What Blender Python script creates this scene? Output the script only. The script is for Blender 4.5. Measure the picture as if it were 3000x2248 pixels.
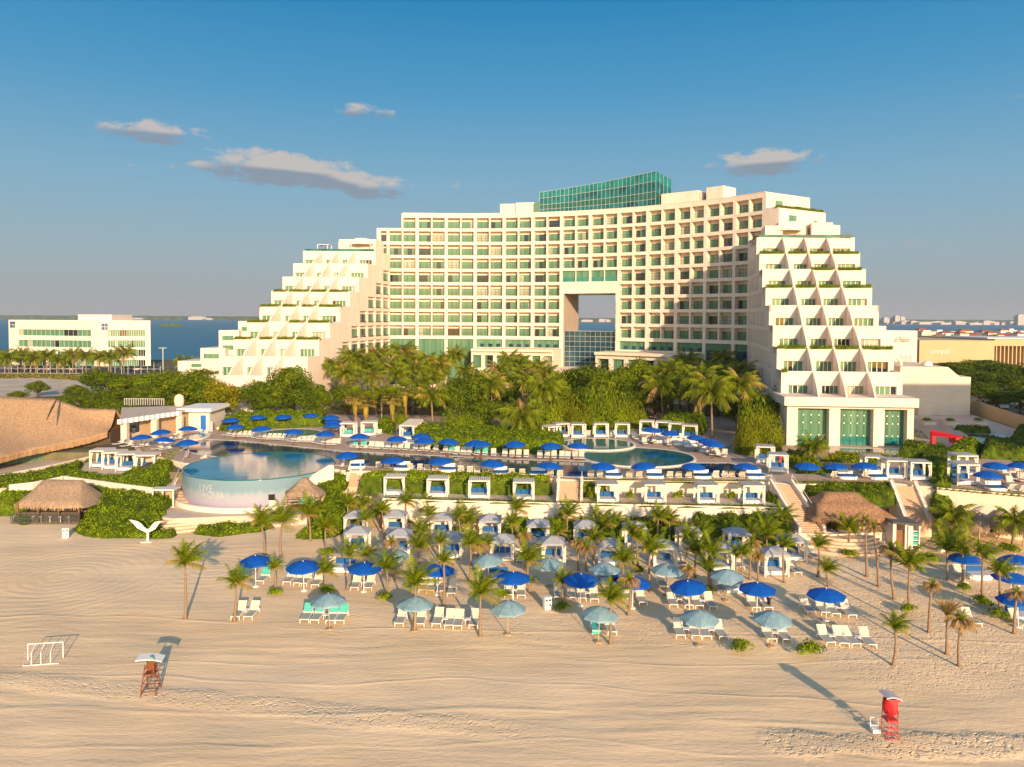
import bpy, bmesh, math, random
import numpy as np
from mathutils import Vector, Matrix
R = math.radians
random.seed(7)
for o in list(bpy.data.objects): bpy.data.objects.remove(o)
scene = bpy.context.scene
COL = scene.collection

# ---------------------------------------------------------------- camera
FPX = 2250.0; CAMH = 24.5; PITCH = R(2.0); ROLL = .0047
PY0 = 930 + FPX*math.tan(PITCH)
cam_d = bpy.data.cameras.new("camera"); cam = bpy.data.objects.new("camera", cam_d); COL.objects.link(cam)
_w = Vector((0, math.cos(PITCH), -math.sin(PITCH)))
_u0 = Vector((0, math.sin(PITCH), math.cos(PITCH))); _r0 = Vector((1, 0, 0))
_u = _u0*math.cos(ROLL) - _r0*math.sin(ROLL); _r = _r0*math.cos(ROLL) + _u0*math.sin(ROLL)
M = Matrix((_r, _u, -_w)).transposed().to_4x4(); M.translation = Vector((0, 0, CAMH))
cam.matrix_world = M
cam_d.sensor_fit = 'HORIZONTAL'; cam_d.sensor_width = 36; cam_d.lens = 36*FPX/3000
cam_d.shift_y = -(1124-PY0)/3000; cam_d.clip_start = .5; cam_d.clip_end = 60000
scene.camera = cam

# ---------------------------------------------------------------- light
SUN_EL = R(15.5); SX, SY = .284, -.959
sd = Vector((SX*math.cos(SUN_EL), SY*math.cos(SUN_EL), math.sin(SUN_EL)))
sl = bpy.data.lights.new("sun", 'SUN'); sun = bpy.data.objects.new("sun", sl); COL.objects.link(sun)
sl.energy = 4.7; sl.angle = R(.55); sl.color = (1.0, .71, .45)
sun.rotation_euler = sd.to_track_quat('Z', 'Y').to_euler(); sun.location = (0, 0, 100)
world = bpy.data.worlds.new("World"); scene.world = world; world.use_nodes = True
wn = world.node_tree.nodes; wl = world.node_tree.links
for n in list(wn): wn.remove(n)
def NN(t, tree=None, **k):
    n = (tree or world.node_tree).nodes.new(t)
    for a, b in k.items(): setattr(n, a, b)
    return n
sky = NN('ShaderNodeTexSky', sky_type='NISHITA'); sky.sun_disc = False
sky.sun_elevation = SUN_EL; sky.sun_rotation = math.atan2(SX, SY)
sky.air_density = 1.3; sky.dust_density = .8; sky.ozone_density = 2.0; sky.altitude = 30
bg = NN('ShaderNodeBackground'); bg.inputs[1].default_value = .15
wo = NN('ShaderNodeOutputWorld')
tc = NN('ShaderNodeTexCoord')
def pxdir(px, py):
    v = _w + _r*((px-1500)/FPX) + _u*((PY0-py)/FPX); return v.normalized()
# cloud banks: directions in the real sky, each with half-angles (rad)
CLOUDS = [(450, 386, .058, .0105, 1.45), (750, 484, .066, .018, 1.55), (860, 505, .05, .016, 1.25), (965, 512, .04, .015, 1.2), (1085, 548, .052, .0135, 1.5),
          (1040, 325, .045, .009, 1.0), (2200, 482, .052, .0145, 1.3), (2290, 470, .046, .012, 1.05), (2980, 285, .03, .008, .5), (530, 490, .04, .007, .5),
          (2640, 720, .07, .010, .40), (2650, 604, .06, .005, .3), (2620, 775, .06, .005, .3), (400, 487, .02, .005, .4), (1350, 550, .02, .01, .35), (1110, 330, .02, .006, .4)]
cn = NN('ShaderNodeTexNoise'); cn.inputs['Scale'].default_value = 38; cn.inputs['Detail'].default_value = 7; cn.inputs['Roughness'].default_value = .62
mp = NN('ShaderNodeMapping'); mp.inputs['Scale'].default_value = (1, 1, 2.2)
wl.new(tc.outputs['Generated'], mp.inputs[0]); wl.new(mp.outputs[0], cn.inputs['Vector'])
nsub = NN('ShaderNodeMath', operation='MULTIPLY_ADD'); nsub.inputs[1].default_value = 7.0; nsub.inputs[2].default_value = -4.25
wl.new(cn.outputs[0], nsub.inputs[0])
mask = None; low = None
for px, py, ax, ay, st in CLOUDS:
    ax *= 1.25; ay *= 1.55; d = pxdir(px, py); e = Vector((d.y, -d.x, 0)).normalized(); f = e.cross(d).normalized()
    if f.z < 0: f = -f
    da = NN('ShaderNodeVectorMath', operation='DOT_PRODUCT'); da.inputs[1].default_value = tuple(e/ax); wl.new(tc.outputs['Generated'], da.inputs[0])
    db = NN('ShaderNodeVectorMath', operation='DOT_PRODUCT'); db.inputs[1].default_value = tuple(f/ay); wl.new(tc.outputs['Generated'], db.inputs[0])
    dc = NN('ShaderNodeVectorMath', operation='DOT_PRODUCT'); dc.inputs[1].default_value = tuple(d); wl.new(tc.outputs['Generated'], dc.inputs[0])
    a2 = NN('ShaderNodeMath', operation='MULTIPLY'); wl.new(da.outputs['Value'], a2.inputs[0]); wl.new(da.outputs['Value'], a2.inputs[1])
    b2 = NN('ShaderNodeMath', operation='MULTIPLY_ADD'); wl.new(db.outputs['Value'], b2.inputs[0]); wl.new(db.outputs['Value'], b2.inputs[1]); wl.new(a2.outputs[0], b2.inputs[2])
    g = NN('ShaderNodeMath', operation='SUBTRACT'); g.inputs[0].default_value = 1.0; wl.new(b2.outputs[0], g.inputs[1])
    g1 = NN('ShaderNodeMath', operation='MAXIMUM'); wl.new(g.outputs[0], g1.inputs[0]); g1.inputs[1].default_value = 0
    fr = NN('ShaderNodeMath', operation='GREATER_THAN'); wl.new(dc.outputs['Value'], fr.inputs[0]); fr.inputs[1].default_value = 0
    h = NN('ShaderNodeMath', operation='MULTIPLY'); wl.new(g1.outputs[0], h.inputs[0]); wl.new(fr.outputs[0], h.inputs[1])
    s = NN('ShaderNodeMath', operation='MULTIPLY'); wl.new(h.outputs[0], s.inputs[0]); s.inputs[1].default_value = st
    # lower side of each bank (its underside, which faces away from the sun)
    lo = NN('ShaderNodeMath', operation='MULTIPLY'); wl.new(db.outputs['Value'], lo.inputs[0]); wl.new(s.outputs[0], lo.inputs[1])
    if mask is None: mask, low = s, lo
    else:
        m2 = NN('ShaderNodeMath', operation='ADD'); wl.new(mask.outputs[0], m2.inputs[0]); wl.new(s.outputs[0], m2.inputs[1]); mask = m2
        l2 = NN('ShaderNodeMath', operation='ADD'); wl.new(low.outputs[0], l2.inputs[0]); wl.new(lo.outputs[0], l2.inputs[1]); low = l2
cf = NN('ShaderNodeMath', operation='MULTIPLY_ADD'); wl.new(mask.outputs[0], cf.inputs[0]); cf.inputs[1].default_value = 1.6; wl.new(nsub.outputs[0], cf.inputs[2])
gate = NN('ShaderNodeMath', operation='MULTIPLY'); wl.new(cf.outputs[0], gate.inputs[0])
gm = NN('ShaderNodeMath', operation='MULTIPLY', use_clamp=True); wl.new(mask.outputs[0], gm.inputs[0]); gm.inputs[1].default_value = 2.2
wl.new(gm.outputs[0], gate.inputs[1])
cr = NN('ShaderNodeMapRange', interpolation_type='SMOOTHSTEP'); wl.new(gate.outputs[0], cr.inputs[0])
cr.inputs[1].default_value = 0.0; cr.inputs[2].default_value = 1.7; cr.inputs[3].default_value = 0; cr.inputs[4].default_value = .88
lr = NN('ShaderNodeMapRange', interpolation_type='SMOOTHSTEP'); wl.new(low.outputs[0], lr.inputs[0]); lr.inputs[1].default_value = -.30; lr.inputs[2].default_value = .22
ccol = NN('ShaderNodeMix', data_type='RGBA'); wl.new(lr.outputs[0], ccol.inputs[0])
ccol.inputs[6].default_value = (1.15, 1.35, 1.65, 1); ccol.inputs[7].default_value = (2.55, 2.3, 2.15, 1)
# colour trim of the clear sky
hsv = NN('ShaderNodeHueSaturation'); hsv.inputs['Saturation'].default_value = 1.15; hsv.inputs['Value'].default_value = 1.0
wl.new(sky.outputs[0], hsv.inputs['Color'])
# the half of the sky away from the sun: dusty grey air low down, deep clear blue higher up
sp_ = NN('ShaderNodeSeparateXYZ'); wl.new(tc.outputs['Generated'], sp_.inputs[0])
gr_ = NN('ShaderNodeValToRGB'); el = NN('ShaderNodeMapRange'); wl.new(sp_.outputs[2], el.inputs[0]); el.inputs[1].default_value = 0; el.inputs[2].default_value = .5; wl.new(el.outputs[0], gr_.inputs[0])
SKYC = [(0, (.37, .375, .40)), (.06, (.335, .375, .415)), (.16, (.30, .405, .475)), (.33, (.205, .40, .555)), (.55, (.075, .31, .545)), (.78, (.008, .215, .47)), (1, (.0, .15, .40))]
e = gr_.color_ramp.elements; e[0].position = 0; e[0].color = (*SKYC[0][1], 1); e[1].position = 1; e[1].color = (*SKYC[-1][1], 1)
for p_, c_ in SKYC[1:-1]: k_ = e.new(p_); k_.color = (*c_, 1)
gs = NN('ShaderNodeVectorMath', operation='SCALE'); wl.new(gr_.outputs[0], gs.inputs[0]); gs.inputs['Scale'].default_value = 1/(.15*1.54)
ax_ = NN('ShaderNodeMapRange', interpolation_type='SMOOTHSTEP'); wl.new(sp_.outputs[1], ax_.inputs[0]); ax_.inputs[1].default_value = -.1; ax_.inputs[2].default_value = .55; ax_.inputs[4].default_value = .97
sm_ = NN('ShaderNodeMix', data_type='RGBA'); wl.new(ax_.outputs[0], sm_.inputs[0]); wl.new(hsv.outputs[0], sm_.inputs[6]); wl.new(gs.outputs[0], sm_.inputs[7])
mx = NN('ShaderNodeMix', data_type='RGBA'); wl.new(cr.outputs[0], mx.inputs[0]); wl.new(sm_.outputs[2], mx.inputs[6]); wl.new(ccol.outputs[2], mx.inputs[7])
wl.new(mx.outputs[2], bg.inputs[0]); wl.new(bg.outputs[0], wo.inputs[0])
scene.view_settings.view_transform = 'Standard'; scene.view_settings.look = 'None'
scene.view_settings.exposure = 0.62; scene.view_settings.gamma = 1
scene.render.engine = 'CYCLES'

# ---------------------------------------------------------------- picture measurements -> points in the place
def ray(px, py): return _w + _r*((px-1500)/FPX) + _u*((PY0-py)/FPX)
def onz(px, py, z=0.0):
    d = ray(px, py); t = (z-CAMH)/d.z; return Vector((d.x*t, d.y*t, z))
def ony(px, py, y):
    d = ray(px, py); t = y/d.y; return Vector((d.x*t, y, CAMH+d.z*t))

# ---------------------------------------------------------------- materials
MATS = {}
def mat(name, col, rough=.8, var=.0, vscale=3.0, bump=0.0, bscale=20.0, spec=.3, transl=0.0, metal=0.0, col2=None, detail=4, stretch=None):
    m = bpy.data.materials.new(name); m.use_nodes = True; t = m.node_tree; n = t.nodes; l = t.links
    p = n['Principled BSDF']; p.inputs['Roughness'].default_value = rough; p.inputs['Specular IOR Level'].default_value = spec
    p.inputs['Metallic'].default_value = metal
    c = (*col, 1)
    tcn = n.new('ShaderNodeTexCoord'); vec = tcn.outputs['Object']
    if stretch:
        mpp = n.new('ShaderNodeMapping'); mpp.inputs['Scale'].default_value = stretch; l.new(vec, mpp.inputs[0]); vec = mpp.outputs[0]
    if var > 0 or col2:
        a = n.new('ShaderNodeTexNoise'); a.inputs['Scale'].default_value = vscale; a.inputs['Detail'].default_value = detail; a.inputs['Roughness'].default_value = .6
        l.new(vec, a.inputs['Vector'])
        r = n.new('ShaderNodeMapRange'); r.inputs[1].default_value = .3; r.inputs[2].default_value = .7; l.new(a.outputs[0], r.inputs[0])
        mx = n.new('ShaderNodeMix'); mx.data_type = 'RGBA'; l.new(r.outputs[0], mx.inputs[0])
        lo = tuple(x*(1-var) for x in col); hi = col2 or tuple(min(1, x*(1+var)) for x in col)
        mx.inputs[6].default_value = (*lo, 1); mx.inputs[7].default_value = (*hi, 1)
        l.new(mx.outputs[2], p.inputs['Base Color']); csrc = mx.outputs[2]
    else:
        p.inputs['Base Color'].default_value = c; csrc = None
    if bump > 0:
        b = n.new('ShaderNodeTexNoise'); b.inputs['Scale'].default_value = bscale; b.inputs['Detail'].default_value = 4; l.new(vec, b.inputs['Vector'])
        bb = n.new('ShaderNodeBump'); bb.inputs['Strength'].default_value = bump; bb.inputs['Distance'].default_value = .05; l.new(b.outputs[0], bb.inputs['Height']); l.new(bb.outputs[0], p.inputs['Normal'])
    if transl > 0:
        tr = n.new('ShaderNodeBsdfTranslucent'); ms = n.new('ShaderNodeMixShader'); ms.inputs[0].default_value = transl
        if csrc: l.new(csrc, tr.inputs[0])
        else: tr.inputs[0].default_value = c
        l.new(p.outputs[0], ms.inputs[1]); l.new(tr.outputs[0], ms.inputs[2]); l.new(ms.outputs[0], n['Material Output'].inputs[0])
    MATS[name] = m; return m
mat('stucco', (.715, .59, .485), .85, .07, 1.0, .08, 8, col2=(.78, .655, .545), stretch=(1, 1, .22))
mat('stucco_cream', (.70, .575, .44), .85, .06, .4, .08, 8)
mat('white_paint', (.80, .77, .72), .6, .04, 2)
mat('white_wood', (.66, .61, .55), .6, .08, 6)
mat('tan_wall', (.50, .36, .20), .85, .06, .1)
mat('paving', (.46, .33, .24), .8, .14, .8, .1, 12)
mat('paving_light', (.55, .44, .34), .8, .12, .8)
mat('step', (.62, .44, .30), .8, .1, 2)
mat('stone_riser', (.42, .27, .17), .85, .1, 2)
mat('glass_green', (.06, .155, .095), .12, .10, .8, spec=.5, stretch=(1.6, 1.6, .02), col2=(.13, .27, .165))
mat('glass_pale', (.26, .30, .21), .2, .15, .8, stretch=(1.6, 1.6, .02), col2=(.42, .42, .33))
mat('glass_deep', (.02, .16, .14), .06, .2, .6, spec=.7, col2=(.03, .24, .20))
mat('glass_dark', (.012, .022, .028), .06, .3, .9, spec=.7)
mat('glass_navy', (.012, .035, .060), .05, .4, .3, spec=.8, col2=(.03, .09, .12))
mat('metal_dark', (.06, .07, .07), .5)
mat('metal_light', (.45, .48, .46), .4, metal=.4)
mat('thatch', (.40, .245, .13), .95, .25, 1.4, .9, 14, col2=(.56, .365, .21), stretch=(3.0, 3.0, .5))
mat('thatch_grey', (.30, .205, .13), .95, .25, 1.4, .9, 14, col2=(.42, .30, .20), stretch=(3.0, 3.0, .5))
mat('thatch_red', (.24, .13, .07), .95, .25, 1.6, .9, 14, col2=(.42, .24, .125), stretch=(3.0, 3.0, .5))
mat('wood', (.18, .085, .035), .7, .25, 5)
mat('wood_pale', (.42, .30, .18), .8, .2, 5)
mat('wood_red', (.17, .05, .02), .6, .2, 5)
mat('red', (.50, .015, .02), .45, .06, 2)
mat('red_pale', (.46, .045, .05), .5, .1, 3)
mat('roof_grey', (.42, .38, .40), .5, .08, 3)
mat('blue_canvas', (.001, .085, .42), .7, .08, 2, transl=.12)
mat('pale_canvas', (.18, .34, .42), .75, .12, 2, transl=.25, col2=(.30, .44, .50))
mat('white_canvas', (.74, .70, .64), .8, .05, 3, transl=.25)
mat('roof_canvas', (.36, .38, .42), .85, .08, 3, transl=.15)
mat('sling', (.58, .50, .40), .8, .06, 8)
mat('sling_grey', (.36, .36, .32), .8, .06, 8)
mat('green_towel', (.07, .42, .35), .9, .12, 6)
mat('blue_cushion', (.012, .095, .27), .8, .1, 6)
mat('cushion_white', (.55, .57, .60), .8, .04, 6)
mat('sandy_soil', (.50, .40, .29), .95, .15, .15, col2=(.62, .50, .37))
mat('soil', (.11, .095, .055), .95, .3, .25, col2=(.19, .165, .085))
mat('leaf', (.085, .13, .003), .6, .35, 1.1, transl=.28, col2=(.21, .27, .005), spec=.12)
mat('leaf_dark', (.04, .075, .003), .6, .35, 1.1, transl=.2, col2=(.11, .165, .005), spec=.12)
mat('leaf_yellow', (.20, .20, .004), .6, .3, 1.1, transl=.3, col2=(.36, .32, .006), spec=.12)
mat('leaf_bright', (.17, .26, .003), .6, .3, .9, transl=.3, col2=(.31, .40, .005), spec=.12)
mat('palm_leaf', (.11, .165, .006), .5, .3, .9, transl=.3, col2=(.26, .30, .010), spec=.2)
mat('palm_young', (.09, .16, .004), .5, .35, 1.5, transl=.3, col2=(.28, .32, .006), spec=.2)
mat('palm_dead', (.26, .15, .05), .8, .3, 1.5, transl=.2, col2=(.40, .26, .09))
mat('palm_gold', (.33, .25, .035), .7, .3, 1.2, transl=.3, col2=(.46, .36, .06))
mat('trunk', (.25, .17, .11), .9, .25, 3, .4, 12, stretch=(1, 1, 5))
mat('trunk_dark', (.10, .07, .045), .9, .25, 3, .4, 12)
mat('trunk_red', (.28, .13, .06), .9, .25, 3, .4, 12)
mat('car_paint', (.10, .11, .13), .3, .1, 1, spec=.6)
mat('car_white', (.6, .6, .6), .3, spec=.6)
mat('tyre', (.02, .02, .02), .9)
mat('asphalt', (.07, .07, .07), .9, .2, 1)
mat('skin', (.35, .19, .12), .6)
mat('cloth_white', (.75, .72, .68), .8)
mat('cloth_dark', (.02, .025, .05), .8)
mat('hair', (.02, .012, .008), .7)
mat('roof_tile', (.34, .10, .05), .85, .2, 1)
mat('house_wall', (.66, .50, .38), .85, .1, 1)
mat('far_white', (.62, .60, .58), .85, .1, .05)
mat('far_wall', (.40, .40, .40), .85, .3, .01, col2=(.55, .50, .46))
mat('lettering', (.30, .22, .15), .6)
mat('lettering_white', (.62, .64, .62), .6)
mat('lettering_faint', (.36, .39, .42), .6)
mat('screen', (.03, .02, .02), .2, .3, 6)
mat('sign_blue', (.04, .07, .22), .4)
mat('sign_green', (.05, .20, .12), .4)
mat('blue_door', (.01, .13, .42), .5)
mat('coping', (.66, .60, .50), .7, .05, 2)
mat('scrub', (.16, .15, .05), .9, .3, .2, col2=(.30, .22, .09))

def sand_material():
    m = bpy.data.materials.new('sand'); m.use_nodes = True; t = m.node_tree; n = t.nodes; l = t.links
    p = n['Principled BSDF']; p.inputs['Roughness'].default_value = .95; p.inputs['Specular IOR Level'].default_value = .1
    g = n.new('ShaderNodeNewGeometry'); P = g.outputs['Position']
    def noise(scale, det=5, sc=(1, 1, 1), rough=.55):
        a = n.new('ShaderNodeMapping'); a.inputs['Scale'].default_value = sc; l.new(P, a.inputs[0])
        b = n.new('ShaderNodeTexNoise'); b.inputs['Scale'].default_value = scale; b.inputs['Detail'].default_value = det; b.inputs['Roughness'].default_value = rough
        l.new(a.outputs[0], b.inputs['Vector']); return b.outputs[0]
    def math_(op, a, b=None, c=None, clamp=False):
        q = n.new('ShaderNodeMath'); q.operation = op; q.use_clamp = clamp
        for i, v in enumerate((a, b, c)):
            if v is None: continue
            if isinstance(v, (int, float)): q.inputs[i].default_value = v
            else: l.new(v, q.inputs[i])
        return q.outputs[0]
    def rng(v, a, b, c=0, d=1):
        q = n.new('ShaderNodeMapRange'); q.interpolation_type = 'SMOOTHSTEP'; l.new(v, q.inputs[0])
        for i, x in enumerate((a, b, c, d)): q.inputs[i+1].default_value = x
        return q.outputs[0]
    sep = n.new('ShaderNodeSeparateXYZ'); l.new(P, sep.inputs[0]); X, Y = sep.outputs[0], sep.outputs[1]
    # colour: dry pale sand, damper browner near the water line and where it is trodden
    big = noise(.035, 4, (1, 2.2, 1)); fine = noise(.6, 6, (.35, 1.6, 1))
    mx = n.new('ShaderNodeMix'); mx.data_type = 'RGBA'; l.new(rng(big, .35, .65), mx.inputs[0])
    mx.inputs[6].default_value = (.75, .55, .33, 1); mx.inputs[7].default_value = (.84, .625, .39, 1)
    mx2 = n.new('ShaderNodeMix'); mx2.data_type = 'RGBA'; mx2.blend_type = 'MULTIPLY'; mx2.inputs[0].default_value = 1
    l.new(mx.outputs[2], mx2.inputs[6]); cr_ = n.new('ShaderNodeMapRange'); l.new(fine, cr_.inputs[0]); cr_.inputs[1].default_value = .3; cr_.inputs[2].default_value = .7; cr_.inputs[3].default_value = .93; cr_.inputs[4].default_value = 1.05
    cmb = n.new('ShaderNodeCombineColor'); 
    for i in range(3): l.new(cr_.outputs[0], cmb.inputs[i])
    l.new(cmb.outputs[0], mx2.inputs[7]); l.new(mx2.outputs[2], p.inputs['Base Color'])
    # relief ------------------------------------------------------------
    # raked furrows running along the beach, wandering a little
    wob = noise(.05, 3, (1, 1, 1)); wob2 = noise(.4, 3, (.3, 1, 1))
    ph = math_('ADD', math_('MULTIPLY', Y, 4.2), math_('ADD', math_('MULTIPLY', wob, 26.0), math_('MULTIPLY', wob2, 7.0)))
    fur = math_('SINE', ph)
    famp = rng(noise(.12, 3, (.35, 1.4, 1)), .40, .70)
    # rings of the beach tractor round a centre at the left
    c0 = onz(180, 1690, 0)
    dx = math_('SUBTRACT', X, c0.x); dy = math_('MULTIPLY', math_('SUBTRACT', Y, c0.y), 1.0)
    rad = math_('SQRT', math_('ADD', math_('MULTIPLY', dx, dx), math_('MULTIPLY', dy, dy)))
    rph = math_('ADD', math_('MULTIPLY', rad, 6.2), math_('MULTIPLY', wob2, 8.0)); ring = math_('SINE', rph)
    rm = rng(rad, 8.5, 14.0, 1, 0)
    c1 = onz(640, 1660, 0); dx1 = math_('SUBTRACT', X, c1.x); dy1 = math_('SUBTRACT', Y, c1.y)
    rad1 = math_('SQRT', math_('ADD', math_('MULTIPLY', dx1, dx1), math_('MULTIPLY', dy1, dy1)))
    ring1 = math_('SINE', math_('ADD', math_('MULTIPLY', rad1, 7.0), math_('MULTIPLY', wob2, 5.0))); rm1 = rng(rad1, 3.0, 7.5, 1, 0)
    base = math_('MULTIPLY', fur, math_('MULTIPLY', famp, .17))
    base = math_('MULTIPLY', base, math_('SUBTRACT', 1.0, rm))
    base = math_('ADD', base, math_('MULTIPLY', math_('MULTIPLY', ring, rm), .12))
    base = math_('ADD', base, math_('MULTIPLY', math_('MULTIPLY', ring1, rm1), .12))
    # trodden bands
    def pits(scale):
        v = n.new('ShaderNodeTexVoronoi'); v.inputs['Scale'].default_value = scale; v.inputs['Randomness'].default_value = 1
        wn_ = n.new('ShaderNodeTexNoise'); wn_.inputs['Scale'].default_value = 1.3; wn_.inputs['Detail'].default_value = 3; l.new(P, wn_.inputs['Vector']); wv = n.new('ShaderNodeVectorMath'); wv.operation = 'MULTIPLY_ADD'; l.new(wn_.outputs['Color'], wv.inputs[0]); wv.inputs[1].default_value = (1.1, 1.1, 0); l.new(P, wv.inputs[2]); l.new(wv.outputs[0], v.inputs['Vector'])
        return rng(v.outputs['Distance'], .12, .45)
    pit = math_('ADD', math_('MULTIPLY', pits(2.3), .6), math_('MULTIPLY', pits(5.1), .45))
    # band 1: long strip low in the picture (left), band 2: heap by the red tower; band 3: around the sunbeds
    a0 = onz(0, 1985, 0); a1 = onz(1400, 2130, 0); sl_ = (a1.y-a0.y)/(a1.x-a0.x)
    lin = math_('SUBTRACT', Y, math_('ADD', math_('MULTIPLY', math_('SUBTRACT', X, a0.x), sl_), a0.y))
    lin = math_('ADD', lin, math_('MULTIPLY', math_('SUBTRACT', noise(.25, 3), .5), 2.2))
    b1 = math_('MULTIPLY', rng(math_('ABSOLUTE', lin), .5, 1.5, 1, 0), rng(X, -6, 6, 1, 0))
    h0 = onz(2330, 2160, 0); h1 = onz(2990, 2175, 0)
    hx = rng(math_('ABSOLUTE', math_('SUBTRACT', X, (h0.x+h1.x)/2)), 7.2, 9.4, 1, 0)
    hy = rng(math_('ABSOLUTE', math_('ADD', math_('SUBTRACT', Y, 43.6), math_('MULTIPLY', math_('SUBTRACT', noise(.3, 3), .5), 2.5))), .6, 1.5, 1, 0)
    b2 = math_('MULTIPLY', hx, hy)
    b3 = math_('MULTIPLY', math_('MULTIPLY', rng(Y, 53, 60, 0, 1), rng(X, -22, -8, 0, .8)), rng(noise(.3, 4), .3, .6, .35, 1))
    b4 = math_('MULTIPLY', rng(X, 20, 27, 0, .8), rng(Y, 47, 53, 0, 1))
    bt = math_('MAXIMUM', math_('MAXIMUM', math_('MULTIPLY', b1, .9), math_('MULTIPLY', b2, 1.7)), math_('MAXIMUM', math_('MULTIPLY', b3, .75), b4))
    base = math_('ADD', math_('MULTIPLY', base, math_('SUBTRACT', 1.0, math_('MULTIPLY', bt, .55, clamp=True))), math_('MULTIPLY', math_('MULTIPLY', pit, bt), .95))
    wl2 = noise(.035, 2)
    for y0_, sl2, w_, am in ((59.6, -.05, .16, .40), (50.2, -.055, .13, .33), (46.6, -.04, .2, .40), (43.0, -.03, .15, .28), (54.0, .02, .12, .25)):
        ln_ = math_('SUBTRACT', Y, math_('ADD', math_('ADD', math_('MULTIPLY', X, sl2), y0_), math_('ADD', math_('MULTIPLY', math_('SUBTRACT', wl2, .5), 9.0), math_('MULTIPLY', wob2, .25))))
        base = math_('ADD', base, math_('MULTIPLY', rng(math_('ABSOLUTE', ln_), .0, w_*2, am, 0), rng(noise(.08, 2, (1, 1, 1)), .35, .55, .2, 1)))
    und = noise(.16, 3, (.5, 1.5, 1)); gr = noise(3.2, 5, (.7, 1.4, 1)); gr2 = noise(.9, 4, (.25, 1.3, 1))
    base = math_('ADD', base, math_('MULTIPLY', und, .95))
    base = math_('ADD', base, math_('MULTIPLY', gr, .42)); base = math_('ADD', base, math_('MULTIPLY', gr2, .85))
    b = n.new('ShaderNodeBump'); b.inputs['Strength'].default_value = 1.0; b.inputs['Distance'].default_value = .062; l.new(base, b.inputs['Height']); l.new(b.outputs[0], p.inputs['Normal'])
    MATS['sand'] = m
sand_material()
def water_material(name, col, col2, bump, scale, rough=.06, stretch=(1, 1, 1), spec=.5):
    m = bpy.data.materials.new(name); m.use_nodes = True; t = m.node_tree; n = t.nodes; l = t.links
    p = n['Principled BSDF']; p.inputs['Roughness'].default_value = rough; p.inputs['Specular IOR Level'].default_value = spec
    g = n.new('ShaderNodeNewGeometry'); a = n.new('ShaderNodeMapping'); a.inputs['Scale'].default_value = stretch; l.new(g.outputs['Position'], a.inputs[0])
    q = n.new('ShaderNodeTexNoise'); q.inputs['Scale'].default_value = scale; q.inputs['Detail'].default_value = 5; l.new(a.outputs[0], q.inputs['Vector'])
    c = n.new('ShaderNodeTexNoise'); c.inputs['Scale'].default_value = scale*.08; c.inputs['Detail'].default_value = 3; l.new(a.outputs[0], c.inputs['Vector'])
    r = n.new('ShaderNodeMapRange'); r.inputs[1].default_value = .35; r.inputs[2].default_value = .65; l.new(c.outputs[0], r.inputs[0])
    mx = n.new('ShaderNodeMix'); mx.data_type = 'RGBA'; l.new(r.outputs[0], mx.inputs[0]); mx.inputs[6].default_value = (*col, 1); mx.inputs[7].default_value = (*col2, 1); l.new(mx.outputs[2], p.inputs['Base Color'])
    b = n.new('ShaderNodeBump'); b.inputs['Strength'].default_value = bump; b.inputs['Distance'].default_value = .05; l.new(q.outputs[0], b.inputs['Height']); l.new(b.outputs[0], p.inputs['Normal'])
    MATS[name] = m
water_material('pool_dark', (.006, .028, .075), (.010, .045, .11), .12, 2.0)
water_material('pool_teal', (.003, .11, .14), (.008, .15, .17), .15, 2.0, spec=.3)
water_material('pool_aqua', (.01, .17, .26), (.03, .24, .33), .15, 2.0)
water_material('lagoon', (.003, .10, .17), (.006, .13, .20), .6, .05, rough=.35, stretch=(.3, 1, 1), spec=.15)
water_material('pond', (.03, .035, .05), (.05, .05, .07), .1, 2.0)

def mural_material():
    m = bpy.data.materials.new('mural'); m.use_nodes = True; t = m.node_tree; n = t.nodes; l = t.links
    p = n['Principled BSDF']; p.inputs['Roughness'].default_value = .25
    tcn = n.new('ShaderNodeTexCoord'); s = n.new('ShaderNodeSeparateXYZ'); l.new(tcn.outputs['Object'], s.inputs[0])
    mp_ = n.new('ShaderNodeMapping'); mp_.inputs['Scale'].default_value = (1.2, 1.2, .05); l.new(tcn.outputs['Object'], mp_.inputs[0])
    q = n.new('ShaderNodeTexNoise'); q.inputs['Scale'].default_value = 1.0; q.inputs['Detail'].default_value = 5; l.new(mp_.outputs[0], q.inputs['Vector'])
    ad = n.new('ShaderNodeMath'); ad.operation = 'MULTIPLY_ADD'; l.new(q.outputs[0], ad.inputs[0]); ad.inputs[1].default_value = 1.3; l.new(s.outputs[2], ad.inputs[2])
    r = n.new('ShaderNodeMapRange'); l.new(ad.outputs[0], r.inputs[0]); r.inputs[1].default_value = .6; r.inputs[2].default_value = 4.4
    c = n.new('ShaderNodeValToRGB'); l.new(r.outputs[0], c.inputs[0]); e = c.color_ramp.elements
    e[0].position = 0; e[0].color = (.15, .125, .22, 1); e[1].position = 1; e[1].color = (.17, .27, .33, 1)
    for pos, cc in ((.14, (.21, .18, .27)), (.42, (.33, .30, .40)), (.62, (.35, .33, .41)), (.84, (.30, .34, .38))):
        k = e.new(pos); k.color = (*cc, 1)
    l.new(c.outputs[0], p.inputs['Base Color']); MATS['mural'] = m
mural_material()

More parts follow.
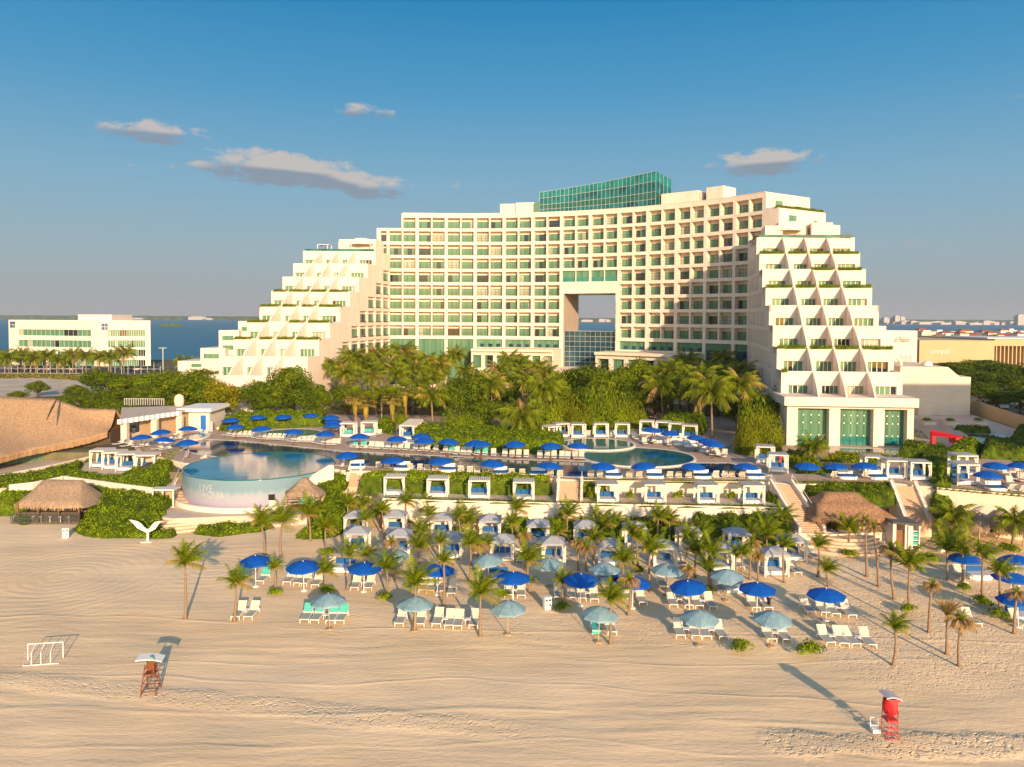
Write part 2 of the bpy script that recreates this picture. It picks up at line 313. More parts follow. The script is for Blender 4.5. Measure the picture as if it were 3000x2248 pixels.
# ---------------------------------------------------------------- mesh helpers
class MB:
    def __init__(s): s.v = []; s.f = []; s.m = []
    def poly(s, pts, m=0):
        b = len(s.v); s.v += [tuple(p) for p in pts]; s.f.append(tuple(range(b, b+len(pts)))); s.m.append(m)
    def hexa(s, p, m=0):      # 8 points: bottom 4 ccw, top 4 ccw
        b = len(s.v); s.v += [tuple(q) for q in p]
        for f in ((3, 2, 1, 0), (4, 5, 6, 7), (0, 1, 5, 4), (1, 2, 6, 5), (2, 3, 7, 6), (3, 0, 4, 7)):
            s.f.append(tuple(b+i for i in f)); s.m.append(m)
    def box(s, x0, x1, y0, y1, z0, z1, m=0):
        s.hexa([(x0, y0, z0), (x1, y0, z0), (x1, y1, z0), (x0, y1, z0), (x0, y0, z1), (x1, y0, z1), (x1, y1, z1), (x0, y1, z1)], m)
    def rbox(s, cx, cy, sx, sy, z0, z1, a=0, m=0):
        c, q = math.cos(a), math.sin(a)
        P = [(cx+dx*c-dy*q, cy+dx*q+dy*c) for dx, dy in ((-sx/2, -sy/2), (sx/2, -sy/2), (sx/2, sy/2), (-sx/2, sy/2))]
        s.hexa([(*k, z0) for k in P]+[(*k, z1) for k in P], m)
    def prism(s, pts, z0, z1, m=0, mt=None):
        b = len(s.v); k = len(pts); s.v += [(p[0], p[1], z0) for p in pts]+[(p[0], p[1], z1) for p in pts]
        s.f.append(tuple(range(b+k, b+2*k))); s.m.append(m if mt is None else mt)
        s.f.append(tuple(range(b+k-1, b-1, -1))); s.m.append(m)
        for i in range(k): j = (i+1) % k; s.f.append((b+i, b+j, b+k+j, b+k+i)); s.m.append(m)
    def tube(s, pts, rad, n=6, m=0, cap=True):
        pts = [Vector(p) for p in pts]; k = len(pts)
        if isinstance(rad, (int, float)): rad = [rad]*k
        b = len(s.v)
        for i, p in enumerate(pts):
            d = (pts[min(i+1, k-1)]-pts[max(i-1, 0)]).normalized()
            a = d.cross(Vector((0, 0, 1)) if abs(d.z) < .9 else Vector((1, 0, 0))).normalized(); c = d.cross(a)
            for j in range(n):
                t = 2*math.pi*j/n; s.v.append(tuple(p+(a*math.cos(t)+c*math.sin(t))*rad[i]))
        for i in range(k-1):
            for j in range(n):
                q = (j+1) % n; s.f.append((b+i*n+j, b+i*n+q, b+(i+1)*n+q, b+(i+1)*n+j)); s.m.append(m)
        if cap: s.f.append(tuple(b+j for j in range(n-1, -1, -1))); s.m.append(m); s.f.append(tuple(b+(k-1)*n+j for j in range(n))); s.m.append(m)
    def lathe(s, cx, cy, prof, n=24, m=0):     # prof [(r,z)...]
        b = len(s.v); k = len(prof)
        for r, z in prof:
            for j in range(n): t = 2*math.pi*j/n; s.v.append((cx+r*math.cos(t), cy+r*math.sin(t), z))
        for i in range(k-1):
            for j in range(n): q = (j+1) % n; s.f.append((b+i*n+j, b+i*n+q, b+(i+1)*n+q, b+(i+1)*n+j)); s.m.append(m)
    def disc(s, cx, cy, r, z, n=48, m=0): s.poly([(cx+r*math.cos(2*math.pi*j/n), cy+r*math.sin(2*math.pi*j/n), z) for j in range(n)], m)
    def mesh(s, name, mats, smooth=False):
        me = bpy.data.meshes.new(name); me.from_pydata(s.v, [], s.f)
        for x in ([mats] if isinstance(mats, str) else mats): me.materials.append(MATS[x])
        if len(me.materials) > 1: me.polygons.foreach_set('material_index', s.m)
        if smooth: me.polygons.foreach_set('use_smooth', [True]*len(s.f))
        me.update(); return me
    def build(s, name, mats, parent=None, smooth=False):
        return link(name, s.mesh(name, mats, smooth), parent)
def link(name, me, parent=None, loc=None, rz=0, sc=None):
    o = bpy.data.objects.new(name, me); COL.objects.link(o)
    if parent: o.parent = parent
    if loc is not None: o.location = loc
    if rz: o.rotation_euler = (0, 0, rz)
    if sc is not None: o.scale = sc if not isinstance(sc, (int, float)) else (sc, sc, sc)
    return o
def tag(o, label, cat, group=None, kind=None):
    if label: o['label'] = label
    if cat: o['category'] = cat
    if group: o['group'] = group
    if kind: o['kind'] = kind
    return o
def structure(o, label=None): o['kind'] = 'structure'; return o
def thing(name, label, cat, group=None, loc=(0, 0, 0), rz=0, sc=None):
    return tag(link(name, None, None, loc, rz, sc), label, cat, group)
_T = ('twenty', 'thirty', 'forty', 'fifty', 'sixty', 'seventy', 'eighty', 'ninety')
ORD = ['first', 'second', 'third', 'fourth', 'fifth', 'sixth', 'seventh', 'eighth', 'ninth', 'tenth', 'eleventh', 'twelfth', 'thirteenth', 'fourteenth', 'fifteenth',
       'sixteenth', 'seventeenth', 'eighteenth', 'nineteenth', 'twentieth', 'twenty-first', 'twenty-second', 'twenty-third', 'twenty-fourth', 'twenty-fifth', 'twenty-sixth',
       'twenty-seventh', 'twenty-eighth', 'twenty-ninth']
for _t in _T[1:]: ORD += [_t[:-1]+'ieth']+[_t+'-'+ORD[i] for i in range(9)]
ROWS = {}
def enrol(o, desc, place, px):       # labels written at the end, counted from the left
    ROWS.setdefault(place, []).append((px, o, desc))
def write_labels():
    for place, L in ROWS.items():
        L.sort(key=lambda t: t[0])
        for i, (px, o, desc) in enumerate(L):
            if len(L) == 1: o['label'] = f"{desc}, {place}"
            elif i == 0: o['label'] = f"{desc}, leftmost {place}"
            elif i == len(L)-1: o['label'] = f"{desc}, rightmost {place}"
            else: o['label'] = f"{desc}, {ORD[i]} from left {place}"
# leaf scatter -----------------------------------------------------
def leaves(P, N, size, asp=.6, jitter=.7, seed=0):
    rs = np.random.RandomState(seed); k = len(P)
    n = N + rs.normal(0, jitter, (k, 3)); n /= np.linalg.norm(n, axis=1)[:, None]+1e-9
    a = np.cross(n, rs.normal(0, 1, (k, 3))); a /= np.linalg.norm(a, axis=1)[:, None]+1e-9; b = np.cross(n, a)
    s = (size*rs.uniform(.6, 1.35, k))[:, None]; a = a*s*.5; b = b*s*asp*.5
    V = np.stack([P-a, P-b*.9+a*.1, P+a, P+b*.9+a*.1], 1).reshape(-1, 3)
    return V
def quadmesh(name, Vs, mats, extra=None):
    """Vs: list of vertex arrays (4 per leaf), one per material slot; extra: an MB added with the last slots"""
    v = np.concatenate(Vs); k = len(v)//4
    F = [tuple(r) for r in np.arange(k*4).reshape(-1, 4).tolist()]; mi = []
    for i, q in enumerate(Vs): mi += [i]*(len(q)//4)
    verts = [tuple(t) for t in v.tolist()]
    if extra:
        b = len(verts); verts += extra.v; F += [tuple(x+b for x in f) for f in extra.f]; mi += [len(Vs)+x for x in extra.m]
    me = bpy.data.meshes.new(name); me.from_pydata(verts, [], F)
    for x in mats: me.materials.append(MATS[x])
    me.polygons.foreach_set('material_index', mi); me.update(); return me
# ================================================================ vegetation prototypes
def crown_mesh(name, seed, rx, rz, nb, per, size, m1, m2, share=.35, br=.34):
    rs = np.random.RandomState(seed); Vs = [[], []]
    for i in range(nb):
        u = rs.normal(0, 1, 3); u /= np.linalg.norm(u); u[2] = abs(u[2])*1.0-.25 if rs.rand() < .8 else u[2]
        q = rs.uniform(.42, .92); c = np.array([u[0]*rx*q, u[1]*rx*q, rz+u[2]*rz*q*.95]); r = br*rx*rs.uniform(.55, 1.2)
        d = rs.normal(0, 1, (per, 3)); d /= np.linalg.norm(d, axis=1)[:, None]
        rr = r*rs.uniform(.72, 1.08, per)[:, None]; P = c+d*rr*np.array([1, 1, .8])
        L = leaves(P, d*1.3+np.array([0, 0, .35]), size, .62, .55, seed*50+i)
        Vs[1 if rs.rand() < share else 0].append(L)
    return quadmesh(name, [np.concatenate(x) if x else np.zeros((0, 3)) for x in Vs], [m1, m2])
CROWNS = [crown_mesh('crown_mesh', 1, 4, 4, 52, 170, .36, 'leaf', 'leaf_dark'), crown_mesh('crown_mesh', 2, 4, 4, 52, 170, .36, 'leaf', 'leaf_dark', .6),
          crown_mesh('crown_mesh', 3, 4, 4, 46, 170, .36, 'leaf_yellow', 'leaf', .45), crown_mesh('crown_mesh', 4, 4, 4, 50, 170, .36, 'leaf', 'leaf_bright', .2)]
def trunk_mesh(name, base, top, r0, r1, mat_='trunk', bend=.0, n=7, flare=1.5):
    mb = MB(); base = Vector(base); top = Vector(top); pts = []; rad = []
    side = Vector((1, .3, 0))
    for i in range(9):
        t = i/8; p = base.lerp(top, t)+side*bend*math.sin(math.pi*t); pts.append(p)
        rad.append((r0*(1-t)+r1*t)*(1+(flare-1)*max(0, 1-t*7))*(1+.05*(-1)**i))
    mb.tube(pts, rad, n); return mb.mesh(name, mat_, True)
def broad_tree(x, y, z, w, h, k, place, desc='rounded leafy tree', px=0, group='broadleaf trees', name='broadleaf_tree'):
    o = thing(name, '', 'tree', group, (x, y, z), random.uniform(0, 6.28)); rt = h*.2
    mb = MB(); mb.tube([(0, 0, -.3), (.1, .1, h*.25), (.0, .2, h*.5)], [.28, .2, .14], 7)
    for a in range(4):
        t = a*1.6+.4; mb.tube([(0, .1, h*.22), (math.cos(t)*w*.18, math.sin(t)*w*.18, h*.42), (math.cos(t)*w*.3, math.sin(t)*w*.3, h*.6)], [.13, .09, .04], 5)
    mb.build('trunk', 'trunk_dark', o, True)
    c = link('crown', CROWNS[k], o); c.location = (0, 0, h*.12); c.scale = (w/8, w/8, h*.88/8)
    enrol(o, desc, place, px); return o
def frond(V, rs, a, e0, L, droop, leaf, wind=0.0, nl=13, wid=.05, hang=.6, tipcurl=0):
    """adds leaflets (and a rib) of one palm frond to V"""
    p = np.zeros(3); e = e0; pts = []; dirs = []; st = L/nl
    for i in range(nl+1):
        t = i/nl; h = np.array([math.cos(a), math.sin(a), 0])
        d = h*math.cos(e)+np.array([0, 0, math.sin(e)])+np.array([wind*t*1.2, wind*.25*t, 0]); d /= np.linalg.norm(d)
        pts.append(p.copy()); dirs.append(d); p = p+d*st; e -= droop/nl*(.5+t)
    up = np.array([0, 0, 1.0])
    for i in range(1, nl+1):
        d = dirs[i]; t = i/nl; s = np.cross(d, up); s /= np.linalg.norm(s)+1e-6; l = leaf*(math.sin(math.pi*min(1, t*.85+.12)))*rs.uniform(.85, 1.15)
        for sg in (-1, 1):
            for off in (0, .5):
                b = pts[i]-d*st*off; tip = b+s*sg*l*.8+d*l*.5-up*l*hang*rs.uniform(.6, 1.3); w_ = d*wid
                V.append(b-w_); V.append(b+w_); V.append(tip+w_*.25); V.append(tip-w_*.25)
    w = .035
    for i in range(nl):
        d = dirs[i]; s = np.cross(d, up); s /= np.linalg.norm(s)+1e-6; q = w*(1-i/nl*.8)
        V.append(pts[i]-s*q); V.append(pts[i]+s*q); V.append(pts[i+1]+s*q*.9); V.append(pts[i+1]-s*q*.9)
def palm_crown(name, seed, kind):
    rs = np.random.RandomState(seed); A = []; B = []
    if kind == 'coco':
        for i in range(24):
            t = i/24; a = i*2.399+rs.uniform(-.2, .2); e0 = 1.35-1.55*t+rs.uniform(-.1, .1)
            frond(A if rs.rand() > .05+.35*(t > .85) else B, rs, a, e0, rs.uniform(3.0, 3.9), 1.35+.5*t, .95, .12, 15, .062, .85)
        mats = ['palm_leaf', 'palm_dead' if seed % 2 else 'palm_gold']
    elif kind == 'young':
        for i in range(16):
            t = i/16; a = i*2.399+rs.uniform(-.3, .3); e0 = 1.45-.95*t+rs.uniform(-.1, .1)
            frond(A if rs.rand() > .15*t else B, rs, a, e0, rs.uniform(1.35, 1.9)*(1.15-.2*t), 1.0+.5*t, .48, .55, 13, .036, .5)
        for i in range(2): frond(B, rs, rs.uniform(-1.0, 1.0), -.1, 1.5, 1.2, .42, .4, 10, .022, .9)
        mats = ['palm_young', 'palm_gold']
    elif kind == 'fan':
        for i in range(30):
            t = i/30; a = i*2.399; e = 1.3-1.9*t; dd = np.array([math.cos(a)*math.cos(e), math.sin(a)*math.cos(e), math.sin(e)]); c = dd*rs.uniform(1.1, 1.6)
            s = np.cross(dd, [0, 0, 1.0]); s /= np.linalg.norm(s)+1e-6; n_ = np.cross(s, dd); T = A if t < .52 else B; r = rs.uniform(.75, 1.0)
            for k in range(11):
                q = (k-5)/5*1.9; v = dd*math.cos(q)+s*math.sin(q); tip = c+v*r-np.array([0, 0, .28*r]); side = (-dd*math.sin(q)+s*math.cos(q))*.07
                T.append(c-side*.3); T.append(c+v*r*.6+side*1.2); T.append(tip); T.append(c+v*r*.6-side*1.2)
            T.append(c-s*.03); T.append(c+s*.03); T.append(s*.03); T.append(-s*.03)
        for i in range(160):
            a = rs.uniform(0, 6.28); z = -rs.uniform(.3, 2.0); r = .55*(1+z*.2); b = np.array([math.cos(a)*r, math.sin(a)*r, z]); s = np.array([-math.sin(a), math.cos(a), 0])*.12
            B.append(b-s); B.append(b+s); B.append(b*np.array([.9, .9, 1])-np.array([0, 0, .8])+s*.3); B.append(b*np.array([.9, .9, 1])-np.array([0, 0, .8])-s*.3)
        mats = ['palm_leaf', 'palm_gold']
    elif kind == 'dead':
        for i in range(15):
            t = i/15; a = i*2.399; frond(B, rs, a, 1.1-1.0*t, rs.uniform(1.0, 1.5), 2.3+.8*t, .40, .15, 10, .03, .9)
        for i in range(5): frond(A, rs, i*1.3, 1.35, rs.uniform(.9, 1.2), .7, .34, .2, 9, .026, .4)
        mats = ['palm_young', 'palm_dead']
    elif kind == 'bundle':
        for i in range(22):
            a = i*2.399; frond(B if i % 3 else A, rs, a, 1.30-.25*(i/22), rs.uniform(1.9, 2.6), .75, .42, .05, 12, .035, .5)
        mats = ['palm_gold', 'palm_dead']
    elif kind == 'agave':
        for i in range(26):
            a = i*2.399; frond(A, rs, a, 1.2-.9*(i/26), rs.uniform(1.2, 1.7), .9, .2, .0, 8, .03, .3)
        mats = ['palm_leaf', 'palm_dead']
    return quadmesh(name, [np.array(A).reshape(-1, 3), np.array(B).reshape(-1, 3)], mats)
PC = {k: [palm_crown('palm_crown_mesh', 10*i+s, k) for s in range(n)] for i, (k, n) in enumerate((('coco', 4), ('young', 5), ('fan', 2), ('dead', 2), ('bundle', 1), ('agave', 1)))}
PDESC = {'coco': 'tall arching coconut palm', 'young': 'young windblown coconut palm', 'fan': 'yellowing fan palm',
         'dead': 'thin browned palm', 'bundle': 'upright brown and gold palm', 'agave': 'low spiky green palm'}
PNAME = {'coco': 'coconut_palm', 'young': 'coconut_palm', 'fan': 'fan_palm', 'dead': 'withered_palm', 'bundle': 'withered_palm', 'agave': 'spiky_palm'}
def palm(base, top, kind, place, px, sc=1.0, r=.13, group='palms', bend=0.0, tm='trunk'):
    base = Vector(base); top = Vector(top); o = thing(PNAME[kind], '', 'palm tree', group, base)
    link('trunk', trunk_mesh('palm_trunk_mesh', (0, 0, -.15), top-base, r, r*.55, tm, bend), o)
    c = link('crown', random.choice(PC[kind]), o); c.location = top-base; c.rotation_euler = (0, 0, random.uniform(-.5, .5) if kind == 'young' else random.uniform(0, 6.28)); s = sc*random.uniform(.92, 1.1); c.scale = (s, s, s)
    enrol(o, PDESC[kind], place, px); return o
def ppalm(bx, by, cx, cy, kind, place, z=0.0, **k):
    b = onz(bx, by, z); t = ony(cx, cy, b.y+.01); t.y = b.y+random.uniform(-.4, .4); return palm(b, t, kind, place, bx, **k)

# ---------------------------------------------------------------- shrub masses grown over an outline
def inside(poly, x, y):
    c = np.zeros(x.shape, bool); n = len(poly)
    for i in range(n):
        x1, y1 = poly[i]; x2, y2 = poly[(i+1) % n]
        if y1 == y2: continue
        t = ((y1 > y) != (y2 > y)) & (x < (x2-x1)*(y-y1)/(y2-y1)+x1); c ^= t
    return c
def edge_dist(poly, x, y):
    d = np.full(x.shape, 1e9); n = len(poly)
    for i in range(n):
        x1, y1 = poly[i]; x2, y2 = poly[(i+1) % n]; dx, dy = x2-x1, y2-y1; L = dx*dx+dy*dy+1e-9
        t = np.clip(((x-x1)*dx+(y-y1)*dy)/L, 0, 1); d = np.minimum(d, np.hypot(x-x1-t*dx, y-y1-t*dy))
    return d
def bumpf(x, y, s=1.0):
    return (np.sin(x*1.9*s+1.3*np.sin(y*1.1*s))+np.sin(y*2.3*s+1.7*np.sin(x*.8*s+2))+.6*np.sin(x*4.3*s+y*3.1*s))/2.6
def shrub_patch(name, poly, zf, h, mats=('leaf_bright', 'leaf'), dens=10, size=.34, edge=.9, amp=.22, label=None, cat='shrubs', group=None, stuff=True, place=None, desc=None, px=0, seed=0, share=.4, bs=1.0):
    poly = [(p[0], p[1]) for p in poly]; rs = np.random.RandomState(seed+len(poly)*7+int(abs(poly[0][0]*13)))
    xs = [p[0] for p in poly]; ys = [p[1] for p in poly]; area = (max(xs)-min(xs))*(max(ys)-min(ys))
    def H(x, y):
        e = edge_dist(poly, x, y); k = np.clip(e/edge, 0, 1); k = np.sqrt(1-(1-k)**2)
        return zf(x, y)-.1+(h+amp*h*bumpf(x, y, bs)+.1)*k
    st = max(.3, min(1.0, math.sqrt(area/2500))); gx = np.arange(min(xs)-st, max(xs)+2*st, st); gy = np.arange(min(ys)-st, max(ys)+2*st, st)
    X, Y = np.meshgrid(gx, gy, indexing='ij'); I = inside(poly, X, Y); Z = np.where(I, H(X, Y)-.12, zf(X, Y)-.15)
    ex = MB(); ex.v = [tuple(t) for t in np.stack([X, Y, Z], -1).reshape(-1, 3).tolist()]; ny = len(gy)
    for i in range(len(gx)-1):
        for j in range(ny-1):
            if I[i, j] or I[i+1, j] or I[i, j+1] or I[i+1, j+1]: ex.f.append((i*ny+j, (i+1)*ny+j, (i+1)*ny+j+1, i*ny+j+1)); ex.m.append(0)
    size *= .72; dens *= 1.9; n = int(area*dens); px_ = rs.uniform(min(xs), max(xs), n); py_ = rs.uniform(min(ys), max(ys), n); q = inside(poly, px_, py_); px_, py_ = px_[q], py_[q]
    e = edge_dist(poly, px_, py_)
    # extra leaves on the flanks, where the surface stands steep
    fl = e < edge; px_ = np.concatenate([px_, px_[fl]+rs.normal(0, .1, fl.sum())]); py_ = np.concatenate([py_, py_[fl]+rs.normal(0, .1, fl.sum())])
    zz = H(px_, py_); ee = .15; nx = (H(px_-ee, py_)-H(px_+ee, py_))/(2*ee); nyy = (H(px_, py_-ee)-H(px_, py_+ee))/(2*ee)
    P = np.stack([px_, py_, zz+rs.uniform(-.12, .10, len(px_))], 1); N = np.stack([np.clip(nx, -2, 2), np.clip(nyy, -2, 2), np.ones(len(px_))], 1)
    V = leaves(P, N, size, .62, .6, seed).reshape(-1, 4, 3); pick = (bumpf(px_*1.3+7, py_*1.3, .6)+rs.normal(0, .5, len(px_))) > (.9-share*1.8)
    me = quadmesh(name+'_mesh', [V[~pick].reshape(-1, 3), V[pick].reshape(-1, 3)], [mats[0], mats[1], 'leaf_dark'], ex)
    o = link(name, me); 
    if stuff: o['kind'] = 'stuff'
    if label: o['label'] = label
    o['category'] = cat
    if group: o['group'] = group
    if place: enrol(o, desc, place, px)
    return o
def flat(z): return lambda x, y: np.zeros_like(np.asarray(x, float))+z
def pz(L, z): return [onz(a, b, z) for a, b in L]
# small round shrub prototypes (unit radius)
def shrub_mesh(seed, m1='leaf', m2='leaf_bright'):
    rs = np.random.RandomState(seed); A = []; B = []
    for i in range(9):
        a = rs.uniform(0, 6.28); q = rs.uniform(0, .62); c = np.array([math.cos(a)*q, math.sin(a)*q, .22+rs.uniform(0, .3)*(1-q)]); r = rs.uniform(.3, .48); n = 85
        d = rs.normal(0, 1, (n, 3)); d /= np.linalg.norm(d, axis=1)[:, None]; d[:, 2] = np.abs(d[:, 2])
        (A if i % 2 else B).append(leaves(c+d*r*rs.uniform(.8, 1.1, n)[:, None], d+np.array([0, 0, .3]), .16, .6, .5, seed*9+i))
    return quadmesh('shrub_mesh', [np.concatenate(A), np.concatenate(B)], [m1, m2])
SHRUBS = [shrub_mesh(1), shrub_mesh(2), shrub_mesh(3)]
def shrub(px, py, z, r, place, h=1.0, desc='low round green shrub', group='small round shrubs'):
    p = onz(px, py, z); o = link('shrub', random.choice(SHRUBS), None, p, random.uniform(0, 6), (r, r, r*h)); tag(o, '', 'shrub', group); enrol(o, desc, place, px); return o

# ================================================================ ground, water, levels
def sheet(name, pts, m, parent=None, z=None):
    mb = MB(); mb.poly([(p[0], p[1], p[2] if z is None else z) for p in pts]); return mb.build(name, m, parent)
# beach with gentle real undulation near the sunbeds
mb = MB(); gx = np.arange(-75, 75.1, 1.0); gy = np.arange(18, 100.1, 1.0); nyy = len(gy)
for x in gx:
    for y in gy:
        mb.v.append((x, y, .05*math.sin(x*.35+math.sin(y*.2)*2)*math.sin(y*.5)+.03*math.sin(x*.9+y*.7)-.05))
for i in range(len(gx)-1):
    for j in range(nyy-1): mb.f.append((i*nyy+j, (i+1)*nyy+j, (i+1)*nyy+j+1, i*nyy+j+1)); mb.m.append(0)
b0 = -.05
for q in ([(-75, 18), (75, 18), (75, -60), (-75, -60)], [(-75, -60), (-400, -60), (-400, 100), (-75, 100)], [(75, 100), (400, 100), (400, -60), (75, -60)]):
    mb.poly([(a, b, b0) for a, b in q])
structure(mb.build('beach_sand', 'sand', None, True))
# inland ground (one sheet), with the slope down to the lagoon
mb = MB(); mb.poly([(-50, 99, 4.2), (420, 99, 4.2), (420, 352, 4.2), (-50, 352, 4.2)]); mb.poly([(-420, 113, 4.2), (-50, 113, 4.2), (-50, 352, 4.2), (-420, 352, 4.2)]); mb.poly([(-420, 352, 4.2), (420, 352, 4.2), (430, 372, -.6), (-420, 372, -.6)])
mb.poly([(-50, 99, 4.2), (-50, 97, -.4), (420, 97, -.4), (420, 99, 4.2)]); mb.poly([(-420, 113, 4.2), (-420, 112.5, -.4), (-50, 112.5, -.4), (-50, 113, 4.2)])
structure(mb.build('ground', 'soil'))
mb = MB(); mb.poly([(110, 350, 4.1), (1500, 350, 4.1), (1500, 930, 4.1), (330, 930, 4.1)]); mb.poly([(330, 930, 4.1), (1500, 930, 4.1), (1500, 950, -.5), (325, 950, -.5)]); mb.poly([(110, 350, 4.1), (330, 930, 4.1), (325, 935, -.5), (100, 350, -.5)])
structure(mb.build('town_ground', 'scrub'))
mb = MB(); mb.poly([(-9000, 330, 0), (9000, 330, 0), (9000, 5200, 0), (-9000, 5200, 0)]); structure(mb.build('lagoon_water', 'lagoon'))
mb = MB(); mb.poly([(-30000, 5000, .6), (30000, 5000, .6), (30000, 45000, .6), (-30000, 45000, .6)])
far = [(-9000, 4700), (-5000, 4900), (-2500, 4750), (-1200, 4600), (-200, 4350), (900, 4300), (1800, 3950), (2400, 3700), (3100, 3300), (6000, 3000), (9000, 3000), (9000, 5200), (-9000, 5200)]
mb.poly([(x, y, .5) for x, y in far]); mb.m = [0, 0]
structure(mb.build('far_shore', 'leaf_dark'))
# far woodland along the lagoon's other side
mb = MB(); rs = random.Random(4)
for i in range(len(far)-3):
    (x0, y0), (x1, y1) = far[i], far[i+1]; n = int((x1-x0)/28)
    for k in range(n):
        t = (k+rs.random())/n; x = x0+(x1-x0)*t; y = y0+(y1-y0)*t+rs.uniform(8, 300)+8; h = rs.uniform(10, 20)*(1.25 if x < 700 else .9); w = rs.uniform(20, 45)
        mb.lathe(x, y, [(w, 0), (w*.95, h*.5), (w*.6, h*.9), (.1, h)], 7)
tag(mb.build('far_woodland', 'leaf_dark'), 'dark strip of woodland on the far side of the lagoon', 'woodland', kind='stuff')
c = onz(503, 956, 0); mb = MB(); rs = random.Random(2)
for k in range(40):
    t = rs.uniform(-1, 1); mb.lathe(c.x+t*22, c.y+rs.uniform(-10, 10), [(3, 0), (3.4, 1.8), (2, 3.4+rs.random()*1.5*(1-t*t)), (.1, 4+rs.random()*2*(1-t*t))], 7)
tag(mb.build('islet_mangrove', 'leaf'), 'small dark green mangrove islet alone in the blue lagoon', 'islet', kind='stuff')

# levels ------------------------------------------------------------------
ZD, ZT, ZP = 5.0, 3.2, 1.4
deckpts = pz([(1000, 1378), (1300, 1386), (1626, 1402), (1700, 1407), (2262, 1412), (2315, 1419), (2610, 1415), (2674, 1421), (2740, 1428), (3000, 1452), (3150, 1462)], ZD)
deck = [(-43, 101), (-30.5, 99.5), (-22, 97.5)]+[(p.x, p.y) for p in deckpts]+[(84, 150), (66, 152), (-60, 152), (-66, 130), (-52, 108)]
mb = MB(); mb.prism(deck, -.3, ZD, 1, 0); structure(mb.build('pool_deck', ['paving', 'stucco_cream']))
TC = (-32.8, 99.95); TR = 9.55
t1f = pz([(1120, 1461), (1260, 1466), (1700, 1476), (2240, 1487), (2292, 1489)], ZT)
t1 = [(p.x, p.y) for p in t1f]+[(31.0, 91.6), (0, 94.6), (-17.5, 95.8)]
mb = MB(); mb.prism(t1, -.3, ZT, 1, 0); structure(mb.build('cabana_terrace', ['paving_light', 'stucco_cream']))
# long white retaining wall in front of the terrace
mb = MB()
for a, b in zip(t1f[:-1], t1f[1:]):
    mb.hexa([(a.x, a.y-.35, -.3), (b.x, b.y-.35, -.3), (b.x, b.y-.02, -.3), (a.x, a.y-.02, -.3), (a.x, a.y-.35, ZT+.12), (b.x, b.y-.35, ZT+.12), (b.x, b.y-.02, ZT+.12), (a.x, a.y-.02, ZT+.12)])
tag(mb.build('retaining_wall', 'stucco'), 'long plain white retaining wall below the row of cabanas', 'wall')
strip = lambda L, w0, w1: [(p.x, p.y+w0) for p in L]+[(p.x, p.y+w1) for p in reversed(L)]
shrub_patch('grass_edge', strip(t1f, -.30, .55), flat(ZT+.05), .22, ('leaf', 'leaf_bright'), 26, .2, .12, label='clipped grass strip along the top of the long white wall', cat='grass')
# deck front wall seen right of the stairs
dw = pz([(1705, 1407), (2262, 1412)], ZD); mb = MB(); a, b = dw
mb.hexa([(a.x, a.y-.3, ZT), (b.x, b.y-.3, ZT), (b.x, b.y-.01, ZT), (a.x, a.y-.01, ZT), (a.x, a.y-.3, ZD+.05), (b.x, b.y-.3, ZD+.05), (b.x, b.y-.01, ZD+.05), (a.x, a.y-.01, ZD+.05)])
tag(mb.build('deck_wall', 'stucco_cream'), 'low cream wall behind the four right-hand terrace cabanas', 'wall')
shrub_patch('grass_edge', strip(dw, -.28, .35), flat(ZD+.02), .18, ('leaf', 'leaf_bright'), 26, .2, .1, label='thin clipped grass strip at the edge of the pool deck', cat='grass')
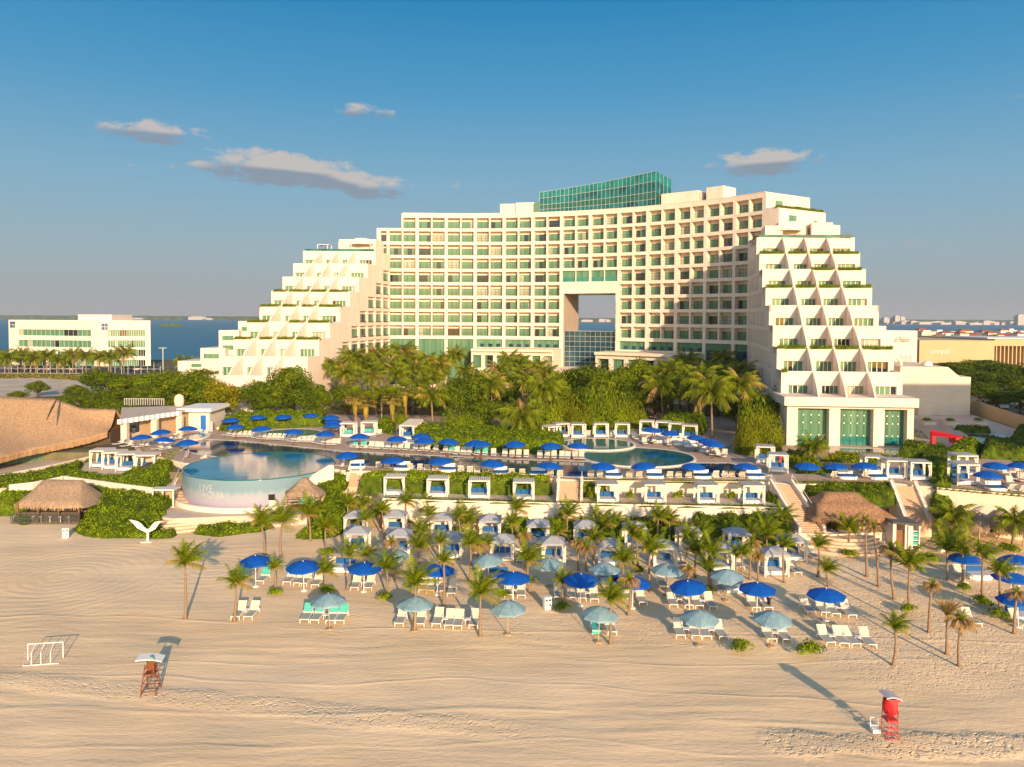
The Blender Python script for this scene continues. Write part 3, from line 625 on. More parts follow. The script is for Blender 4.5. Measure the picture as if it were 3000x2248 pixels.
# plaza in front of the round tank, and its curved steps down to the sand
pl = pz([(500, 1487), (560, 1490), (750, 1500), (850, 1500), (850, 1475), (700, 1470), (480, 1470)], ZP)
plaza = [(-45, 91), (-43, 88.4), (-38.5, 86.8), (-33, 87.8), (-27.5, 88.6), (-24, 90), (-24, 94), (-45, 97)]
mb = MB(); mb.prism(plaza, -.2, ZP, 0); structure(mb.build('plaza_paving', 'paving_light'))
mb = MB()
for k in range(5):
    r = 1.2+k*.45; z = ZP-.02-.28*(k+.0)
    mb.prism([(-40.8+ (4.2+r)*math.cos(t), 90.2+(2.6+r)*math.sin(t)) for t in [R(a) for a in range(200, 345, 8)]], -.2, z-.26, 0)
tag(mb.build('curved_steps', 'step'), 'curved sandstone steps from the plaza down to the beach', 'steps')
def stairs(name, label, tl, tr, bl, br, z1, z0, n, wl_=True, wr_=True, zbase=-.2, mid=None, wallm='stucco'):
    o = thing(name, label, 'stairs'); mb = MB()
    tl, tr, bl, br = [Vector((p[0], p[1])) for p in (tl, tr, bl, br)]
    for k in range(n):
        a, b = k/n, (k+1)/n
        if mid and abs(k-int(n*mid)) < 1: pass
        z = z1-(z1-z0)*(k+.5)/n
        p = [bl.lerp(tl, 1-b), br.lerp(tr, 1-b), br.lerp(tr, 1-a), bl.lerp(tl, 1-a)]
        mb.hexa([(q.x, q.y, zbase) for q in p]+[(q.x, q.y, z) for q in p])
    mb.build('treads', 'step', o)
    mb = MB()
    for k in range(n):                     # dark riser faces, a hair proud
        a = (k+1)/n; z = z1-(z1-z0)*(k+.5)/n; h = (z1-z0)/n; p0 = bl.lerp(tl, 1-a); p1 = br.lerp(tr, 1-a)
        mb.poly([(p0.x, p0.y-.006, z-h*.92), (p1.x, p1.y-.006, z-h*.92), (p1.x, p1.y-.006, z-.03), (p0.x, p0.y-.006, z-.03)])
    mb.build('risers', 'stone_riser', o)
    for on, A, B, s in ((wl_, tl, bl, -1), (wr_, tr, br, 1)):
        if not on: continue
        mb = MB(); w = .3*s; p = [A, B, Vector((B.x+w, B.y)), Vector((A.x+w, A.y))]
        if s < 0: p = [Vector((A.x+w, A.y)), Vector((B.x+w, B.y)), B, A]
        zz = [z1, z0, z0, z1]
        mb.hexa([(q.x, q.y, zbase) for q in p]+[(q.x, q.y, z+.55) for q, z in zip(p, zz)]); mb.build('side_wall', wallm, o)
        mb = MB(); q0 = A+Vector((w/2, 0)); q1 = B+Vector((w/2, 0)); mb.tube([(q0.x, q0.y, z1+1.15), (q1.x, q1.y, z0+1.15)], .03, 5)
        for t in (0, .33, .66, 1): q = q0.lerp(q1, t); z = z1+(z0-z1)*t; mb.tube([(q.x, q.y, z+.5), (q.x, q.y, z+1.15)], .025, 5)
        mb.build('handrail', 'white_paint', o)
    return o
g = lambda px, py, z: onz(px, py, z)
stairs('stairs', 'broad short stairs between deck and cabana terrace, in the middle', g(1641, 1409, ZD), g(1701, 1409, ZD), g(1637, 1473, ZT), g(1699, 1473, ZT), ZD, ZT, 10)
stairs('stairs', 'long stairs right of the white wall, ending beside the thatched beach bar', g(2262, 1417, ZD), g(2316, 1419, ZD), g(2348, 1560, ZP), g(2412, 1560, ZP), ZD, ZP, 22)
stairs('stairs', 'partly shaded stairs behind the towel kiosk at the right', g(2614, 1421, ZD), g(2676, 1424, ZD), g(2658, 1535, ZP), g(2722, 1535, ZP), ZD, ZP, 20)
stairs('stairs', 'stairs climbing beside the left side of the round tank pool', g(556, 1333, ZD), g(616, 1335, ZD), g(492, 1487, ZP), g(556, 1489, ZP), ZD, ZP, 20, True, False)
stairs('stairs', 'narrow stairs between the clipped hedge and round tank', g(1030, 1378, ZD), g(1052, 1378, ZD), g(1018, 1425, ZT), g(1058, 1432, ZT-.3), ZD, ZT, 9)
# landing and wall under the long stairs, with the lifebuoy
lp = pz([(2330, 1562), (2430, 1562), (2560, 1560), (2640, 1560)], ZP); mb = MB()
mb.prism([(lp[0].x, lp[0].y), (lp[1].x, lp[1].y-.5), (lp[2].x, lp[2].y), (lp[3].x+2, lp[3].y), (46, 92), (33, 92)], -.2, ZP, 1, 0); structure(mb.build('beach_bar_platform', ['paving_light', 'stucco_cream']))

# ---------------------------------------------------------------- pools
def pool(name, label, pts, z, water, rim=True, cop=.35):
    o = thing(name, label, 'pool'); mb = MB(); mb.poly([(p[0], p[1], z) for p in pts]); mb.build('water', water, o)
    if rim:
        mb = MB(); n = len(pts); cx = sum(p[0] for p in pts)/n; cy = sum(p[1] for p in pts)/n
        for i in range(n):
            a, b = pts[i], pts[(i+1) % n]; d = Vector((b[0]-a[0], b[1]-a[1])).normalized(); q = Vector((d.y, -d.x))*cop
            if (Vector((a[0]-cx, a[1]-cy))).dot(q) < 0: q = -q
            mb.hexa([(a[0], a[1], z-.3), (b[0], b[1], z-.3), (b[0]+q.x, b[1]+q.y, z-.3), (a[0]+q.x, a[1]+q.y, z-.3), (a[0], a[1], z+.02), (b[0], b[1], z+.02), (b[0]+q.x, b[1]+q.y, z+.02), (a[0]+q.x, a[1]+q.y, z+.02)])
        mb.build('coping', 'coping', o)
    return o
def ell(px0, px1, py0, py1, z, n=56):
    c0 = onz((px0+px1)/2, py1, z); c1 = onz((px0+px1)/2, py0, z); m = onz((px0+px1)/2, (py0+py1)/2, z); cy = (c0.y+c1.y)/2
    a = ony(px0, 1, cy).x; b = ony(px1, 1, cy).x; rx = (b-a)/2; ry = (c1.y-c0.y)/2
    return [((a+b)/2+rx*math.cos(2*math.pi*i/n), cy+ry*math.sin(2*math.pi*i/n)) for i in range(n)]
mp1 = [(535, 1319), (600, 1288), (719, 1293), (835, 1305), (962, 1317), (1027, 1324), (1179, 1331), (1400, 1342), (1499, 1347), (1716, 1353), (1900, 1356), (2128, 1356), (2152, 1361), (2168, 1371), (2250, 1393),
       (2200, 1400), (2060, 1399), (1727, 1399), (1626, 1395), (1300, 1378), (1081, 1367), (998, 1364), (960, 1358), (800, 1345), (650, 1340), (585, 1331)]
pool('main_pool', 'long dark blue swimming pool running across the deck', pz(mp1, ZD+.004), ZD+.008, 'pool_dark', True, .3)
pool('round_pool', 'large round teal pool with a white rim', ell(1718, 2046, 1312, 1367, ZD+.16), ZD+.16, 'pool_teal')
pool('round_pool', 'upper round teal pool in front of the curved row of cabanas', ell(1656, 1868, 1285, 1318, ZD+.34), ZD+.34, 'pool_teal')
pool('small_pool', 'small rounded teal pool among the upper loungers', ell(759, 933, 1257, 1281, ZD+.02), ZD+.02, 'pool_teal')
pool('hot_tub', 'round hot tub beside the bar', ell(545, 590, 1268, 1288, ZD+.4), ZD+.4, 'pool_aqua')
pool('hot_tub', 'low round hot tub behind the middle row of loungers', ell(1028, 1126, 1293, 1306, ZD+.3), ZD+.3, 'pool_aqua')
pool('reflecting_pond', 'shallow grey pond before the glass-fronted pavilion', pz([(2410, 1312), (2440, 1329), (2660, 1334), (2680, 1316)], ZD+.3), ZD+.3, 'pond')
# ---- round tank pool
tk = thing('infinity_pool', 'raised round infinity pool with a painted curved front wall', 'pool', None, (TC[0], TC[1], 0))
mb = MB(); mb.lathe(0, 0, [(TR, ZP-.1), (TR, ZD+.06)], 96); mb.build('painted_wall', 'mural', tk, True)
mb = MB(); mb.disc(0, 0, TR-.12, ZD+.04, 96); mb.build('water', 'pool_aqua', tk)
mb = MB(); mb.lathe(0, 0, [(TR+.01, ZD-.05), (TR+.04, ZD+.07), (TR-.14, ZD+.07), (TR-.14, ZD-.1)], 96); mb.build('glass_rim', 'pool_teal', tk, True)
# cream catch wall round the tank's foot, rising at both ends
mb = MB(); pr = None
for k in range(0, 61):
    a = R(150+ k*3.6); dg = 150+k*3.6; f = max(0, (195-dg)/45) if dg < 195 else max(0, (dg-322)/40); z = ZP+.62+f*3.4
    r0, r1 = TR+1.0, TR+1.35
    q = (math.cos(a), math.sin(a)); cur = (q, z)
    if pr:
        (p, zp) = pr
        mb.hexa([(p[0]*r0, p[1]*r0, ZP-.2), (q[0]*r0, q[1]*r0, ZP-.2), (q[0]*r1, q[1]*r1, ZP-.2), (p[0]*r1, p[1]*r1, ZP-.2), (p[0]*r0, p[1]*r0, zp), (q[0]*r0, q[1]*r0, z), (q[0]*r1, q[1]*r1, z), (p[0]*r1, p[1]*r1, zp)])
    pr = cur
mb.build('catch_wall', 'stucco', tk)
def text_mesh(s, size, ext=.05, sx=1.0, shear=0.0):
    cu = bpy.data.curves.new('lettering', 'FONT'); cu.body = s; cu.size = size; cu.extrude = ext; cu.align_x = 'CENTER'; cu.shear = shear
    o = bpy.data.objects.new('tmp', cu); COL.objects.link(o); bpy.context.view_layer.update()
    me = bpy.data.meshes.new_from_object(o.evaluated_get(bpy.context.evaluated_depsgraph_get())); COL.objects.unlink(o); bpy.data.objects.remove(o)
    for v in me.vertices: v.co = Vector((v.co.x*sx, -v.co.z, v.co.y))     # stand it up, facing -y
    return me
def letters(s, size, m, parent, loc, name='lettering', sx=1.0, shear=0.0, rz=0, ext=.05):
    me = text_mesh(s, size, ext, sx, shear); me.materials.clear(); me.materials.append(MATS[m]); o = link(name, me, parent, loc, rz); return o
for s, size, zz, ang in (('LIVE', 1.15, 3.55, 247), ('AQUA', 1.15, 2.75, 253)):
    me = text_mesh(s, size, .01); me.materials.clear(); me.materials.append(MATS['lettering_faint'])
    for v in me.vertices:
        a = R(ang)+v.co.x/TR; r = TR+.03-v.co.y; v.co = Vector((r*math.cos(a), r*math.sin(a), zz+v.co.z))
    link('lettering', me, tk)
# sloping white end wall at the right of the tank
a_, b_ = onz(845, 1430, 3.4), onz(965, 1362, 5.9); mb = MB()
mb.hexa([(a_.x, a_.y, 1.2), (a_.x+.5, a_.y-.2, 1.2), (b_.x+.6, b_.y-.2, 3.6), (b_.x, b_.y, 3.6), (a_.x, a_.y, 3.3), (a_.x+.5, a_.y-.2, 3.3), (b_.x+.6, b_.y-.2, 5.9), (b_.x, b_.y, 5.9)])
tag(mb.build('ramp_wall', 'stucco'), 'white sloping wall at the right side of the round tank pool', 'wall')
# ================================================================ the hotel
S0 = -7.944; PB = 7.9; RC = 85.0; HX, HY, HH = -18.0, 210.0, R(2.0)
def fac(s):           # arc length -> point and outward normal (towards the sea)
    if s <= 0: p = Vector((HX+s*math.cos(HH), HY+s*math.sin(HH))); t = Vector((math.cos(HH), math.sin(HH)))
    else:
        a = s/RC; p = Vector((HX+RC*(math.sin(a-HH)+math.sin(HH)), HY-RC*(math.cos(HH)-math.cos(a-HH)))); t = Vector((math.cos(a-HH), -math.sin(a-HH)))
    return p, Vector((t.y, -t.x))
def FM(s, n, z): p, q = fac(s); p = p+q*n; return (p.x, p.y, z)
def lineframe(A, B):  # straight wall from A to B, outward = right-hand side when walking A->B reversed to face -y
    A = Vector((A[0], A[1])); B = Vector((B[0], B[1])); t = (B-A).normalized(); q = Vector((t.y, -t.x))
    return lambda s, n, z: ((A+t*s+q*n).x, (A+t*s+q*n).y, z)
def openwall(mb, F, s0, s1, z0, z1, ops, dep, m=0, mi=0, maxs=4.0, back=True):
    """front skin with openings (a,b,c,d)=(s from,to,z from,to), their reveals and the wall at their back"""
    S = sorted({s0, s1, *[o[0] for o in ops], *[o[1] for o in ops]}); Z = sorted({z0, z1, *[o[2] for o in ops], *[o[3] for o in ops]})
    S2 = []
    for a, b in zip(S[:-1], S[1:]):
        k = max(1, math.ceil((b-a)/maxs)); S2 += [a+(b-a)*i/k for i in range(k)]
    S2.append(S[-1]); S = S2
    S = [s for s in S if s0-1e-6 <= s <= s1+1e-6]; Z = [z for z in Z if z0-1e-6 <= z <= z1+1e-6]
    grid = np.zeros((len(S)-1, len(Z)-1), bool); sm = np.array([(a+b)/2 for a, b in zip(S[:-1], S[1:])]); zm = np.array([(a+b)/2 for a, b in zip(Z[:-1], Z[1:])])
    for o in ops: grid |= ((sm > o[0]) & (sm < o[1]))[:, None] & ((zm > o[2]) & (zm < o[3]))[None, :]
    for i in range(len(S)-1):
        j = 0
        while j < len(Z)-1:
            if grid[i, j]: j += 1; continue
            k = j
            while k < len(Z)-1 and not grid[i, k]: k += 1
            mb.poly([F(S[i], 0, Z[j]), F(S[i+1], 0, Z[j]), F(S[i+1], 0, Z[k]), F(S[i], 0, Z[k])], m); j = k
    for a, b, c, d in ops:
        mb.poly([F(a, 0, c), F(a, 0, d), F(a, -dep, d), F(a, -dep, c)], mi); mb.poly([F(b, 0, d), F(b, 0, c), F(b, -dep, c), F(b, -dep, d)], mi)
        mb.poly([F(a, 0, c), F(a, -dep, c), F(b, -dep, c), F(b, 0, c)], mi); mb.poly([F(a, 0, d), F(b, 0, d), F(b, -dep, d), F(a, -dep, d)], mi)
        if back: mb.poly([F(a, -dep, c), F(a, -dep, d), F(b, -dep, d), F(b, -dep, c)], mi)
rw = random.Random(11)
def window(F, a, b, c, d, n, parent, k=3, dark=.22, bucket=None, mats=('glass_green', 'metal_dark', 'glass_dark', 'white_paint', 'glass_pale'), fr=1):
    """panes (curtained green glass, some open and dark) with thin mullions, at depth n"""
    mb = MB() if bucket is None else bucket; r = rw.random(); open_ = rw.randrange(k) if r < dark else -1
    for i in range(k):
        x0 = a+(b-a)*i/k; x1 = a+(b-a)*(i+1)/k; m = 2 if i == open_ or (r < dark*.35 and abs(i-open_) == 1) else (4 if (r > .93 or rw.random() < .03) else 0)
        mb.poly([F(x0, n, c), F(x1, n, c), F(x1, n, d), F(x0, n, d)], m)
    e = .045
    for i in range(k+1):
        x = a+(b-a)*i/k; mb.poly([F(x-e, n+.03, c), F(x+e, n+.03, c), F(x+e, n+.03, d), F(x-e, n+.03, d)], fr)
    mb.poly([F(a, n+.035, d-.09), F(b, n+.035, d-.09), F(b, n+.035, d), F(a, n+.035, d)], fr)
    if bucket is None: return mb.build('window', list(mats), parent)
def rail(mb, F, a, b, z, n=-.08, h=1.0):
    mb.poly([F(a, n, z+h-.07), F(b, n, z+h-.07), F(b, n, z+h), F(a, n, z+h)]); mb.poly([F(a, n-.05, z+h), F(b, n-.05, z+h), F(b, n, z+h), F(a, n, z+h)])
    mb.poly([F(a, n, z+.38), F(b, n, z+.38), F(b, n, z+.43), F(a, n, z+.43)])
hotel = thing('resort_hotel', 'huge cream curved hotel with two terraced wings and a square hole through it', 'hotel')
FP = 3.65; ZR = lambda r: 48.55-FP*(r-1)
SI = lambda i: S0+PB*i
wins = []            # (size key, F, a,b,c,d,n,k)
ops = []; rmb = MB(); hole = {5, 6}
for i in range(-2, 13):
    for h in (0, 1):
        a = SI(i)+(.42 if h == 0 else 4.15); b = a+3.33
        for r in range(1, 10):
            z = ZR(r)
            if i == -2: continue
            if i == -1 and h == 0 and r == 1: continue
            if i in hole and r >= 5: continue
            if i == 12 and (h == 1 or r == 1): continue
            ops.append((a, b, z+.02, z+2.87)); wins.append((1/abs(fac(a)[0].y), FM, a, b, z+.04, z+2.02, -1.52, 3)); rail(rmb, FM, a, b, z)
for r in range(2, 10):     # half bay at the left end
    a, b = SI(-1)-1.9, SI(-1)-.35; z = ZR(r); ops.append((a, b, z+.02, z+2.87)); wins.append((.001, FM, a, b, z+.04, z+2.02, -1.52, 2)); rail(rmb, FM, a, b, z)
zg = ZR(9)-.85
gl = []              # big ground-level glass bays
for i in range(-1, 13):
    if i in hole: continue
    a, b = SI(i)+.42, SI(i)+7.48
    if i in (-1, 0, 1): ops.append((a, b, 6.0, zg)); gl.append((i, a, b, 6.0, zg))
    elif i in (10, 11, 12): ops.append((a, b, 8.5, zg)); gl.append((i, a, b, 8.5, zg))
    else: ops.append((a, b, 16.3, zg)); gl.append((i, a, b, 16.3, zg))
for i in hole:
    for h in (0, 1):
        a = SI(i)+(.3 if h == 0 else 4.05); z = ZR(5); ops.append((a, a+3.6, z+.02, z+2.95))
hs0, hs1 = SI(5)+.75, SI(7)-.75
ops.append((hs0, hs1, 4.0, 30.9))
SL, SR = SI(-1)-2.7, SI(12)+3.9
mb = MB()
openwall(mb, FM, SI(-1)+4.0, SR-3.6, ZR(1)-.0, 52.6, [o for o in ops if o[2] > ZR(1)], 1.6)
openwall(mb, FM, SL, SR, 4.0, ZR(1), [o for o in ops if o[3] < ZR(1) and not (o[0] == hs0 and o[3] == 30.9)]+[(hs0, hs1, 4.0, 30.9)], 1.6, back=False)
for o in ops:
    if o[3] < ZR(1) and o[0] != hs0: a, b, c, d = o; mb.poly([FM(a, -1.6, c), FM(a, -1.6, d), FM(b, -1.6, d), FM(b, -1.6, c)])
# thin coping line
for (a, b, z) in ((SI(-1)+4.0, SR-3.6, 52.6),):
    n = 26
    for k in range(n):
        s, t = a+(b-a)*k/n, a+(b-a)*(k+1)/n
        mb.hexa([FM(s, -.4, z), FM(t, -.4, z), FM(t, .06, z), FM(s, .06, z), FM(s, -.4, z+.12), FM(t, -.4, z+.12), FM(t, .06, z+.12), FM(s, .06, z+.12)])
mb.build('facade_wall', 'stucco', hotel)
# body behind the skin
mb = MB(); D = -15.5
def seg(s, t, z0, z1): mb.hexa([FM(s, D, z0), FM(t, D, z0), FM(t, -1.64, z0), FM(s, -1.64, z0), FM(s, D, z1), FM(t, D, z1), FM(t, -1.64, z1), FM(s, -1.64, z1)])
def segs(a, b, z0, z1, n):
    for k in range(n): seg(a+(b-a)*k/n, a+(b-a)*(k+1)/n, z0, z1)
def cap(s, z0, z1, e): mb.hexa([FM(s, D, z0), FM(s+e, D, z0), FM(s+e, 0, z0), FM(s, 0, z0), FM(s, D, z1), FM(s+e, D, z1), FM(s+e, 0, z1), FM(s, 0, z1)])
segs(SL+.1, SI(-1)+4.0, 4, ZR(1)-.9, 2); segs(SI(-1)+4.0, hs0, 4, 51.9, 8); segs(hs0, hs1, 30.9, 51.9, 4); segs(hs1, SR-3.6, 4, 51.9, 8); segs(SR-3.6, SR-.1, 4, ZR(1)-.9, 1)
cap(hs0-.35, 4, 30.95, .35); cap(hs1, 4, 30.95, .35)
cap(SL-.3, 4, ZR(1)+.0, .3); cap(SI(-1)+3.7, ZR(1)-.9, 52.6, .3); cap(SR-3.6, ZR(1)-.9, 52.6, .3); cap(SR, 4, ZR(1), .3)
segs(hs0, hs1, 30.88, 30.9, 2)
mb.build('building_core', 'stucco', hotel)
mb = MB(); n = 4      # ceiling of the passage, from front skin to the back
for k in range(n):
    s, t = hs0+(hs1-hs0)*k/n, hs0+(hs1-hs0)*(k+1)/n; mb.poly([FM(s, 0, 30.86), FM(s, D, 30.86), FM(t, D, 30.86), FM(t, 0, 30.86)])
mb.build('passage_ceiling', 'stucco', hotel)
rmb.build('balcony_railing', 'metal_dark', hotel)['kind'] = 'stuff'
# glass hall in the passage
gp = MB(); k = 10
for i in range(k):
    s, t = hs0+.05+(hs1-hs0-.1)*i/k, hs0+.05+(hs1-hs0-.1)*(i+1)/k
    gp.poly([FM(s, -.9, 11.4), FM(t, -.9, 11.4), FM(t, -.9, 20.9), FM(s, -.9, 20.9)], 0); gp.poly([FM(s, -.9, 20.9), FM(t, -.9, 20.9), FM(t, -13, 20.9), FM(s, -13, 20.9)], 1)
    gp.poly([FM(s-.04, -.86, 11.4), FM(s+.04, -.86, 11.4), FM(s+.04, -.86, 20.9), FM(s-.04, -.86, 20.9)], 1)
for j in range(8):
    z = 11.4+9.5*j/7
    for i in range(k):
        s, t = hs0+.05+(hs1-hs0-.1)*i/k, hs0+.05+(hs1-hs0-.1)*(i+1)/k; gp.poly([FM(s, -.84, z-.05), FM(t, -.84, z-.05), FM(t, -.84, z+.05), FM(s, -.84, z+.05)], 1)
gp.build('glass_hall', ['glass_navy', 'metal_light'], hotel)
mb = MB(); 
for i in range(6):
    s, t = hs0-1+(hs1-hs0+2)*i/6, hs0-1+(hs1-hs0+2)*(i+1)/6; mb.hexa([FM(s, -.8, 10.4), FM(t, -.8, 10.4), FM(t, 9, 10.4), FM(s, 9, 10.4), FM(s, -.8, 11.3), FM(t, -.8, 11.3), FM(t, 9, 11.3), FM(s, 9, 11.3)])
mb.build('hall_terrace', 'stucco', hotel)
for i in hole:
    for h in (0, 1):
        a = SI(i)+(.3 if h == 0 else 4.05); z = ZR(5); mb = MB()
        mb.poly([FM(a, -.5, z+.05), FM(a+3.6, -.5, z+.05), FM(a+3.6, -.5, z+1.2), FM(a, -.5, z+1.2)], 1); mb.poly([FM(a, -.5, z+1.2), FM(a+3.6, -.5, z+1.2), FM(a+3.6, -.5, z+2.9), FM(a, -.5, z+2.9)], 0)
        mb.build('lounge_window', ['glass_green', 'glass_deep'], hotel)
for i, a, b, c, d in gl:
    mb = MB(); n = 6 if i < 2 else 4
    for j in range(n):
        s, t = a+(b-a)*j/n, a+(b-a)*(j+1)/n; zb = c if i > 1 and i < 10 else c
        if i in (0, 1): mb.poly([FM(s, -.6, c), FM(t, -.6, c), FM(t, -.6, d), FM(s, -.6, d)], 0)
        elif i in (-1, 10, 11, 12): mb.poly([FM(s, -.6, c), FM(t, -.6, c), FM(t, -.6, d-1.7), FM(s, -.6, d-1.7)], 2); mb.poly([FM(s, -.6, d-1.7), FM(t, -.6, d-1.7), FM(t, -.6, d), FM(s, -.6, d)], 0)
        else: mb.poly([FM(s, -.6, c), FM(t, -.6, c), FM(t, -.6, d), FM(s, -.6, d)], 0)
        mb.poly([FM(s-.04, -.57, c), FM(s+.04, -.57, c), FM(s+.04, -.57, d), FM(s-.04, -.57, d)], 1)
    if 1 < i < 10:
        for j in range(3): s = a+1.0+j*2.2; mb.poly([FM(s, -.54, c+.15), FM(s+1.1, -.54, c+.15), FM(s+1.1, -.54, c+.95), FM(s, -.54, c+.95)], 2)
    mb.build('glass_front', ['glass_green', 'metal_dark', 'glass_navy'], hotel)
# low curved podium in front of the main block
def podium(a, b, zt, n0, cols):
    PF = lambda s, n, z: FM(s, n+n0, z); mb = MB(); o = []
    w = (b-a)/cols
    for j in range(cols): o.append((a+w*j+.55, a+w*(j+1)-.55, 11.2, zt-1.7)); o.append((a+w*j+.55, a+w*(j+1)-.55, 5.2, 9.6))
    openwall(mb, PF, a, b, 4, zt, o, .8)
    k = cols
    for j in range(k):
        s, t = a+w*j, a+w*(j+1); mb.poly([FM(s, n0+.8, zt), FM(t, n0+.8, zt), FM(t, 0, zt), FM(s, 0, zt)]); mb.poly([FM(s, n0+.8, zt-.7), FM(t, n0+.8, zt-.7), FM(t, n0+.8, zt), FM(s, n0+.8, zt)])
    for s in (a, b): mb.poly([FM(s, n0, 4), FM(s, 0, 4), FM(s, 0, zt), FM(s, n0, zt)])
    mb.build('podium', 'stucco_cream', hotel)
    for (p, q, c, d) in o: window(PF, p, q, c, d, -.75, hotel, 4, .3)
podium(SI(2)-.2, SI(5)+.3, 16.2, 7.5, 7)
podium(SI(7)-3.2, SI(10), 15.9, 7.5, 6)
# roof pieces
def roofbox(s0, s1, n0, n1, z0, z1, m='stucco', name='roof_block'):
    mb = MB(); k = max(1, int((s1-s0)/3))
    for i in range(k):
        s, t = s0+(s1-s0)*i/k, s0+(s1-s0)*(i+1)/k; mb.hexa([FM(s, n1, z0), FM(t, n1, z0), FM(t, n0, z0), FM(s, n0, z0), FM(s, n1, z1), FM(t, n1, z1), FM(t, n0, z1), FM(s, n0, z1)])
    return mb.build(name, m, hotel)
spx = lambda px: SI(0)+(px-1222)/84.2*PB if px < 1650 else SI(5)+(px-1647)/83.1*PB
roofbox(spx(1458), spx(1500), -3, -8, 51.9, 55.6); roofbox(spx(1502), spx(1556), -3.4, -10, 51.9, 55.9); roofbox(spx(1557), spx(1582), -2.6, -9, 51.9, 55.8, 'glass_green', 'glass_block')
roofbox(57.0, 66.6, -4, -11, 51.9, 56.0); roofbox(66.8, 67.6, -4.5, -9, 51.9, 55.6); roofbox(67.8, 69.0, -5.5, -9, 51.9, 54.6, 'metal_dark', 'air_vents'); roofbox(69.2, 73.6, -3.4, -9, 51.9, 56.2)
# glass penthouse rising to the right
ga, gb = 25.0, 56.3; n = 28; gm = MB(); fm = MB()
ztop = lambda s: 58.4+3.3*((s-ga)/(gb-ga))
for i in range(n):
    s, t = ga+(gb-ga)*i/n, ga+(gb-ga)*(i+1)/n
    for zz0, zz1, m in ((51.9, .28, 0), (.28, .47, 1), (.47, .74, 0), (.74, 1.0, 2)):
        f = lambda q, v: 51.9+(ztop(q)-51.9)*v if v <= 1 else v
        v0 = 0 if zz0 == 51.9 else zz0
        gm.poly([FM(s, -2.2, f(s, v0)), FM(t, -2.2, f(t, v0)), FM(t, -2.2, f(t, zz1)), FM(s, -2.2, f(s, zz1))], m)
    gm.poly([FM(s, -2.2, ztop(s)), FM(t, -2.2, ztop(t)), FM(t, -11.5, ztop(t)-.9), FM(s, -11.5, ztop(s)-.9)], 2)
    gm.poly([FM(t, -11.5, 51.9), FM(s, -11.5, 51.9), FM(s, -11.5, ztop(s)-.9), FM(t, -11.5, ztop(t)-.9)], 0)
    fm.poly([FM(s-.05, -2.15, 51.9), FM(s+.05, -2.15, 51.9), FM(s+.05, -2.15, ztop(s)), FM(s-.05, -2.15, ztop(s))])
    for v in (.28, .47, .74, .995):
        z = 51.9+(ztop(s)-51.9)*v; z2 = 51.9+(ztop(t)-51.9)*v; fm.poly([FM(s, -2.12, z-.05), FM(t, -2.12, z2-.05), FM(t, -2.12, z2+.05), FM(s, -2.12, z+.05)])
for i in range(4):
    e0, e1 = -2.2-9.3*i/4, -2.2-9.3*(i+1)/4; zt = lambda e: ztop(gb)+(e+2.2)*.1
    for v0, v1, m in ((0, .28, 0), (.28, .47, 1), (.47, .74, 0), (.74, 1.0, 2)):
        gm.poly([FM(gb, e0, 51.9+(zt(e0)-51.9)*v0), FM(gb, e1, 51.9+(zt(e1)-51.9)*v0), FM(gb, e1, 51.9+(zt(e1)-51.9)*v1), FM(gb, e0, 51.9+(zt(e0)-51.9)*v1)], m)
    p = FM(gb+.05, e0, 51.9); q = FM(gb+.05, e0, zt(e0)); fm.tube([p, q], .06, 4)
gm.poly([FM(ga, -11.5, 51.9), FM(ga, -2.2, 51.9), FM(ga, -2.2, ztop(ga)), FM(ga, -11.5, ztop(ga)-.9)], 0)
mat('glass_teal', (.002, .05, .06), .08, .6, .35, spec=.5, col2=(.005, .17, .17)); mat('glass_band', (.012, .085, .06), .12, .3, .5, spec=.4, col2=(.02, .13, .09)); mat('glass_bright', (.004, .13, .13), .1, .4, .4, spec=.5, col2=(.01, .23, .22))
ph = gm.build('glass_penthouse', ['glass_teal', 'glass_band', 'glass_bright'], hotel); fm.build('frame', 'metal_light', ph)

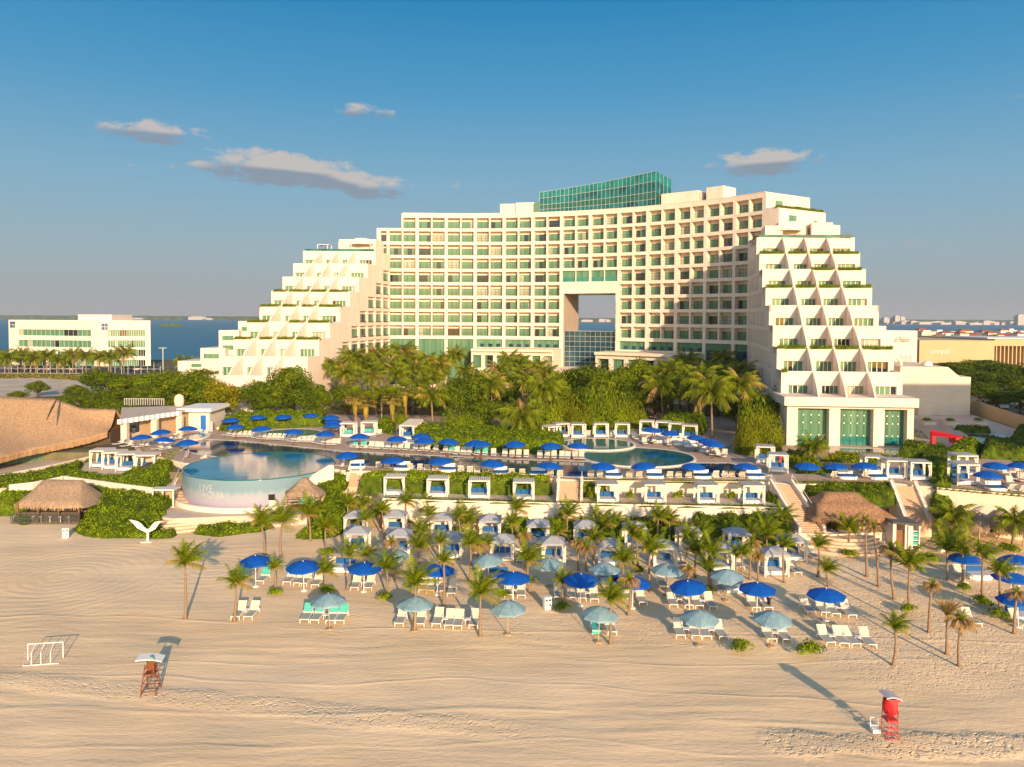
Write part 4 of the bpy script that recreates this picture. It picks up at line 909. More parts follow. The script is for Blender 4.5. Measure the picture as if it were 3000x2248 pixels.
# ---------------------------------------------------------------- terraced wings
def wing(Lf, Rf, sgn, nt, z0=41.3, nm=''):
    """Lf(k),Rf(k): front corners of tier k; sgn +1 = right wing"""
    ax = (Lf(0)-Lf(8)).normalized(); lat = (Rf(4)-Lf(4)).normalized(); back = Vector((ax.x, ax.y))
    body = MB(); front = MB(); inner = .9
    for k in range(nt):
        A, B = Lf(k), Rf(k); zt = z0-3.6*k; zb = zt-4.6; W = (B-A).length; F = lineframe(A, B)
        # roof deck slab / room block
        P = [A+back*1.0+lat*.02, B+back*1.0-lat*.02]; e = 45 if k else 40
        bl = [(P[0].x, P[0].y), (P[1].x, P[1].y), ((Rf(0)+back*14).x, (Rf(0)+back*14).y), ((Lf(0)+back*14).x, (Lf(0)+back*14).y)]
        ins = .55 if sgn > 0 else 1.25
        bl = [(P[0].x+lat.x*(ins if sgn > 0 else .0), P[0].y), (P[1].x-lat.x*(0 if sgn > 0 else ins), P[1].y), (bl[2][0]-lat.x*(0 if sgn > 0 else ins), bl[2][1]), (bl[3][0]+lat.x*(ins if sgn > 0 else 0), bl[3][1])]
        body.prism(bl, zb-.02*k if k < nt-1 else 4, zt-1.0)
        # front skin with the windows
        fr = (0, .266, .489, .717, 1.0); ops = []; sp = ((.23, .86), (.33, .96), (.25, .88), (.22, .84)) if sgn > 0 else ((.12, .80), (.22, .85), (.22, .85), (.20, .80))
        for j in range(4):
            w = (fr[j+1]-fr[j])*W; a = fr[j]*W+sp[j][0]*w; b = fr[j]*W+sp[j][1]*w; ops.append((a, b, zb+.04, zt-2.25))
        openwall(front, F, 0, W, zb, zt, ops, .55)
        for (a, b, c, d) in ops: wins.append((1/A.y+.002, F, a, b, c, d, -.5, 4))
        front.poly([F(0, -.35, zt), F(0, 0, zt), F(W, 0, zt), F(W, -.35, zt)][::-1]); front.poly([F(0, -.35, zt-1.05), F(W, -.35, zt-1.05), F(W, -.35, zt), F(0, -.35, zt)][::-1])
        # parapets along the flanks, back to the next tier up
        A2, B2 = (Lf(k-1), Rf(k-1)) if k else (Lf(0)+back*11, Rf(0)+back*11)
        for p, q, d in ((A, A2, 1), (B, B2, -1)):
            v = lat*(.3*d); front.hexa([(p.x, p.y, zt-1.2), ((p+v).x, (p+v).y, zt-1.2), ((q+v).x, (q+v).y, zt-1.2), (q.x, q.y, zt-1.2), (p.x, p.y, zt-.004), ((p+v).x, (p+v).y, zt-.004), ((q+v).x, (q+v).y, zt-.004), (q.x, q.y, zt-.004)])
        # fins
        if k < (8 if sgn > 0 else nt-1):
            C, Dd = Lf(k+1), Rf(k+1); prof = [(0, zt), (.30, zt-.85), (.62, zt-1.9), (.83, zt-2.75), (.93, zt-3.35), (.985, zt-3.6)]
            for j in (1, 2, 3):
                p = A.lerp(B, fr[j]); q = C.lerp(Dd, fr[j]); v = lat*.14; fin = MB()
                pts = [p.lerp(q, t) for t, _ in prof]; zs = [z for _, z in prof]
                Lp = [((a-v).x, (a-v).y, z) for a, z in zip(pts, zs)]; Rp = [((a+v).x, (a+v).y, z) for a, z in zip(pts, zs)]
                bL = ((q-v).x, (q-v).y, zb); bR = ((q+v).x, (q+v).y, zb); oL = ((p-v).x, (p-v).y, zb); oR = ((p+v).x, (p+v).y, zb)
                fin.poly([oL, bL]+Lp[::-1]); fin.poly([oR]+Rp+[bR])
                for i in range(len(prof)-1): fin.poly([Lp[i], Lp[i+1], Rp[i+1], Rp[i]])
                fin.build('terrace_fin', 'stucco', hotel)
    body.build('wing_body', 'stucco', hotel); front.build('wing_front', 'stucco', hotel)
    return ax, lat
def greens(Lf, Rf, k, parts, z0=41.3, h=.42):
    A, B = Lf(k), Rf(k); ax = (Lf(0)-Lf(8)).normalized(); zt = z0-3.6*k
    for a, b in parts:
        p, q = A.lerp(B, a), A.lerp(B, b); poly = [(p-ax*.12), (q-ax*.12), (q+ax*.9), (p+ax*.9)]
        o = shrub_patch('planter_greenery', poly, flat(zt-.05), h, ('leaf_bright', 'leaf'), 30, .26, .3, cat='plants', stuff=False, seed=k, share=.6)
        del o['category']; o.parent = hotel
v2 = lambda v: Vector((v.x, v.y))
RL0, RL8 = v2(ony(2217, 698, 160)), v2(ony(2303, 1167, 117.6)); RR0, RR8 = v2(ony(2504, 698, 159.3)), v2(ony(2672, 1172, 115.6))
RLf = lambda k: RL0.lerp(RL8, k/8); RRf = lambda k: RR0.lerp(RR8, k/8)
LL0, LL6 = v2(ony(888, 734, 198)), v2(ony(684, 989, 165.6)); LR0, LR6 = v2(ony(1101, 734, 198)), v2(ony(935, 989, 165.2))
LLf = lambda k: LL0.lerp(LL6, k/6); LRf = lambda k: LR0.lerp(LR6, k/6)
axR, laR = wing(RLf, RRf, 1, 8); axL, laL = wing(LLf, LRf, -1, 9)
greens(RLf, RRf, 1, [(.0, .26), (.28, .48), (.5, .71), (.73, 1)]); greens(RLf, RRf, 2, [(.47, .7), (.73, .97)]); greens(RLf, RRf, 3, [(.0, .26), (.28, .48), (.5, .71), (.73, 1)])
greens(RLf, RRf, 6, [(.0, .26), (.28, .48), (.5, .71), (.73, 1)]); greens(RLf, RRf, 7, [(.0, .06)])
greens(LLf, LRf, 3, [(.02, .2), (.22, .48), (.5, .7), (.73, .98)]); greens(LLf, LRf, 4, [(.0, .25), (.28, .46), (.52, .68), (.73, 1)]); greens(LLf, LRf, 5, [(.0, .26), (.50, .7), (.73, 1)]); greens(LLf, LRf, 6, [(.0, .22), (.3, .45), (.5, .7), (.73, 1)])
# inner flank of the left wing: recessed balconies stepping down
def flank(P0, P1, ybase, colw, rows, inset, sgn, shade=False):
    A = P0 if sgn < 0 else P1; B = P1 if sgn < 0 else P0
    return None
def side_wall(rootpt, frontf, sgn, rows):
    """rootpt: point on the flank plane near the main block; frontf(k): front corner of tier k"""
    d = (frontf(8)-frontf(0)).normalized(); mb = MB()
    if sgn < 0: F0 = lineframe(frontf(8)+d*6, rootpt)      # walking away from the sea, outward = right side (+x)
    else: F0 = lineframe(rootpt, frontf(8)+d*6)
    tot = (frontf(8)+d*6-rootpt).length
    for k in range(0, 9):
        zt = 41.3-3.6*k-.02
        zb = zt-3.6 if k < 8 else 4
        lf = (frontf(k)-rootpt).length
        s0, s1 = (tot-lf+.02, tot) if sgn < 0 else (0, lf-.02)
        if sgn > 0 and k == 8: s1 = (frontf(7)-rootpt).length
        o = []
        for (r, nc) in rows:
            z = ZR(r); c, dd = z+.02, z+2.87
            for j in range(nc):
                u0 = .4+5.3*j; u1 = u0+4.7
                if sgn > 0: u0 += 0; u1 = u0+1.3; 
                q = (tot-u1, tot-u0) if sgn < 0 else (u0, u1)
                if sgn > 0:
                    for e in (0, 2.65):
                        o.append((q[0]+e, q[0]+e+1.25, c, dd))
                else: o.append((q[0], q[1], c, dd))
        o2 = [(a, b, max(c, zb), min(d_, zt)) for a, b, c, d_ in o if min(d_, zt)-max(c, zb) > .02 and a > s0+.2 and b < s1-.2]
        openwall(mb, F0, s0, s1, zb, zt, o2, .6 if sgn < 0 else .5, maxs=50)
    for (a, b, c, d_) in o:
        kk = 8-max(0, int(math.ceil((c-(41.3-3.6*8))/3.6)))
        wins.append((.0009 if sgn < 0 else .0005, F0, a+.05, b-.05, c+.02, c+2.1, -.52 if sgn < 0 else -.45, 2))
    mb.build('wing_flank', 'stucco', hotel)
rootL = LRf(0)+axL*10.5; rootR = RLf(0)+axR*16
side_wall(rootL, LRf, -1, [(5, 1), (6, 2), (7, 3), (8, 4), (9, 5), (10, 6)])
side_wall(rootR, RLf, 1, [(5, 3), (6, 4), (7, 5), (8, 6), (9, 7), (10, 8), (11, 8), (12, 8)])
# windows: the hundred that show largest are parts of their own, the rest one part
wins.sort(key=lambda w: -w[0])
rest = MB()
for i, (key, F, a, b, c, d, n, k) in enumerate(wins):
    bright = key > .0055
    if i < 72: window(F, a, b, c, d, n, hotel, k, .3, None, ('glass_green', 'metal_dark', 'glass_dark', 'white_paint', 'glass_pale'), 3)
    else: window(F, a, b, c, d, n, hotel, k, .30, rest, fr=1)
rest.build('windows', ['glass_green', 'metal_dark', 'glass_dark', 'white_paint', 'glass_pale'], hotel)['kind'] = 'stuff'
# roof terraces on top of both wings
def top_block(A, B, ax, lat, s0, s1, t0, t1, z0, z1, m='stucco', name='roof_block'):
    mb = MB(); P = [A+lat*s+ax*t for s, t in ((s0, t0), (s1, t0), (s1, t1), (s0, t1))]; mb.prism([(p.x, p.y) for p in P], z0, z1); return mb.build(name, m, hotel)
A, B = RLf(0), RRf(0)
for s0, s1, t0, t1, z1 in ((2.0, 5.6, 2.5, 9, 44.0), (5.0, 11.0, 4.2, 11, 45.0), (11.5, 15.8, 2.4, 10, 44.6), (9.5, 12.5, 6, 11, 45.4)): top_block(A, B, axR, laR, s0, s1, t0, t1, 40.3, z1)
def pergola_slab(A, ax, lat, s0, s1, t0, t1, z): 
    mb = MB(); P = [A+lat*s+ax*t for s, t in ((s0, t0), ((s0+s1)/2, t0-1.0), (s1, t0), (s1, t1), (s0, t1))]; mb.prism([(p.x, p.y) for p in P], z, z+.3)
    for s in (s0+.3, s1-.3): q = A+lat*s+ax*(t0+.2); mb.tube([(q.x, q.y, 40.3), (q.x, q.y, z)], .12, 6)
    mb.build('roof_canopy', 'stucco_cream', hotel)
pergola_slab(A, axR, laR, 4.6, 9.6, 2.4, 5, 43.0)
top_block(A, B, axR, laR, 5.4, 10.5, 3.9, 4.15, 40.4, 42.0, 'glass_green', 'roof_window'); top_block(A, B, axR, laR, 12.0, 15.2, 2.1, 2.35, 40.4, 42.0, 'glass_green', 'roof_window')
top_block(A, B, axR, laR, .4, 19.5, .1, .16, 41.3, 41.85, 'glass_teal', 'glass_balustrade')
A, B = LLf(0), LRf(0)
for s0, s1, t0, t1, z1 in ((8, 17.5, 3.2, 9, 44.6), (11, 14, 6, 9, 45.2), (7.2, 9, 4.6, 8, 44.2)): top_block(A, B, axL, laL, s0, s1, t0, t1, 40.3, z1)
pergola_slab(A, axL, laL, 11.5, 17.0, 1.4, 4, 43.2)
top_block(A, B, axL, laL, 9.0, 16.0, 2.9, 3.15, 40.4, 42.0, 'glass_green', 'roof_window'); top_block(A, B, axL, laL, .4, 18.3, .1, .16, 41.3, 41.85, 'glass_teal', 'glass_balustrade')
mb = MB()
for s in (3.0, 5.6):
    for t in (1.6, 4): q = A+laL*s+axL*t; mb.tube([(q.x, q.y, 40.3), (q.x, q.y, 43)], .1, 4)
q = A+laL*4.3+axL*2.8; mb.rbox(q.x, q.y, 3.0, 2.8, 43, 43.12); mb.build('roof_pergola', 'white_paint', hotel)
# stepped end tiers at the right end of the main block
e0 = FM(SR-3.6, 0, 0); 
def tier(s, zt, zb, L=13.5, wd=None):
    p, q = fac(s); t = Vector((-q.y, q.x)); t = Vector((q.y*-1, q.x)); tt = Vector((q.x, q.y))
    a = p; b = p-tt*L; dirn = Vector((-tt.y, tt.x)); 
    F = lineframe(a, b) if (b-a).cross(Vector((0, 0, 1)) if False else Vector((0, 1))) is None else lineframe(a, b)
    return a, b
mb = MB(); tg = lambda s: (fac(s)[0], fac(s)[1])
for s0, s1, zt in ((SR-3.6, SR+.0, 49.0), (SR, SR+3.6, 45.4)):
    P = [FM(s0-.2, .02, 0), FM(s1, .02, 0), FM(s1, -15.5, 0), FM(s0-.2, -15.5, 0)]; mb.prism([(p[0], p[1]) for p in P], 4 if zt < 46 else 40, zt)
mb.build('end_tier', 'stucco', hotel)
for s, zz in ((SR-3.55, 49.35), (SR+.05, 45.7)):
    for u0, u1, hh in ((3.2, 5.6, 1.6), (10.5, 12.5, .9)):
        mb = MB(); mb.poly([FM(s+.33, -u0, zz), FM(s+.33, -u1, zz), FM(s+.33, -u1, zz+hh), FM(s+.33, -u0, zz+hh)]); mb.build('window', 'glass_green', hotel)
for s, zz in ((SR+.0, 49.0),):
    P = [FM(s-.9, .1, 0), FM(s+.12, .1, 0), FM(s+.12, -15.2, 0), FM(s-.9, -15.2, 0)]
    o = shrub_patch('planter_greenery', [(p[0], p[1]) for p in P], flat(zz-.05), .4, ('leaf_bright', 'leaf'), 30, .26, .3, cat='plants', stuff=False, share=.6); del o['category']; o.parent = hotel
# ---- glass-fronted pavilion under the right wing
A, B = v2(ony(2303, 1167, 117.4)), v2(ony(2690, 1172, 115.4)); F = lineframe(A, B); W = (B-A).length; zc = 12.55
mb = MB()
def slab(s0, s1, n0, n1, z0, z1, M=None): (M or mb).hexa([F(s0, n0, z0), F(s1, n0, z0), F(s1, n1, z0), F(s0, n1, z0), F(s0, n0, z1), F(s1, n0, z1), F(s1, n1, z1), F(s0, n1, z1)])
slab(-.3, W, .35, -9.0, zc-1.35, zc)
for s0, s1 in ((.3, 1.9), (6.6, 8.2), (13.1, 14.7), (W-1.3, W-.35)):
    slab(s0, s1, -.5, -2.3, 4.4, zc-1.4)
slab(.3, W-.35, -.55, -2.2, zc-1.8, zc-1.36)
mb.build('canopy', 'stucco', hotel)
mb = MB(); slab(.4, W-.6, -3.4, -20, 4.4, zc-1.37); mb.build('pavilion_body', 'stucco_cream', hotel)
for s0, s1, n in ((1.9, 6.6, 4), (8.2, 13.1, 5), (14.7, W-1.35, 4)):
    mb = MB()
    for i in range(n):
        a, b = s0+(s1-s0)*i/n, s0+(s1-s0)*(i+1)/n
        mb.poly([F(a, -1.9, 6.3), F(b, -1.9, 6.3), F(b, -1.9, zc-1.85), F(a, -1.9, zc-1.85)], 0); mb.poly([F(a, -1.95, 4.9), F(b, -1.95, 4.9), F(b, -1.95, 6.3), F(a, -1.95, 6.3)], 2)
        if i: 
            mb.poly([F(a-.03, -1.86, 4.9), F(a+.03, -1.86, 4.9), F(a+.03, -1.86, zc-1.85), F(a-.03, -1.86, zc-1.85)], 1)
            for z in (6.5, 8.4, 9.6): p = F(a, -1.8, z); mb.box(p[0]-.09, p[0]+.09, p[1]-.05, p[1]+.05, z-.09, z+.09, 3)
    mb.poly([F(s0, -1.87, 8.38), F(s1, -1.87, 8.38), F(s1, -1.87, 8.43), F(s0, -1.87, 8.43)], 1)
    mb.build('pavilion_glass', ['glass_green', 'metal_dark', 'glass_deep', 'white_paint'], hotel)
mb = MB(); slab(-.6, W+.2, .2, -2.5, 4.3, 4.75); mb.build('plinth', 'paving_light', hotel)
# blocks right of the wing: service annex with sloping shoulder, and the sign block
an = thing('service_annex', 'plain cream windowless annex with a sloping shoulder beside the right wing', 'annex')
y0 = 160; xs = lambda px, y=y0: ony(px, 1000, y).x; zz_ = lambda px, py, y=y0: ony(px, py, y).z
prof = [(xs(2640), 4), (xs(2847), 4), (xs(2847), zz_(2847, 1105)), (xs(2815), zz_(2815, 1105)), (xs(2780), zz_(2780, 1076)), (xs(2640), zz_(2640, 1074))]
mb = MB(); b = len(mb.v); k = len(prof); mb.v += [(x, y0, z) for x, z in prof]+[(x+3, y0+20, z) for x, z in prof]; mb.f += [tuple(range(k)), tuple(range(2*k-1, k-1, -1))]; mb.m += [0, 0]
for i in range(k): j = (i+1) % k; mb.f.append((i, k+i, k+j, j)); mb.m.append(0)
mb.build('wall', 'stucco_cream', an)
mb = MB(); x = xs(2741); mb.lathe(x, y0+3, [(1.1, zz_(2741, 1074)), (.95, zz_(2741, 1074)+.5), (.6, zz_(2741, 1074)+.9), (.05, zz_(2741, 1074)+1.1)], 14); mb.build('roof_dome', 'far_white', an, True)
mb = MB(); x = xs(2650); mb.tube([(x+1.4*math.cos(R(a)), y0+4, zz_(2650, 1074)+1.7*math.sin(R(a))) for a in range(0, 181, 20)], .35, 6); mb.build('roof_arch', 'stucco_cream', an)
mb = MB(); mb.box(xs(2688)-.1, xs(2728), y0-1.2, y0+.2, 4.2, zz_(2700, 1178)); mb.build('lean_to', 'stucco_cream', an)
dp = thing('department_store', 'white block with brown script lettering, behind the right wing', 'store', None, (0, 0, 0)); y1 = 185
mb = MB(); mb.box(ony(2560, 1000, y1).x, ony(2687, 1000, y1).x, y1, y1+25, 4, ony(2640, 969, y1).z); mb.build('wall', 'stucco', dp)
letters('el Palacio', 1.9, 'lettering', dp, (ony(2641, 1002, y1).x, y1-.06, ony(2641, 1003, y1).z), shear=.35, sx=.52)
mb = MB()
for i in range(3): x = ony(2637+13*i, 1050, y1).x; mb.box(x, x+.85, y1-.05, y1+.3, ony(2650, 1058, y1).z, ony(2650, 1040, y1).z)
mb.build('window', 'roof_grey', dp)
lv = thing('shopping_store', 'long tan windowless store with white lettering, behind the dark trees', 'store'); y2 = 300; X = lambda px: ony(px, 1000, y2).x; Z = lambda py, px=2850: ony(px, py, y2).z
mb = MB(); mb.box(X(2694), X(2914), y2, y2+60, 4, Z(998)); mb.box(X(2914)+.01, X(3260), y2+.0, y2+60, Z(1014, 2950), Z(994)); mb.box(X(2914)+.01, X(3260), y2+2.5, y2+60, 4, Z(1014, 2950)-.02); mb.box(X(2688), X(2694)-.01, y2+1.5, y2+60, 4, Z(998)-.3)
mb.build('wall', 'tan_wall', lv)
for i in range(14):
    mb = MB(); mb.box(X(2920+11.7*i), X(2923+11.7*i), y2+.2, y2+2.4, 4, Z(1014, 2950)-.03); mb.build('column', 'tan_wall', lv)
letters('Liverpool', 2.9, 'lettering_white', lv, (X(2755), y2-.1, Z(1036, 2755)), sx=.70, ext=.03)
mb = MB(); mb.box(X(2930), X(3300), y2+8, y2+40, Z(995), Z(991)); mb.build('roof_block', 'far_white', lv)
# boundary wall running forward at the right
p0, p1, p2 = onz(2846, 1212, 4.2), onz(3000, 1262, 4.2), onz(3150, 1315, 4.2); mb = MB()
for a, b in ((p0, p1), (p1, p2)):
    mb.hexa([(a.x, a.y, 4), (b.x, b.y, 4), (b.x+.3, b.y+.3, 4), (a.x+.3, a.y+.3, 4), (a.x, a.y, 7.2), (b.x, b.y, 6.8), (b.x+.3, b.y+.3, 6.8), (a.x+.3, a.y+.3, 7.2)])
tag(mb.build('boundary_wall', 'tan_wall'), 'long tan garden wall running forward from the annex at the right', 'wall')
# plain unseen block added on the right to cast shade over garden and annex
mb = MB(); mb.box(90, 150, 48, 72, -.2, 36.5)
nb = thing('shade_block', 'plain cream block added out of view to shade the annex', 'shade block'); mb.build('wall', 'stucco_cream', nb)
# left side blocks behind the left wing
la = thing('wing_annex', 'low white stepped blocks with ribbon windows behind the left wing', 'annex')
for (a, b, t, bt, y, w) in ((698, 735, 941, 1000, 186, [(708, 730, 958, 970)]), (641, 700, 968, 1040, 184, [(651, 684, 984, 997), (651, 684, 1012, 1025)]), (587, 660, 1020, 1062, 182, [(596, 641, 1037, 1051)]), (520, 645, 1058, 1090, 180, [(560, 590, 1066, 1076)])):
    mb = MB(); mb.box(ony(a, 1000, y).x, ony(b, 1000, y).x, y, y+10, 4, ony(a, t, y).z); mb.build('wall', 'stucco', la)
    for c, d, e, f in w: mb = MB(); mb.box(ony(c, 1000, y).x, ony(d, 1000, y).x, y-.04, y+.1, ony(c, f, y).z, ony(c, e, y).z); mb.build('window', 'glass_green', la)
# ---------------------------------------------------------------- office building at the far left
of = thing('office_building', 'four-storey cream office building with ribbon windows by the lagoon', 'office')
C0 = v2(ony(295, 1000, 306)); L0_ = v2(ony(26, 1000, 316)); R0_ = v2(ony(441, 1000, 311)); zt = ony(295, 939, 306).z
mb = MB(); Wl = (C0-L0_).length; Wr = (R0_-C0).length; FL = lineframe(L0_, C0); FR = lineframe(C0, R0_)
u = lambda px: (px-26)/269*Wl; v = lambda px: (px-295)/146*Wr
zf = lambda py: ony(200, py, 312).z
opl = [(u(54), u(268), zf(984), zf(966)), (u(54), u(268), zf(1017), zf(997)), (u(54), u(275), 4.2, zf(1029))]
opr = [(v(316), v(425), zf(984), zf(966)), (v(316), v(425), zf(1016), zf(996)), (v(316), v(425), zf(1042), zf(1023)), (v(316), v(425), 4.2, zf(1053))]
openwall(mb, FL, 0, Wl, 4, zt, opl, .5); openwall(mb, FR, 0, Wr, 4, zt, opr, .5)
mb.prism([(L0_.x+.3, L0_.y+.7), (C0.x, C0.y+.8), (R0_.x-.3, R0_.y+.8), (R0_.x-18, R0_.y+25), (L0_.x-3, L0_.y+28)], 4, zt-.5)
mb.box(ony(235, 1, 318).x, ony(333, 1, 318).x, 313, 330, zt-.5, ony(235, 922, 318).z); mb.build('wall', 'stucco', of)
for FF, oo in ((FL, opl), (FR, opr)):
    for a, b, c, d in oo: window(FF, a, b, c, d, -.4, of, 16, 1.0, fr=3)
for FF, c0, z0_ in ((FL, u(31), zf(959)), (FR, v(298), zf(963))):      # the four-square emblem
    mb = MB(); w = 1.15 if FF is FL else 1.05
    for i in range(2):
        for j in range(2):
            a = c0+i*(w+.16); z = z0_-.4+j*1.4; mb.hexa([FF(a, .12, z), FF(a+w, .12, z), FF(a+w, .0, z), FF(a, .0, z), FF(a, .12, z+1.2), FF(a+w, .12, z+1.2), FF(a+w, .0, z+1.2), FF(a, .0, z+1.2)], 1 if (j == 0 and i == 1) else 0)
    mb.build('emblem', ['sign_blue', 'sign_green'], of)
for a, b in ((u(74), u(102)), (u(148), u(177))):
    mb = MB(); mb.tube([FL(a, 1.5, 4), FL(a, 1.5, zf(1030)), FL(b, 1.5, zf(1030)), FL(b, 1.5, 4)], .5, 4); mb.build('portal_frame', 'white_paint', of)
# ================================================================ beach and pool furniture prototypes (unlinked meshes, shared by all copies)
def proto(*parts): return parts            # (name, mesh, [sub parts])
def place(pr, name, cat, group, loc, rz=0, sc=None):
    o = thing(name, '', cat, group, loc, rz, sc)
    for n, me, *sub in pr:
        c = link(n, me, o)
        for sn, sm in (sub[0] if sub else []): link(sn, sm, c)
    return o
def lounger_proto(towel=None, back=52, legs=True):
    W, L = .66, 1.30; h = .32; e = R(back); bl = .80
    f = MB()
    for s in (-1, 1):
        x = s*W/2; f.tube([(x, -L, h), (x, 0, h), (x, .55, h)], .032, 5); f.tube([(x, 0, h), (x, bl*math.cos(e), h+bl*math.sin(e))], .028, 5)
        f.tube([(x*1.05, -.25, h+.18), (x*1.05, .12, h+.22), (x*1.05, .15, h)], .03, 4)
    f.tube([(-W/2, -L, h), (W/2, -L, h)], .03, 5); f.tube([(-W/2, bl*math.cos(e), h+bl*math.sin(e)), (W/2, bl*math.cos(e), h+bl*math.sin(e))], .028, 5); f.tube([(-W/2, .5, h), (W/2, .5, h)], .03, 5)
    seat = MB(); seat.box(-W/2+.03, W/2-.03, -L+.04, -.02, h-.005, h+.03)
    bk = MB(); c, q = math.cos(e), math.sin(e); a = (0.02, .0); P = lambda t, o: (t*c-o*q, h+.02+t*q+o*c)
    for t0, t1 in ((.0, bl-.03),):
        y0, z0 = P(t0, 0); y1, z1 = P(t1, 0); y2, z2 = P(t1, .035); y3, z3 = P(t0, .035)
        bk.hexa([(-W/2+.03, y0, z0), (W/2-.03, y0, z0), (W/2-.03, y1, z1), (-W/2+.03, y1, z1), (-W/2+.03, y3, z3), (W/2-.03, y3, z3), (W/2-.03, y2, z2), (-W/2+.03, y2, z2)])
    parts = [('frame', f.mesh('lounger_frame', 'white_paint')), ('seat', seat.mesh('lounger_seat', 'sling_grey')), ('backrest', bk.mesh('lounger_backrest', 'sling'))]
    if legs:
        for s in (-1, 1):
            for y in (-L+.12, .35):
                m = MB(); m.tube([(s*W/2, y, h), (s*(W/2+.02), y+(-.06 if y < 0 else .08), 0)], [.035, .025], 5); parts.append(('leg', m.mesh('lounger_leg', 'white_paint')))
    if towel:
        t = MB(); o = .05
        y0, z0 = P(.12, o); y1, z1 = P(bl+.02, o); y2, z2 = P(bl+.03, -.04); y3, z3 = P(bl-.42, -.05)
        for A, B in (((y0, z0), (y1, z1)), ((y1, z1), (y2, z2)), ((y2, z2), (y3, z3))):
            t.poly([(-W/2-.03, A[0], A[1]), (W/2+.03, A[0], A[1]), (W/2+.03, B[0], B[1]), (-W/2-.03, B[0], B[1])])
        if towel == 'full': t.poly([(-W/2-.02, -L+.1, h+.05), (W/2+.02, -L+.1, h+.05), (W/2+.02, y0, z0), (-W/2-.02, y0, z0)]); t.poly([(-W/2-.02, -L+.1, h+.05), (W/2+.02, -L+.1, h+.05), (W/2+.03, -L+.02, .08), (-W/2-.03, -L+.02, .08)])
        parts.append(('towel', t.mesh('lounger_towel', 'green_towel')))
    return parts
LOU = {'w': lounger_proto(), 'g': lounger_proto('head'), 'G': lounger_proto('full'), 'd': lounger_proto(None, 55, False), 'dg': lounger_proto('head', 55, False)}
def umbrella_proto(R_, h, m, n=8, rise=.75, pole='white_paint'):
    c = MB(); top = (0, 0, h); P = []
    for i in range(n): t = 2*math.pi*(i+.5)/n; P.append((R_*math.cos(t), R_*math.sin(t), h-rise))
    for i in range(n):
        a, b = P[i], P[(i+1) % n]; m1 = tuple((x+y)/2 for x, y in zip(a, b)); m1 = (m1[0]*.97, m1[1]*.97, m1[2]+.05)
        k = 4; pa = [tuple(top[j]+(a[j]-top[j])*t for j in range(3)) for t in (0, .33, .66, 1)]; pb = [tuple(top[j]+(b[j]-top[j])*t for j in range(3)) for t in (0, .33, .66, 1)]
        sag = lambda p, t: (p[0], p[1], p[2]+.10*math.sin(math.pi*t))
        pa = [sag(p, t) for p, t in zip(pa, (0, .33, .66, 1))]; pb = [sag(p, t) for p, t in zip(pb, (0, .33, .66, 1))]
        for j in range(3):
            if j == 0: c.poly([pa[0], pa[1], pb[1]])
            else: c.poly([pa[j], pa[j+1], pb[j+1], pb[j]])
        c.poly([a, (a[0]*1.0, a[1]*1.0, a[2]-.14), (b[0], b[1], b[2]-.14), b])
    rb = []
    for i in range(n):
        r = MB(); a = P[i]; r.tube([(0, 0, h-.05), (a[0]*.97, a[1]*.97, a[2]-.02)], .015, 3); rb.append(('rib', r.mesh('umbrella_rib', pole)))
    p = MB(); p.tube([(0, 0, -.1), (0, 0, h+.08)], .035, 6); b = MB(); b.lathe(0, 0, [(.28, 0), (.28, .09), (.05, .12)], 10)
    q = [('canopy', c.mesh('umbrella_canopy', m)), ('pole', p.mesh('umbrella_pole', pole)), ('base', b.mesh('umbrella_base', pole))]
    return q+rb[:8]
UB = {'b': umbrella_proto(1.53, 2.75, 'blue_canvas', rise=.52), 'p': umbrella_proto(1.45, 2.75, 'pale_canvas', rise=.62, pole='wood_pale'), 'd': umbrella_proto(1.5, 2.45, 'blue_canvas', rise=.50, pole='wood')}
def curtain(x, y, h, dirx, z0=.25, m='white_canvas'):
    mb = MB(); n = 9
    prof = [(1.0, .15), (.78, .10), (.5, .06), (.25, .08), (0, .11)]
    for j in range(len(prof)-1):
        (t0, r0), (t1, r1) = prof[j], prof[j+1]; za, zb = z0+(h-z0)*t0, z0+(h-z0)*t1
        for i in range(n):
            a0, a1 = 2*math.pi*i/n, 2*math.pi*(i+1)/n; k0 = 1+.25*(i % 2); k1 = 1+.25*((i+1) % 2)
            f = lambda r, a, k: (x+dirx*r*.6+r*k*math.cos(a), y+r*.55*k*math.sin(a))
            mb.poly([(*f(r0, a0, k0), za), (*f(r1, a0, k0), zb), (*f(r1, a1, k1), zb), (*f(r0, a1, k1), za)])
    return mb.mesh('cabana_curtain', m)
